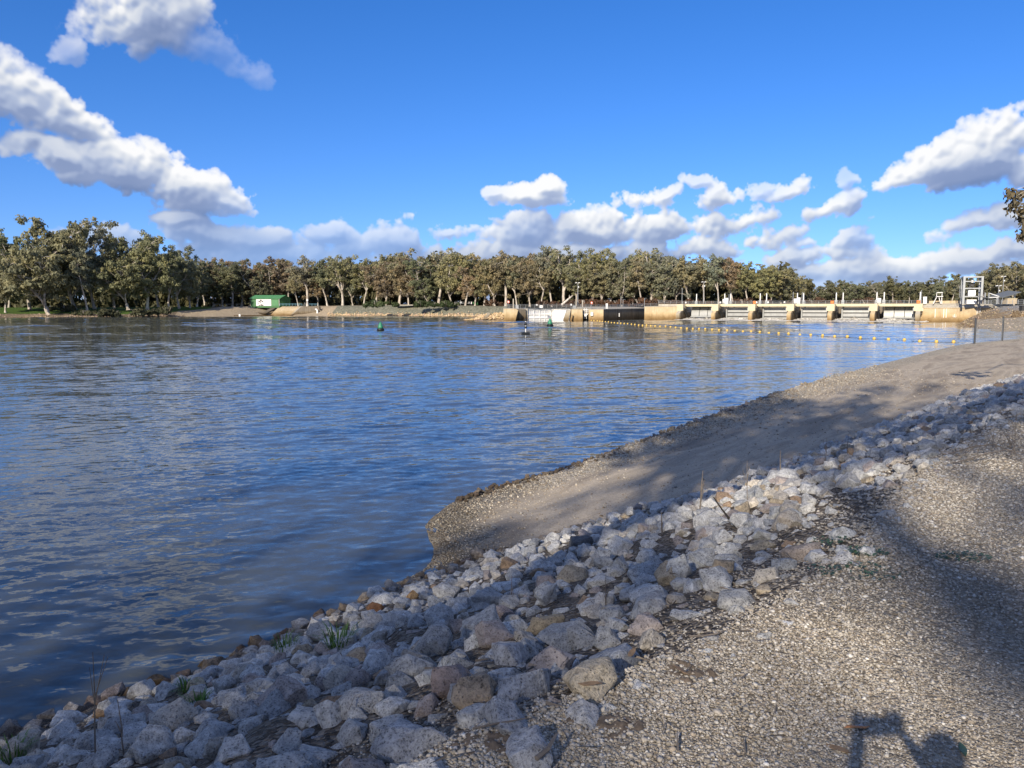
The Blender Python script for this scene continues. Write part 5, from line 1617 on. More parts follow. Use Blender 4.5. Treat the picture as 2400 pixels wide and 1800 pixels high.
for k, (x, y) in enumerate(FL):
    p = at_z(x, y, 0); pts.append(p)
    if k == n - 1: lb = 'yellow float at the near right end of the line'
    elif k == 0: lb = 'yellow float at the far left end of the line by the lock'
    elif k < 16: lb = 'tiny yellow float in the closely spaced stretch beside the tan and dark training wall'
    elif k < 22: lb = 'small yellow float in front of the tan wall left of the weir'
    elif k < 28: lb = 'yellow float of the line in front of the first weir bay'
    elif k < 32: lb = 'yellow float of the line in front of the second weir bay'
    elif k < 36: lb = 'yellow float of the line in front of the third weir bay'
    elif k < 39: lb = 'yellow float of the line in front of the fourth weir bay'
    elif k < 43: lb = 'yellow float of the line in front of the fifth weir bay'
    elif k < n - 4: lb = 'larger yellow float of the line in front of the sixth weir bay'
    else: lb = ['fourth', 'third', 'second'][k - n + 4] + ' yellow float from the near right end of the line'
    t = thing('float', lb, 'float', (p.x, p.y, random.uniform(.04, .10)), random.uniform(0, 6), 'yellow floats of the boom line')
    t.rotation_euler = (random.uniform(-.25, .25), random.uniform(-.25, .25), random.uniform(0, 6))
    t.location.z += water_z(p.x, p.y); t.scale = (.86,) * 3
    b = link('body', fme, t); link('eye', eye, t)
m = MB()
m.tube([Vector((q.x, q.y, .03 + water_z(q.x, q.y))) for q in pts], .018, 4)
tag(m.build('boom_rope', dark_steel), 'thin dark rope joining the yellow floats at the water surface', 'rope')

# ------------------------------------------------------------------ chain-wire fence at the end of the ramp
fence_steel = simple('dark_fence_steel', (.055, .06, .068), .5, .2, .1)
A = Vector((41.7, 69.4, .86)); B = Vector((47.3, 74.3, .95)); C_ = Vector((53.6, 79.9, 1.0)); D2 = Vector((60.5, 86.0, 1.2))
fe = thing('fence', 'dark mesh fence on steel posts at the far end of the boat ramp', 'fence', tuple(A))
FHH = 2.45
for p in (A, B, C_, D2):
    q = p - A
    MB().tube([q + Vector((0, 0, -.3)), q + Vector((0, 0, FHH))], .085, 8).build('post', fence_steel, fe)
for a, b in ((A, B), (B, C_), (C_, D2)):
    m = MB(); L = (b - a).length; a = a - A; b = b - A
    n = int(L / .11)
    for k in range(1, n): q = a.lerp(b, k / n); m.tube([q + Vector((0, 0, .05)), q + Vector((0, 0, FHH * .93))], .006, 3, cap=False)
    for z in (.06, .5, 1.0, 1.5, 2.0, FHH * .93): m.tube([a + Vector((0, 0, z)), b + Vector((0, 0, z))], .007, 3, cap=False)
    o = m.build('wire_mesh', galv, fe); o['kind'] = 'stuff'

# ------------------------------------------------------------------ riprap rocks on the near bank
def rock_template(seed, sub):
    """angular quarried rock: hull of a few points, edges worn, faces roughened; about unit diameter"""
    r = random.Random(seed)
    bm = bmesh.new()
    ax = Vector((1.0, r.uniform(.68, .95), r.uniform(.50, .80)))
    n = r.randint(9, 13)
    for i in range(n):
        z = 1 - 2 * (i + .5) / n; a = i * 2.39996 + r.uniform(-.5, .5); q = math.sqrt(max(0, 1 - z * z))
        k = r.uniform(.74, 1.10)
        bm.verts.new(Vector((q * math.cos(a) * ax.x, q * math.sin(a) * ax.y, z * ax.z)) * .5 * k)
    bmesh.ops.convex_hull(bm, input=bm.verts[:])
    for v in [v for v in bm.verts if not v.link_faces]: bm.verts.remove(v)
    bmesh.ops.dissolve_limit(bm, angle_limit=math.radians(16), verts=bm.verts[:], edges=bm.edges[:])
    if sub > 0:
        bmesh.ops.bevel(bm, geom=bm.edges[:], offset=.018, segments=1, affect='EDGES', clamp_overlap=True)
    bmesh.ops.triangulate(bm, faces=bm.faces[:])
    for _ in range(sub):
        es = [e for e in bm.edges if e.calc_length() > (.11 if sub > 1 else .2)]
        bmesh.ops.subdivide_edges(bm, edges=es, cuts=1)
        bmesh.ops.triangulate(bm, faces=bm.faces[:])
    bmesh.ops.remove_doubles(bm, verts=bm.verts[:], dist=.004)
    bm.normal_update()
    if sub:
        o = Vector((seed * 3.1, seed * 1.7, 0))
        for v in bm.verts:
            nz = mnoise.fractal(v.co * 3.2 + o, 1.0, 2.0, 3) * .035 + mnoise.noise(v.co * 11 + o) * .012
            v.co += v.normal * nz
    bmesh.ops.triangulate(bm, faces=bm.faces[:])
    bm.verts.ensure_lookup_table()
    V = np.array([v.co[:] for v in bm.verts]); F = np.array([[v.index for v in f.verts] for f in bm.faces])
    bm.free()
    return V, F


def m_rock(name, attr):
    g = G(name)
    if attr:
        base = g.attr('tint'); v = g.pos(); sc = 1.0
    else:
        oi = g.n('ShaderNodeObjectInfo'); base = oi.outputs['Color']
        v = g.vmath('ADD', g.pos(), (0, 0, 0)); sc = 1.0
    big = g.noise(v, 6.0, 5, .6); med = g.noise(v, 24, 6, .72); fine = g.noise(v, 95, 3, .7)
    # granite: pale feldspar with dark mica flecks, lichen-pale and rusty blotches
    c = g.mix(1.0, base, g.ramp(med, (.30, .46), (.46, .92), (.56, 1.05), (.70, 1.40)), 'MULTIPLY')
    c = g.mix(1.0, c, g.ramp(fine, (.36, .45), (.47, 1.0), (.66, 1.15)), 'MULTIPLY')
    pale = g.ramp(g.math('ADD', g.math('MULTIPLY', big, .6), g.math('MULTIPLY', med, .4)), (.52, 0.0), (.60, .55))
    c = g.mix(pale, c, g.mix(1.0, base, (1.45, 1.45, 1.42), 'MULTIPLY'))
    pit = g.vor(v, 40)
    c = g.mix(g.ramp(pit, (.08, .75), (.2, 0.0)), c, (.05, .047, .042))
    warm = g.ramp(g.noise(v, 2.3, 3, .5), (.56, 0.0), (.72, .35))
    c = g.mix(warm, c, g.mix(1.0, base, (1.1, .93, .78), 'MULTIPLY'))
    # tide mark near the water
    sep = g.n('ShaderNodeSeparateXYZ'); g.put(sep.inputs[0], g.pos())
    wet = g.ramp(g.math('ADD', sep.outputs[2], g.math('MULTIPLY', g.math('SUBTRACT', big, .5), .25)), (.05, (.24, .205, .175)), (.20, (.50, .445, .395)), (.42, (1, 1, 1)))
    c = g.mix(1.0, c, wet, 'MULTIPLY')
    h = g.math('ADD', g.math('MULTIPLY', med, 1.0), g.math('MULTIPLY', fine, .35))
    h = g.math('ADD', h, g.math('MULTIPLY', g.ramp(pit, (.0, 0.0), (.25, 1.0)), .3))
    return g.finish(c, .9, g.bump(h, 1.0, .035), spec=.2)


rock_mat = m_rock('granite', False); rock_mat_t = m_rock('granite_heap', True)
HI = [rock_template(s, 2) for s in range(24)]
LO = [rock_template(s + 200, 1) for s in range(10)]
FARR = [rock_template(s + 300, 0) for s in range(8)]
HI_ME = []
for V, F in HI:
    me_ = np_mesh('rock', V, F, rock_mat, True)
    me_.shade_smooth()
    me_.set_sharp_from_angle(angle=math.radians(34))
    HI_ME.append(me_)

CLASSES = [('pale grey', (.535, .54, .535), .60), ('blue-grey', (.42, .435, .445), .19), ('warm grey', (.50, .465, .41), .10), ('pinkish', (.42, .37, .345), .06), ('tan', (.42, .36, .27), .03), ('rust-stained', (.36, .265, .185), .02)]


def rand_rot(r):
    q = r.normal(size=4); q /= np.linalg.norm(q)
    return q


def qmat(q):
    w_, x, y, z = q
    return np.array([[1 - 2 * (y * y + z * z), 2 * (x * y - z * w_), 2 * (x * z + y * w_)], [2 * (x * y + z * w_), 1 - 2 * (x * x + z * z), 2 * (y * z - x * w_)], [2 * (x * z - y * w_), 2 * (y * z + x * w_), 1 - 2 * (x * x + y * y)]])


def flat_rot(r, tilt=.45):
    a = r.uniform(0, 6.283); b = r.normal() * tilt; c = r.normal() * tilt
    ca, sa = math.cos(a), math.sin(a); cb, sb = math.cos(b), math.sin(b); cc, sc_ = math.cos(c), math.sin(c)
    Rz = np.array([[ca, -sa, 0], [sa, ca, 0], [0, 0, 1]]); Rx = np.array([[1, 0, 0], [0, cb, -sb], [0, sb, cb]]); Ry = np.array([[cc, 0, sc_], [0, 1, 0], [-sc_, 0, cc]])
    return Rx @ Ry @ Rz


def drop(V, x, y, sink=.12, q=70, splat=True):
    """rest the rotated, scaled rock V on the height raster; returns its z"""
    ix = np.clip(((V[:, 0] + x - RX0) / RS).astype(int), 0, RW - 1); iy = np.clip(((V[:, 1] + y - RY0) / RS).astype(int), 0, RH - 1)
    low = V[:, 2] < 0
    gap = HM[iy[low], ix[low]] - V[low, 2]
    z = np.percentile(gap, q) - sink
    if splat:
        up = V[:, 2] > -0.02
        np.maximum.at(HM, (iy[up], ix[up]), (V[up, 2] + z).astype(np.float32))
    return z


ROCKS = []      # dict per rock: x y z R s tpl cls size


def add_rock(x, y, size, cls=None, tpl=None, R=None, sink=.12, q=70, col_=None, tilt=.45):
    tpl = tpl if tpl is not None else int(rng.integers(0, len(HI)))
    R = R if R is not None else flat_rot(rng, tilt)
    V = HI[tpl][0] @ R.T * size
    z = drop(V, x, y, sink * size, q)
    if cls is None:
        cls = int(rng.choice(len(CLASSES), p=[c[2] for c in CLASSES]))
    c = np.array(CLASSES[cls][1]) * rng.uniform(.80, 1.12)
    if col_ is not None: c = np.array(col_)
    ROCKS.append(dict(x=x, y=y, z=z, R=R, s=size, tpl=tpl, cls=cls, c=c, top=z + V[:, 2].max()))
    return ROCKS[-1]


# the singular rocks of the photograph: (photo x, y, diameter in m, class, colour, label)
SPECIAL = [(1283, 1482, .31, 4, (.40, .33, .225), 'tan brown boulder sitting proud among grey rocks, the brownest of the bank'),
           (1388, 1598, .34, 2, (.50, .44, .34), 'cream and tan wedge-shaped rock below the tan brown boulder'),
           (1110, 1640, .27, 5, (.42, .335, .245), 'grey rock with an orange rust patch left of the cream wedge-shaped rock'),
           (1225, 1625, .34, 0, (.40, .41, .43), 'big blue-grey block between the rust-patched rock and the cream wedge'),
           (960, 1745, .42, 0, (.43, .44, .46), 'large flat pale slab lying at the bottom edge beside the dirt hollow'),
           (1240, 1782, .30, 0, (.44, .45, .47), 'pale slab half sunk in the gravel at the bottom edge'),
           (1195, 1545, .34, 0, (.40, .41, .43), 'long grey block leaning directly left of the tan brown boulder'),
           (1180, 1440, .25, 3, (.34, .285, .265), 'pinkish brown rock just above the tan brown boulder'),
           (1440, 1560, .36, 1, (.38, .40, .43), 'elongated blue-grey rock right of the cream wedge-shaped rock'),
           (1190, 1690, .27, 0, (.40, .41, .43), 'triangular pale grey rock in front of the big blue-grey block'),
           (985, 1565, .34, 2, (.40, .39, .36), 'upright grey slab left of the long leaning grey block'),
           (1375, 1680, .24, 0, (.42, .43, .45), 'pale grey rock lying alone on the gravel below the cream wedge'),
           (1055, 1600, .26, 3, (.31, .26, .245), 'dull pinkish rock above the rust-patched rock'),
           (965, 1395, .22, 5, (.42, .27, .13), 'small orange rock close to the waterline beside the end of the track'),
           (880, 1420, .24, 5, (.22, .12, .065), 'dark red-brown rock at the waterline'),
           (460, 1600, .20, 4, (.50, .43, .30), 'yellowish rock between two grass tufts near the water'),
           (60, 1740, .22, 4, (.42, .37, .25), 'square tan rock by the grass at the lower left corner'),
           (1360, 1270, .46, 1, (.17, .17, .17), 'dark grey block standing at the foot of the slope beside the track'),
           (1880, 1300, .40, 3, (.36, .31, .27), 'broad pinkish grey rock at the gravel edge left of the dark green weeds'),
           (1790, 1275, .30, 2, (.36, .325, .26), 'brownish flat rock lying above the pinkish grey rock near the gravel edge')]
sp_pos = []
for s in SPECIAL:
    p = hit(s[0], s[1] + 12)
    sp_pos.append((p.x, p.y, s[2]))
sp_arr = np.array(sp_pos)


def nearest_idx(P, x, y):
    return int(np.argmin((P[:, 0] - x) ** 2 + (P[:, 1] - y) ** 2))


def scatter():
    # walk the loft parameters; density follows the real size of the stones
    R, C, _ = BANK.shape
    cell = 0
    arc = np.concatenate([[0], np.cumsum(np.linalg.norm(np.diff((cG + cB)[:, :2] / 2, axis=0), axis=1))])
    total = arc[-1]
    out = []
    for layer, (dmin, lo, hi, t0, t1, tries) in enumerate(((.115, .09, .20, -.03, 1.03, 60000), (.185, .16, .32, -.03, 1.01, 36000), (.36, .27, .43, .04, .98, 3200))):
        grid = {}
        for _ in range(tries):
            s = rng.uniform(3, total) ; t = rng.uniform(t0, t1)
            if layer == 0 and rng.random() > .75 and t < .15: pass
            j = np.interp(s, arc, np.arange(C)); j0 = int(min(j, C - 2)); f = j - j0
            a = cG[j0] * (1 - f) + cG[j0 + 1] * f; b = cB[j0] * (1 - f) + cB[j0 + 1] * f
            p = a * (1 - t) + b * t
            x, y = p[0], p[1]
            if y > 44 or y < -2.5 or x < -10.5 or x > 31: continue
            # ragged upper edge against the gravel
            if t < .035 + .09 * mnoise.noise(Vector((x * .9, y * .9, 4.0))) and rng.random() < (.9 if layer else .6): continue
            if len(sp_arr) and np.min((sp_arr[:, 0] - x) ** 2 + (sp_arr[:, 1] - y) ** 2 - (sp_arr[:, 2] * .55) ** 2) < 0 and layer: continue
            k = 1.0 if y < 22 else 1.35
            dm = dmin * k
            gx, gy_ = int(math.floor(x / dm)), int(math.floor(y / dm))
            ok = True
            for ax_ in (-1, 0, 1):
                for ay in (-1, 0, 1):
                    for (qx, qy) in grid.get((gx + ax_, gy_ + ay), ()):
                        if (qx - x) ** 2 + (qy - y) ** 2 < dm * dm: ok = False; break
            if not ok: continue
            grid.setdefault((gx, gy_), []).append((x, y))
            out.append((layer, x, y, rng.uniform(lo, hi) * k, t))
    return out


pts_ = scatter()
for layer, x, y, s, t in sorted(pts_, key=lambda a: a[0]):
    cls = None
    if t > .955 and rng.random() < .6: cls = int(rng.choice([2, 3, 2, 4]))
    add_rock(x, y, s * (.85 if t < .12 else 1), cls, sink=.16 if layer else .3, q=62, tilt=.33)
SP_ROCKS = []
for (x, y, d_), s in list(zip(sp_pos, SPECIAL))[1:] + [(sp_pos[0], SPECIAL[0])]:
    first = s is SPECIAL[0]
    SP_ROCKS.append(add_rock(x, y, s[2] * (1.2 if first else 1.08), s[3], sink=.02 if first else .10, q=78 if first else 55, col_=s[4], tilt=.2 if first else .3, tpl=3 if first else None))
    SP_ROCKS[-1]['label'] = s[5]
# edge stones along the water side of the ramp, brown and wet
for j in np.arange(0, len(cW) - 1, .22):
    j0 = int(j); f = j - j0
    p = cW[j0] * (1 - f) + cW[j0 + 1] * f
    if p[1] < 16.4 or p[1] > 68: continue
    n_ = 2 if p[1] < 40 else 1
    for _ in range(n_):
        dx = rng.normal() * .16
        s = rng.uniform(.08, .20) * (1 if p[1] < 24 else 1.35)
        x, y = p[0] - .7 * dx - .10, p[1] + .7 * dx + rng.normal() * .05
        if x < 33 and y < 46: add_rock(x, y, s, int(rng.choice([2, 3, 1, 4, 2])), sink=.15, q=55); ROCKS[-1]['edge'] = True; ROCKS[-1]['c'] = ROCKS[-1]['c'] * .62


def project(x, y, z):
    """photo coordinates of a point"""
    c, s = math.cos(PITCH), math.sin(PITCH)
    dz = z - EYE
    dep = y * c - dz * s
    up = y * s + dz * c
    return 1200 + FPX * x / dep, 900 - FPX * up / dep, dep


# which rocks show largest
for rk in ROCKS:
    px, py, dep = project(rk['x'], rk['y'], rk['z'])
    rk['p'] = (px, py, dep)
    ix = int((rk['x'] - RX0) / RS); iy = int((rk['y'] - RY0) / RS)
    cover = HM[max(iy - 1, 0):iy + 2, max(ix - 1, 0):ix + 2].max() if 0 <= ix < RW and 0 <= iy < RH else -9
    vis = 1.0 if rk['top'] > cover - .035 else .15
    inside = -20 < px < 2420 and py < 1825 and dep > .5
    rk['score'] = rk['s'] / dep * vis * (1 if inside else 0) + (10 if 'label' in rk else 0)
order_ = sorted(range(len(ROCKS)), key=lambda i: -ROCKS[i]['score'])
TOP = order_[:300]; REST = order_[300:]

# plants, stems, litter positions are landmarks for the labels too
STALKS = [(222, 1765, 1528, 'tallest lone dry stalk against the water at lower left'), (290, 1745, 1640, 'short dry stalk right of the tallest lone one'), (1640, 1190, 1103, 'tall dark dry stalk at the top of the rocks before the track'),
          (1752, 1165, 1080, 'dry forked stalk standing before the pale track'), (1830, 1098, 1056, 'short thick dark stalk at the track edge'), (1935, 1075, 1025, 'twiggy dry stem at the foot of the rocks before the track'),
          (1985, 1060, 1018, 'bent dry stem right of the twiggy one'), (1425, 1225, 1200, 'little dry twig at the foot of the rocks'), (1553, 1240, 1200, 'dry stem behind the tilted dark branch'), (2328, 1050, 1005, 'dry stalk near the gravel at the right edge'),
          (2378, 1040, 960, 'tall bare sapling stem at the right edge'), (1200, 1395, 1350, 'thin dry weed between rocks in the middle of the bank'), (1420, 1400, 1345, 'dry tuft of stems right of the middle weed')]
TUFTS = [(668, 1512, .17, 'grass tuft at the waterline, the farther of the two left ones'), (790, 1500, .20, 'brightest green grass tuft among pale rocks near the water'), (437, 1612, .14, 'small grass tuft left of the yellowish rock'), (466, 1640, .13, 'small grass tuft just below the yellowish rock'),
         (28, 1765, .17, 'grass tuft at the lower left corner')]
LMK = [(s[0], s[1], n) for s, n in zip(SPECIAL, ['the tan brown boulder', 'the cream wedge-shaped rock', 'the rust-patched rock', 'the big blue-grey block', 'the large slab at the bottom edge', 'the half-sunk slab', 'the long leaning block', 'the pinkish brown rock above the tan boulder', 'the elongated blue-grey rock', 'the triangular pale rock', 'the upright slab', 'the lone rock on the gravel', 'the dull pinkish rock', 'the small orange rock', 'the red-brown waterline rock', 'the yellowish rock', 'the square tan corner rock', 'the dark block beside the track', 'the broad pinkish rock by the weeds', 'the brownish flat rock'])]
LMK += [(222, 1740, 'the tallest lone dry stalk'), (1640, 1180, 'the tall dark stalk by the track'), (1752, 1150, 'the forked stalk by the track'), (1830, 1090, 'the short thick stalk'), (2328, 1045, 'the stalk at the right edge'), (790, 1500, 'the brightest grass tuft'), (668, 1512, 'the waterline grass tuft'), (28, 1760, 'the corner grass tuft'), (2010, 1270, 'the dark green weeds'), (1000, 1345, 'the tip of the track')]
SIZE_W = lambda s: 'small' if s < .22 else 'medium' if s < .30 else 'large' if s < .40 else 'very large'


def shape_word(tpl, R):
    V = HI[tpl][0] @ R.T
    e = V.max(0) - V.min(0)
    if e[2] < .58 * max(e[0], e[1]): return 'flat'
    if e[2] > 1.0 * min(e[0], e[1]) and e[2] > .85 * max(e[0], e[1]): return 'upright'
    if max(e[0], e[1]) > 1.4 * min(e[0], e[1]): return 'long'
    return 'blocky'


def rock_label(rk):
    px, py, dep = rk['p']
    best = min(LMK, key=lambda q: (q[0] - px) ** 2 + ((q[1] - py) * 1.3) ** 2)
    dx, dy = px - best[0], py - best[1]
    L_ = math.hypot(dx, dy)
    w_ = ('left of' if dx < 0 else 'right of') if abs(dx) > 1.8 * abs(dy) else ('above' if dy < 0 else 'below') if abs(dy) > 1.8 * abs(dx) else ('above left of' if dx < 0 else 'above right of') if dy < 0 else ('below left of' if dx < 0 else 'below right of')
    far = 'just ' if L_ < 70 else '' if L_ < 150 else 'well '
    nm = best[2]
    if len(nm.split()) > 4: return f"{SIZE_W(rk['s'])} {shape_word(rk['tpl'], rk['R'])} {CLASSES[rk['cls']][0]} rock {w_} {nm}"
    return f"{SIZE_W(rk['s'])} {shape_word(rk['tpl'], rk['R'])} {CLASSES[rk['cls']][0]} rock {far}{w_} {best[2]}"


seen = {}
for i in TOP:
    rk = ROCKS[i]
    lb = rk.get('label') or rock_label(rk)
    if lb in seen:
        q = seen[lb]
        for extra in ('right-hand' if rk['p'][0] > q['p'][0] else 'left-hand', 'higher' if rk['p'][1] < q['p'][1] else 'lower', 'darker' if sum(rk['c']) < sum(q['c']) else 'paler'):
            l2 = f'{extra} {lb}'
            if l2 not in seen: lb = l2; break
    for w_ in (' well', ' just', ' blocky', ' long', ' flat', ' upright', 'medium '):
        if len(lb.split()) > 16 and lb.replace(w_, '', 1) not in seen: lb = lb.replace(w_, '', 1).strip()
    seen[lb] = rk
    o = link('rock', HI_ME[rk['tpl']])
    o.matrix_world = Matrix.Translation((rk['x'], rk['y'], rk['z'])) @ Matrix(rk['R'].tolist()).to_4x4() @ Matrix.Scale(rk['s'], 4)
    o.color = (*[float(c) for c in rk['c']], 1)
    tag(o, lb, 'rock', 'loose rocks of the riprap bank')

def heap(name, items, lb, cat):
    VV = []; FF = []; CC = []; off = 0
    for rk in items:
        near = rk['p'][2] < 12 and rk['p'][2] > 0
        if near: V, F = HI[rk['tpl']]
        elif rk['p'][2] < 22: V, F = LO[rk['tpl'] % len(LO)]
        else: V, F = FARR[rk['tpl'] % len(FARR)]
        VV.append(V @ rk['R'].T * rk['s'] + np.array([rk['x'], rk['y'], rk['z']]))
        FF.append(F + off); off += len(V)
        CC.append(np.tile(rk['c'], (len(V), 1)))
    me_ = np_mesh(name, np.concatenate(VV), np.concatenate(FF), rock_mat_t, True)
    color_attr(me_, 'tint', np.concatenate(CC))
    me_.set_sharp_from_angle(angle=math.radians(34))
    o = link(name, me_); tag(o, lb, cat, kind='stuff')
    return len(FF), sum(len(f) for f in FF)
print('rocks', len(ROCKS), heap('riprap', [ROCKS[i] for i in REST if ROCKS[i]['p'][2] > .3 and not ('edge' in ROCKS[i])], 'loose grey riprap covering the bank below the gravel path', 'riprap'),
      heap('shore_stones', [ROCKS[i] for i in REST if 'edge' in ROCKS[i]], 'line of small brown stones along the water side of the boat ramp', 'stones'))

# ------------------------------------------------------------------ far rubble along the water
def far_rubble(name, pts, colr, smin, smax, lb, seed):
    r = np.random.default_rng(seed)
    VV = []; FF = []; CC = []; off = 0
    for p in pts:
        V, F = FARR[int(r.integers(0, len(FARR)))]
        s = r.uniform(smin, smax)
        V = V @ qmat(rand_rot(r)).T * s + np.array(p)
        VV.append(V); FF.append(F + off); off += len(V)
        CC.append(np.tile(np.array(colr) * r.uniform(.6, 1.25) * np.array([1, r.uniform(.9, 1.05), r.uniform(.8, 1.1)]), (len(V), 1)))
    me_ = np_mesh(name, np.concatenate(VV), np.concatenate(FF), rock_mat_t); color_attr(me_, 'tint', np.concatenate(CC))
    tag(link(name, me_), lb, 'rubble', kind='stuff')
pp = []; pl = []
for _ in range(1500):
    x = rng.uniform(770, 1185); j = int(np.argmin(np.abs(fx - x))); t = abs(rng.normal()) * .13
    q = FARV[1, j] * (1 - t) + FARV[6, j] * t; X_ = (x - 1200) / FPX * q[1]
    pp.append((X_, q[1], q[2] + .1))
far_rubble('shore_rubble', pp, (.56, .44, .29), .4, 1.1, 'tan rubble along the waterline below the grassy embankment', 3)
for _ in range(1100):
    x = rng.uniform(-120, 440); j = int(np.argmin(np.abs(fx - x))); t = rng.uniform(-.02, .9) ** 1.3 if rng.random() < .6 else rng.uniform(0, .15)
    t = max(0, t.real if isinstance(t, complex) else t)
    q = FARV[1, j] * (1 - t) + FARV[6, j] * t; X_ = (x - 1200) / FPX * q[1]
    pl.append((X_, q[1], q[2] + .1))
far_rubble('bank_rubble', pl, (.34, .27, .20), .35, 1.1, 'grey-brown rubble and roots along the left bank', 4)
pr_ = []
for _ in range(900):
    k = rng.integers(0, len(P_) - 1); f = rng.random(); t = rng.random() ** 1.6 * .7
    b = P_[k] * (1 - f) + P_[k + 1] * f
    w_ = Wd[k]
    if rng.random() < .5: continue
    pr_.append((b[0] + dirn[0] * w_ * t, b[1] + dirn[1] * w_ * t, 4.7 * min(1, t * 1.25) + .1))
far_rubble('bank_rubble', pr_, (.42, .34, .24), .25, .6, 'tan rubble on the bank between the abutment and the fence', 6)
# rock spit left of the lock pier: mound, loose rocks, a concrete step
sp0 = at_z(1140, 750, 0)
m = MB(); pts3 = [(1088, 749.5, 0), (1110, 746, .6), (1135, 739, 1.9), (1160, 735.5, 2.4), (1183, 735, 2.5)]
rows = []
for yy, k in ((-3, -.6), (0, .25), (2.2, .75), (5, 1.0), (12, 1.0), (30, .9)):
    rows.append([(at_y(px, 722, 262).x, 261 + yy - (0 if k > 0 else 0), (z * k if k > 0 else -1)) for px, py, z in pts3])
loft_object('rock_spit', np.array(rows), rb_mat, .2, 1.0, .5)
ps = []
for _ in range(420):
    u = rng.random(); k = rng.random()
    z = np.interp(u, [0, .23, .5, .76, 1], [0, .6, 1.9, 2.4, 2.5]); yv = 261 + 5 * k - 1
    ps.append((np.interp(u, [0, .23, .5, .76, 1], [at_y(q[0], 722, 262).x for q in pts3]), yv, z * min(1, .25 + k * .8) + .05))
far_rubble('spit_rubble', ps, (.58, .45, .28), .4, 1.0, 'tan rubble heaped on the spit beside the left lock pier', 8)
solid('concrete_step', 'slanting grey concrete step half buried in the tan rock spit', 'step', [(1131, 749, 259), (1139, 749, 259), (1150, 734, 264), (1143, 732.5, 264)], (0, 1.5, 0), conc_grey)
SHADE_DENS = 15

# ------------------------------------------------------------------ gravel: the stones one can see singly
def stone_templates():
    out = []
    for s in range(8):
        r = random.Random(900 + s); bm = bmesh.new()
        for i in range(8):
            z = 1 - 2 * (i + .5) / 8; a = i * 2.4 + r.uniform(-.4, .4); q = math.sqrt(1 - z * z)
            bm.verts.new(Vector((q * math.cos(a), q * math.sin(a) * r.uniform(.7, 1), z * r.uniform(.5, .75))) * .5 * r.uniform(.85, 1.1))
        bmesh.ops.convex_hull(bm, input=bm.verts[:])
        bmesh.ops.triangulate(bm, faces=bm.faces[:])
        bm.verts.ensure_lookup_table(); bm.verts.index_update()
        out.append((np.array([v.co[:] for v in bm.verts]), np.array([[v.index for v in f.verts] for f in bm.faces])))
        bm.free()
    return out


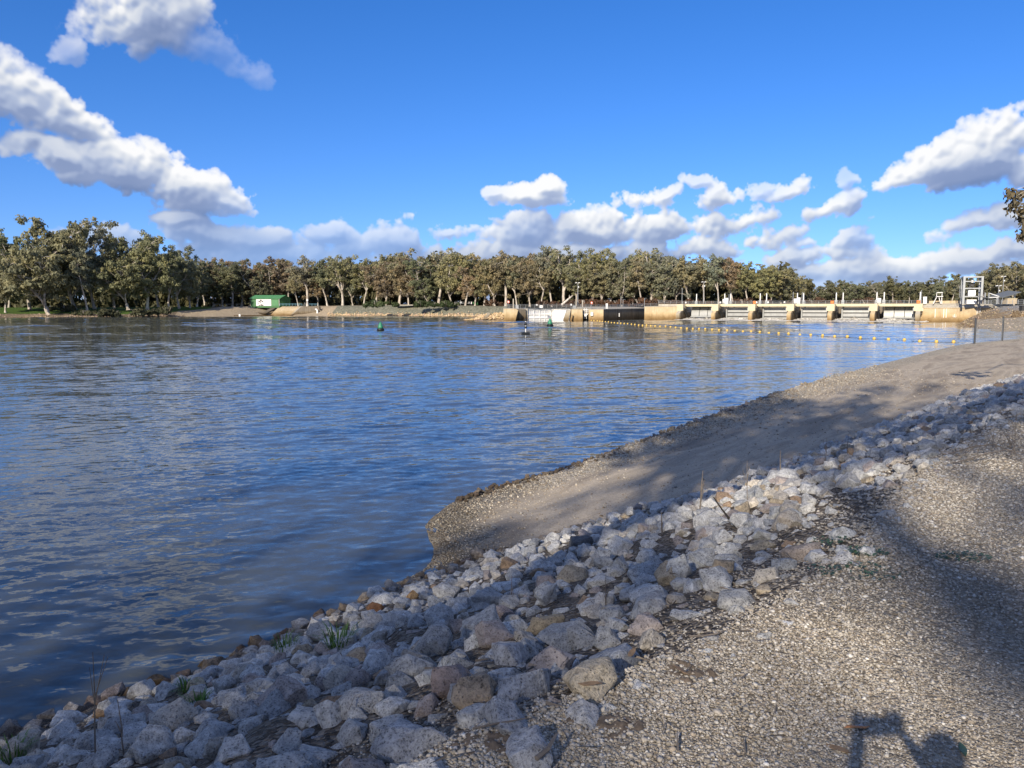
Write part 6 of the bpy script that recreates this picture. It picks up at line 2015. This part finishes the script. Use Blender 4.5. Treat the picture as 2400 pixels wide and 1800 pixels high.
def gravel_stones():
    r = np.random.default_rng(5)
    N = 250000
    # distance falls off so that the stones keep a like size in view
    d = 2.2 * np.exp(r.random(N) * math.log(15 / 2.2))
    th = r.uniform(-.40, .62, N)
    x = d * np.sin(th) * 1.02; y = d * np.cos(th)
    # right of the rocks' upper edge, and a band among the upper rocks
    seg = cG[:, :2]
    near = np.zeros(N); 
    for i0 in range(0, N, 10000):
        X_ = x[i0:i0 + 10000]; Y_ = y[i0:i0 + 10000]
        dd = (X_[:, None] - seg[None, :, 0]) ** 2 + (Y_[:, None] - seg[None, :, 1]) ** 2
        j = dd.argmin(1)
        near[i0:i0 + 10000] = (X_ - seg[j, 0]) * landn[j, 0] + (Y_ - seg[j, 1]) * landn[j, 1]
    clump = np.array([mnoise.noise(Vector((a * 1.1, b * 1.1, 8.0))) for a, b in zip(x, y)])
    clump2 = np.array([mnoise.noise(Vector((a * .35, b * .35, 2.0))) for a, b in zip(x, y)])
    # coarse drift of stones near the rocks, thinner on the trodden way further right
    prob = np.where(near > 0, np.clip(.95 - near * .17 + clump * .55 + clump2 * .35, .10, 1), np.clip(1 + near / .9, 0, 1))
    keep = r.random(N) < prob
    x, y, near, d = x[keep], y[keep], near[keep], d[keep]
    n = len(x)
    ix = np.clip(((x - RX0) / RS).astype(int), 0, RW - 1); iy = np.clip(((y - RY0) / RS).astype(int), 0, RH - 1)
    z = HM0[iy, ix]
    s = np.exp(r.normal(math.log(.0092), .38, n)) * (1 + .35 * np.clip(1.2 - near, 0, 1)) * np.clip(d / 4.0, 1, 2.6)
    s = np.clip(s, .005, .045)
    T = stone_templates()
    VV = []; FF = []; CC = []; off = 0
    pal = np.array([(.41, .375, .32), (.32, .29, .24), (.48, .45, .395), (.26, .225, .185), (.36, .31, .245), (.62, .60, .55), (.34, .33, .32)])
    pk = r.choice(len(pal), n, p=[.26, .22, .2, .12, .10, .04, .06])
    k = r.integers(0, len(T), n)
    ang = r.uniform(0, 6.283, n); tl = r.normal(size=n) * .4
    for t_ in range(len(T)):
        m_ = k == t_
        V, F = T[t_]
        c, s_ = np.cos(ang[m_]), np.sin(ang[m_])
        W = V[None] * s[m_][:, None, None]
        zx = W[..., 2] * np.cos(tl[m_])[:, None] + W[..., 0] * np.sin(tl[m_])[:, None]
        xx = W[..., 0] * np.cos(tl[m_])[:, None] - W[..., 2] * np.sin(tl[m_])[:, None]
        P = np.stack([xx * c[:, None] - W[..., 1] * s_[:, None] + x[m_][:, None], xx * s_[:, None] + W[..., 1] * c[:, None] + y[m_][:, None], zx + (z[m_] + s[m_] * .10)[:, None]], -1)
        q = len(P)
        VV.append(P.reshape(-1, 3)); FF.append((F[None] + (np.arange(q) * len(V))[:, None, None]).reshape(-1, 3) + off)
        CC.append(np.repeat(pal[pk[m_]] * r.uniform(.8, 1.15, (q, 1)), len(V), 0)); off += q * len(V)
    g = G('gravel_stone')
    c = g.attr('tint'); nz_ = g.noise(g.pos(), 220, 3, .6)
    mat = g.finish(g.mix(1.0, c, g.ramp(nz_, (.3, .75), (.7, 1.15)), 'MULTIPLY'), .9, spec=.2)
    me_ = np_mesh('gravel', np.concatenate(VV), np.concatenate(FF), mat); color_attr(me_, 'tint', np.concatenate(CC))
    tag(link('gravel', me_), 'loose pale gravel stones on the path beside the rocks', 'gravel', kind='stuff')
    print('gravel', n)
gravel_stones()

# ------------------------------------------------------------------ dry stalks, grass, weeds, litter
stem_mat = simple('dry_stem', (.17, .145, .12), .9, 0, .2, 9)
bark_dark = simple('dark_bark', (.05, .042, .035), .9, 0, .2, 9)
grass_mat = simple('grass_blade', (.10, .20, .035), .6, 0, .25, 9)
weed_mat = simple('weed_leaf', (.045, .095, .055), .6, 0, .2, 9)
dead_leaf = simple('dead_leaf', (.22, .15, .09), .8, 0, .25, 30)
for k, (px, pb, pt, lb) in enumerate(STALKS):
    p = hit(px, pb, HM)
    top = at_y(px, pt, p.y)
    h = top.z - p.z
    t = thing('dry_stalk', lb, 'stalk', (p.x, p.y, p.z - .08), 0, 'dry stalks among the rocks')
    r_ = random.Random(k)
    rr = .0065 if h > .6 else .005
    if 'thick' in lb: rr = .014
    if 'black' in lb or 'dark' in lb: rr = .011
    dx = r_.uniform(-.03, .03) * (1 if h < 1 else .5)
    pts3 = [(0, 0, 0), (dx * .4, 0, h * .4), (dx * .6, .01, h * .75), (dx, 0, h + .08)]
    MB().tube(pts3, [rr, rr * .85, rr * .7, rr * .4], 5).build('stem', stem_mat, t)
    if h < 1.2 and 'thick' not in lb:
        for q in range(r_.randint(2, 4)):
            a = r_.uniform(0, 6.28); z0 = h * r_.uniform(.15, .7); l2 = h * r_.uniform(.25, .55)
            MB().tube([(dx * z0 / h, 0, z0), (dx * z0 / h + math.cos(a) * l2 * .35, math.sin(a) * l2 * .3, z0 + l2)], [rr * .6, rr * .3], 4).build('twig', stem_mat, t)
# tilted dark dead branch on the rocks
p = hit(1700, 1235, HM)
t = thing('dead_branch', 'tilted dark dead branch lying on the rocks below the forked stalk', 'branch', tuple(p))
MB().tube([(-.12, .03, .30), (-.03, .01, .17), (.06, 0, .06), (.14, -.03, -.02)], [.006, .009, .012, .013], 6).build('stem', bark_dark, t)
MB().tube([(-.02, .01, .15), (.05, .07, .19)], [.005, .003], 4).build('twig', bark_dark, t)
for k, (px, py, h, lb) in enumerate(TUFTS):
    p = hit(px, py, HM)
    t = thing('grass_tuft', lb, 'grass tuft', (p.x, p.y, p.z - .05), 0, 'grass tufts among the rocks')
    r_ = random.Random(40 + k); m = MB()
    for q in range(70):
        h = h * 1.0; a = r_.uniform(0, 6.28); b = r_.random() ** .5 * h * .6; lean = r_.uniform(.1, .9); L_ = h * r_.uniform(.45, 1.15)
        x0, y0 = math.cos(a) * b, math.sin(a) * b; ca, sa = math.cos(a + r_.uniform(-.6, .6)), math.sin(a)
        w_ = .0045
        m.add([(x0 - sa * w_, y0 + ca * w_, 0), (x0 + sa * w_, y0 - ca * w_, 0), (x0 + ca * lean * L_ * .4 + sa * w_, y0 + sa * lean * L_ * .4 - ca * w_, L_ * .6), (x0 + ca * lean * L_ * .4 - sa * w_, y0 + sa * lean * L_ * .4 + ca * w_, L_ * .6), (x0 + ca * lean * L_, y0 + sa * lean * L_, L_ * (1.0 - .3 * lean))], [(0, 1, 2, 3), (3, 2, 4)])
    m.build('blades', grass_mat, t)['kind'] = 'stuff'
for k, (px, py, sz, lb) in enumerate(((2010, 1345, .20, 'dark green low weed patch at the gravel edge, the nearer one'), (1975, 1278, .15, 'dark green low weed patch behind the nearer one'), (2030, 1300, .10, 'small sparse weed patch right of the rear dark patch'), (2255, 1312, .12, 'low grey-green weed on the open gravel at right'))):
    p = hit(px, py, HM0)
    t = thing('weed_patch', lb, 'weed', (p.x, p.y, p.z), 0, 'weeds at the gravel edge')
    r_ = random.Random(60 + k); m = MB()
    for q in range(150):
        a = r_.uniform(0, 6.28); b = r_.random() ** .6 * sz; x0, y0 = math.cos(a) * b * 1.5, math.sin(a) * b * .8; z0 = r_.uniform(.005, .05) * (1 - b / sz * .6) + .012
        s_ = r_.uniform(.008, .018); d2 = r_.uniform(0, 6.28); e1 = Vector((math.cos(d2), math.sin(d2), r_.uniform(-.3, .5))) * s_; e2 = Vector((-math.sin(d2), math.cos(d2), r_.uniform(-.3, .3))) * s_ * .6
        c0 = Vector((x0, y0, z0)); m.add([c0 - e1, c0 - e2, c0 + e1, c0 + e2], [(0, 1, 2, 3)])
    m.build('leaves', weed_mat, t)['kind'] = 'stuff'
# twigs and long dead leaves on the gravel
TW = [(1285, 1755, .16, 1.0, 'thick grey stick on the gravel below the triangular pale rock'), (1175, 1700, .22, .3, 'thin curved twig between the bottom slab and the triangular rock'), (2165, 1465, .14, -.5, 'curved dark twig on the open gravel at right'),
      (2330, 1085, .9, .1, 'tangle of dark twigs at the right edge, longest branch'), (2300, 1070, .7, -.2, 'dark twig crossing the tangle at the right edge'), (2370, 1065, .5, .9, 'short upright twig in the tangle at the right edge'), (2260, 1195, .25, 0, 'thin straight twig on the shaded gravel'), (1660, 1490, .2, .2, 'twig between the gravel edge and the last grey rocks'),
      (2075, 1555, .12, -.2, 'short twig on the gravel left of the shadow'), (1840, 1430, .2, .15, 'twig along the gravel edge below the broad pinkish rock')]
for k, (px, py, L_, a, lb) in enumerate(TW):
    p = hit(px, py, HM if px < 1800 else HM0)
    t = thing('twig', lb, 'twig', (p.x, p.y, p.z + .006), a, 'twigs on the gravel')
    r_ = random.Random(80 + k); th = .010 if 'thick' in lb else .005
    if L_ > .4: th = .007
    up = .12 if 'tangle' in lb else .006
    m = MB().tube([(-L_ / 2, 0, 0), (-L_ * .1, L_ * r_.uniform(-.12, .12), up * .8), (L_ * .2, L_ * r_.uniform(-.1, .1), up), (L_ / 2, L_ * r_.uniform(-.15, .15), up * r_.uniform(.2, 1.4))], [th, th * .9, th * .7, th * .4], 5)
    m.build('stem', stem_mat, t)
    if 'tangle' in lb or 'crossing' in lb:
        for q in range(5):
            f = r_.uniform(-.4, .4); MB().tube([(f * L_, 0, up * .8), (f * L_ + r_.uniform(-.15, .15), r_.uniform(-.12, .12), up + r_.uniform(.02, .16))], [.004, .002], 4).build('side_twig', stem_mat, t)
LV = [(1382, 1612, 'dead leaf leaning against the cream wedge-shaped rock'), (1480, 1538, 'brown dead leaf at the gravel edge right of the elongated rock'), (1595, 1580, 'curled brown leaf on the gravel below the last rocks'), (2010, 1716, 'orange-brown leaf inside the gap of the shadow'), (2258, 1768, 'grey-green leaf on the gravel near the lower right corner'), (1962, 1765, 'dark leaf beside the shadow at the bottom edge')]
for k, (px, py, lb) in enumerate(LV):
    p = hit(px, py, HM if px < 1500 else HM0)
    L_ = .05; t = MB()
    pr2 = [(-1, 0), (-.5, .22), (.1, .26), (.6, .15), (1, 0), (.6, -.15), (.1, -.26), (-.5, -.22)]
    top_ = [(a * L_, b * L_, .012 + .01 * math.sin(a * 2)) for a, b in pr2]
    t.prism(top_, (0, 0, .0015))
    o = t.build('fallen_leaf', weed_mat if 'green' in lb else dead_leaf)
    if 'orange' in lb: o.data.materials[0] = simple('orange_leaf', (.45, .20, .08), .8, 0, .2, 30)
    o.location = (p.x, p.y, p.z + .008); o.rotation_euler = (.2, .15, k * 1.1)
    tag(o, lb, 'leaf', 'fallen leaves on the gravel')
def dirt_patch(px, py, rx, ry, seed):
    p = hit(px, py, HM0); r = np.random.default_rng(seed); n = 26; V = []
    for i in range(n + 1):
        for j in range(n + 1):
            u, v = i / n * 2 - 1, j / n * 2 - 1; x, y = p.x + u * rx, p.y + v * ry
            e = 1 - (u * u + v * v) + .8 * mnoise.noise(Vector((x * 9, y * 9, seed)))
            V.append((x, y, ground_z(x, y) + (.004 + .022 * mnoise.fractal(Vector((x * 22, y * 22, seed + 3)), .8, 2, 5) - .02 * max(0, .6 - e))))
    idx = np.arange((n + 1) ** 2).reshape(n + 1, n + 1); F = np.stack([idx[:-1, :-1], idx[1:, :-1], idx[1:, 1:], idx[:-1, 1:]], -1).reshape(-1, 4)
    tag(link('dirt_patch', np_mesh('dirt_patch', V, F, soil_dark, True)), 'dark crumbly soil hollow among the gravel', 'soil', kind='stuff')
soil_dark = simple('dark_soil', (.15, .12, .092), .95, 0, .25, 25, spec=.05)
dirt_patch(1130, 1735, .17, .13, 1); dirt_patch(1420, 1705, .15, .12, 2); dirt_patch(1620, 1580, .12, .12, 3)
def pebbles():
    r = np.random.default_rng(25); T = stone_templates(); VV = []; FF = []; CC = []; off = 0
    R, C, _ = TRACK.shape
    for i in range(12000):
        j = r.uniform(6 * 12, C - 60); j0 = int(j); f = j - j0
        t = 1 - abs(r.normal()) * .16 if r.random() < .7 else r.random()
        if not 0 < t < 1: continue
        k = t * (R - 1); k0 = min(int(k), R - 2)
        p = TRACK[k0, j0] * (1 - f) + TRACK[k0, j0 + 1] * f; q = TRACK[k0 + 1, j0] * (1 - f) + TRACK[k0 + 1, j0 + 1] * f
        p = p * (1 - (k - k0)) + q * (k - k0)
        if p[1] > 45 or p[1] < 11: continue
        s = min(.09, math.exp(r.normal(math.log(.032), .4))) * (1 if p[1] < 22 else 1.5)
        V, F = T[int(r.integers(0, 8))]
        VV.append(V @ flat_rot(r, .4).T * s + p + np.array([0, 0, s * .12])); FF.append(F + off); off += len(V)
        CC.append(np.tile(np.array([(.42, .375, .30), (.34, .29, .225), (.24, .195, .145), (.50, .46, .39)][int(r.integers(0, 4))]) * r.uniform(.75, 1.1) * (.55 if p[2] < .05 else 1), (len(V), 1)))
    me_ = np_mesh('pebbles', np.concatenate(VV), np.concatenate(FF), bpy.data.materials['gravel_stone']); color_attr(me_, 'tint', np.concatenate(CC))
    tag(link('pebbles', me_), 'loose pebbles along the water side of the boat ramp', 'pebbles', kind='stuff')
pebbles()
def litter():
    r = np.random.default_rng(15); VV = []; FF = []; off = 0
    for i in range(330):
        d = 2.4 * math.exp(r.random() * math.log(6)); th = r.uniform(-.25, .6); x, y = d * math.sin(th), d * math.cos(th)
        j = int(np.argmin((cG[:, 0] - x) ** 2 + (cG[:, 1] - y) ** 2)); nr = (x - cG[j, 0]) * landn[j, 0] + (y - cG[j, 1]) * landn[j, 1]
        if nr < -1.6 or (nr > .8 and r.random() < .7): continue
        z = ground_z(x, y, HM if nr < .1 else HM0) + .016; a = r.uniform(0, 6.28); L_ = r.uniform(.012, .05); w_ = r.uniform(.0015, .004)
        c, s = math.cos(a), math.sin(a)
        VV += [(x - c * L_ - s * w_, y - s * L_ + c * w_, z), (x + s * w_ - c * L_, y - c * w_ - s * L_, z), (x + c * L_ + s * w_, y + s * L_ - c * w_, z + r.uniform(-.004, .02)), (x + c * L_, y + s * L_, z + .004)]
        FF.append((off, off + 1, off + 2, off + 3)); off += 4
    me_ = np_mesh('bark_litter', VV, FF, stem_mat)
    tag(link('bark_litter', me_), 'scattered bark strips and needles on gravel and rocks', 'litter', kind='stuff')
litter()

# ------------------------------------------------------------------ trees on the near bank
# the hanging branch at the right edge belongs to a gum standing just outside the frame
r = np.random.default_rng(44)
tx = thing('gum_tree', 'gum tree whose drooping leafy branch enters at the right edge against the clouds', 'tree', (24.5, 26.0, 1.9), 0, 'gum trees on the near bank')
mb = MB()
mb.tube([(0, 0, -.5), (.1, 0, 3), (0, .1, 6), (-.3, 0, 9)], [.32, .26, .22, .15], 8)
tip = at_y(2392, 470, 26.0) - Vector((24.5, 26.0, 1.9))
mb.tube([(0, .1, 6), (-2.2, 0, 8.4), (-4.6, 0, 9.0), tuple(tip + Vector((1.6, 0, 1.0))), tuple(tip + Vector((.3, 0, .45)))], [.14, .10, .06, .035, .015], 6, cap=False)
twg = []
for (px, py) in ((2368, 448), (2378, 462), (2372, 478), (2392, 452), (2398, 486), (2394, 505), (2402, 525), (2396, 545), (2412, 470), (2420, 500), (2440, 480), (2460, 510), (2430, 540), (2480, 460)):
    q = at_y(px, py, 26.0 + r.uniform(-.5, .5)) - Vector((24.5, 26.0, 1.9)); twg.append(tuple(q))
    mb.tube([tuple(tip + Vector((.9, 0, .6))), tuple((q + tip + Vector((.6, 0, .6))) / 2), tuple(q)], [.015, .009, .004], 4, cap=False)
for (a, b) in (((0, .1, 6), (3, 1, 10)), ((-.1, 0, 7.5), (1, -3, 11)), ((-.3, 0, 9), (-.5, 1, 12.5)), ((0, 0, 5), (3.5, -1.5, 8))): mb.tube([a, b], [.13, .03], 6)
tm_ = mb.build('trunk', bark, tx, True)
cen = np.array(twg + [(3, 1, 10), (1, -3, 11), (-.5, 1, 12.5), (3.5, -1.5, 8), (2, -1, 10.5), (.5, 0, 11.5), (4, 0, 9)])
rad = np.array([.19] * len(twg) + [1.6] * 7)
V, F, C = leaf_cloud(cen, rad, np.array([60] * len(twg) + [900] * 7), .085, r, 1.0, .9)
cm_ = np_mesh('crown', V, F, leaf_mat); color_attr(cm_, 'tint', C)
o = link('crown', cm_, tx); o.color = (.16, .14, .095, 1)
# gums behind the viewer: they shade the rocks and the path
# (x, y, height, seed, spread, limbs, fork, crown from, leaves, label)
SHADE = [(-24.5, -40.0, 36, 201, .62, 6, .16, .16, 40, 'gum behind the viewpoint, the tall one shading the rocks'), (-10.5, -41.0, 34, 204, .5, 5, .16, .16, 22, 'gum behind the viewpoint, shading the far end of the path'),
         (-9.0, -14.0, 26, 207, .75, 5, .5, .62, 34, 'high-crowned gum close behind the viewpoint'), (-15.0, -40.0, 40, 205, .6, 6, .5, .72, 62, 'tallest bare-stemmed gum behind the viewpoint'), (-33.0, -43.0, 34, 209, .5, 5, .16, .16, 14, 'gum farthest left behind the viewpoint')]
for k, (x, y, hh, sd, spr, lb_, fk, low, dens, lb) in enumerate(SHADE):
    tm, cm = gum(sd, hh, spr, fk, lb_, .03, 5, dens, .30, 1.0, low)
    t = thing('gum_tree', lb, 'tree', (x, y, ZG - .2), k * 1.3, 'gum trees on the near bank')
    link('trunk', tm, t); o = link('crown', cm, t); o.color = (.20, .19, .10, 1)

# ------------------------------------------------------------------ the photographer, whose shadow lies on the gravel
def skin_body(name, pts, edges, rad, mat, root, parent, sub=2):
    me_ = bpy.data.meshes.new(name)
    me_.from_pydata(pts, edges, [])
    o = link(name, me_, parent)
    md = o.modifiers.new('skin', 'SKIN'); md.use_smooth_shade = True
    for i, s in enumerate(me_.skin_vertices[0].data):
        r_ = rad[i]; s.radius = r_ if isinstance(r_, tuple) else (r_, r_)
        s.use_root = (i == root)
    sb = o.modifiers.new('sub', 'SUBSURF'); sb.levels = sub; sb.render_levels = sub
    me_.materials.append(mat)
    return o


def photographer():
    skin = simple('skin', (.55, .36, .27), .6, 0, .05)
    coat = simple('navy_jacket', (.04, .05, .09), .85, 0, .15, 6)
    jeans = simple('denim', (.05, .065, .10), .9, 0, .15, 6)
    hairm = simple('brown_hair', (.05, .035, .02), .7, 0, .2, 20)
    zg = ground_z(.1, -.5)
    t = thing('person', 'person in a dark jacket holding up a phone, whose shadow falls on the gravel', 'person', (.10, -.52, ZG - .02), 0)
    P = [(0, 0, .94), (0, -.02, 1.12), (0, 0, 1.32), (0, 0, 1.46), (0, .02, 1.54), (0, .03, 1.62), (0, .045, 1.72),           # pelvis .. crown 0-6
         (-.19, .0, 1.42), (-.27, .13, 1.22), (-.15, .37, 1.46),                                                              # left arm 7-9
         (.19, .0, 1.42), (.27, .13, 1.22), (.11, .37, 1.46),                                                                # right arm 10-12
         (-.10, 0, .88), (-.12, .02, .50), (-.13, -.02, .09), (-.14, .13, .045),                                             # left leg 13-16
         (.10, 0, .88), (.12, .02, .50), (.13, -.02, .09), (.14, .13, .045),                                                 # right leg 17-20
         (-.10, .44, 1.55), (.06, .44, 1.55)]                                                                                # palms 21, 22
    E_ = [(0, 1), (1, 2), (2, 3), (3, 4), (4, 5), (5, 6), (3, 7), (7, 8), (8, 9), (3, 10), (10, 11), (11, 12), (0, 13), (13, 14), (14, 15), (15, 16), (0, 17), (17, 18), (18, 19), (19, 20), (9, 21), (12, 22)]
    R_ = [(.16, .12), (.155, .11), (.18, .12), (.10, .08), .058, (.078, .092), (.062, .075), .06, .05, .03, .06, .05, .03, .085, .062, .042, .04, .085, .062, .042, .04, (.035, .018), (.035, .018)]
    skin_body('body', P, E_, R_, skin, 0, t)
    # jacket and trousers a little outside the body
    J = [P[0], P[1], P[2], P[3], P[7], P[8], tuple(Vector(P[8]).lerp(Vector(P[9]), .92)), P[10], P[11], tuple(Vector(P[11]).lerp(Vector(P[12]), .92))]
    skin_body('jacket', J, [(0, 1), (1, 2), (2, 3), (3, 4), (4, 5), (5, 6), (3, 7), (7, 8), (8, 9)], [(.185, .145), (.18, .135), (.205, .145), (.11, .09), .08, .066, .046, .08, .066, .046], coat, 0, t)
    L = [P[0], P[13], P[14], P[15], P[17], P[18], P[19]]
    skin_body('trousers', L, [(0, 1), (1, 2), (2, 3), (0, 4), (4, 5), (5, 6)], [(.18, .14), .10, .076, .06, .10, .076, .06], jeans, 0, t)
    skin_body('hair', [(0, .0, 1.63), (0, .02, 1.735), (0, .06, 1.74)], [(0, 1), (1, 2)], [(.088, .085), (.080, .085), (.06, .05)], hairm, 0, t)
    for s, palm in ((-1, P[21]), (1, P[22])):
        for k in range(4):                                    # fingers closing round the phone
            a = Vector(palm) + Vector((s * .012, .01, .045 - .022 * k)); L_ = (.065, .072, .068, .055)[k]
            pts3 = [tuple(a), tuple(a + Vector((s * -.004, L_ * .5, .004))), tuple(a + Vector((-s * L_ * .35, L_ * .85, .004))), tuple(a + Vector((-s * L_ * .8, L_ * .8, .002)))]
            skin_body('finger', pts3, [(0, 1), (1, 2), (2, 3)], [.009, .0085, .008, .007], skin, 0, t, 1)
        a = Vector(palm) + Vector((-s * .01, -.01, .03))
        skin_body('thumb', [tuple(a), tuple(a + Vector((-s * .02, -.012, .03))), tuple(a + Vector((-s * .035, .0, .055)))], [(0, 1), (1, 2)], [.011, .010, .008], skin, 0, t, 1)
    for s in (-1, 1): skin_body('shoe', [(s * .13, -.05, .05), (s * .14, .08, .045), (s * .145, .17, .035)], [(0, 1), (1, 2)], [(.05, .05), (.05, .045), (.045, .03)], hairm, 0, t, 1)
    ph = thing('phone', 'black phone held up in both hands by the photographer', 'phone', (.08, -.052, 1.565 + ZG - .02))
    MB().box(-.078, .078, -.004, .004, -.038, .038).build('case', black_rubber, ph); MB().box(-.072, .072, -.0055, -.0042, -.034, .034).build('screen', dark_steel, ph)
photographer()
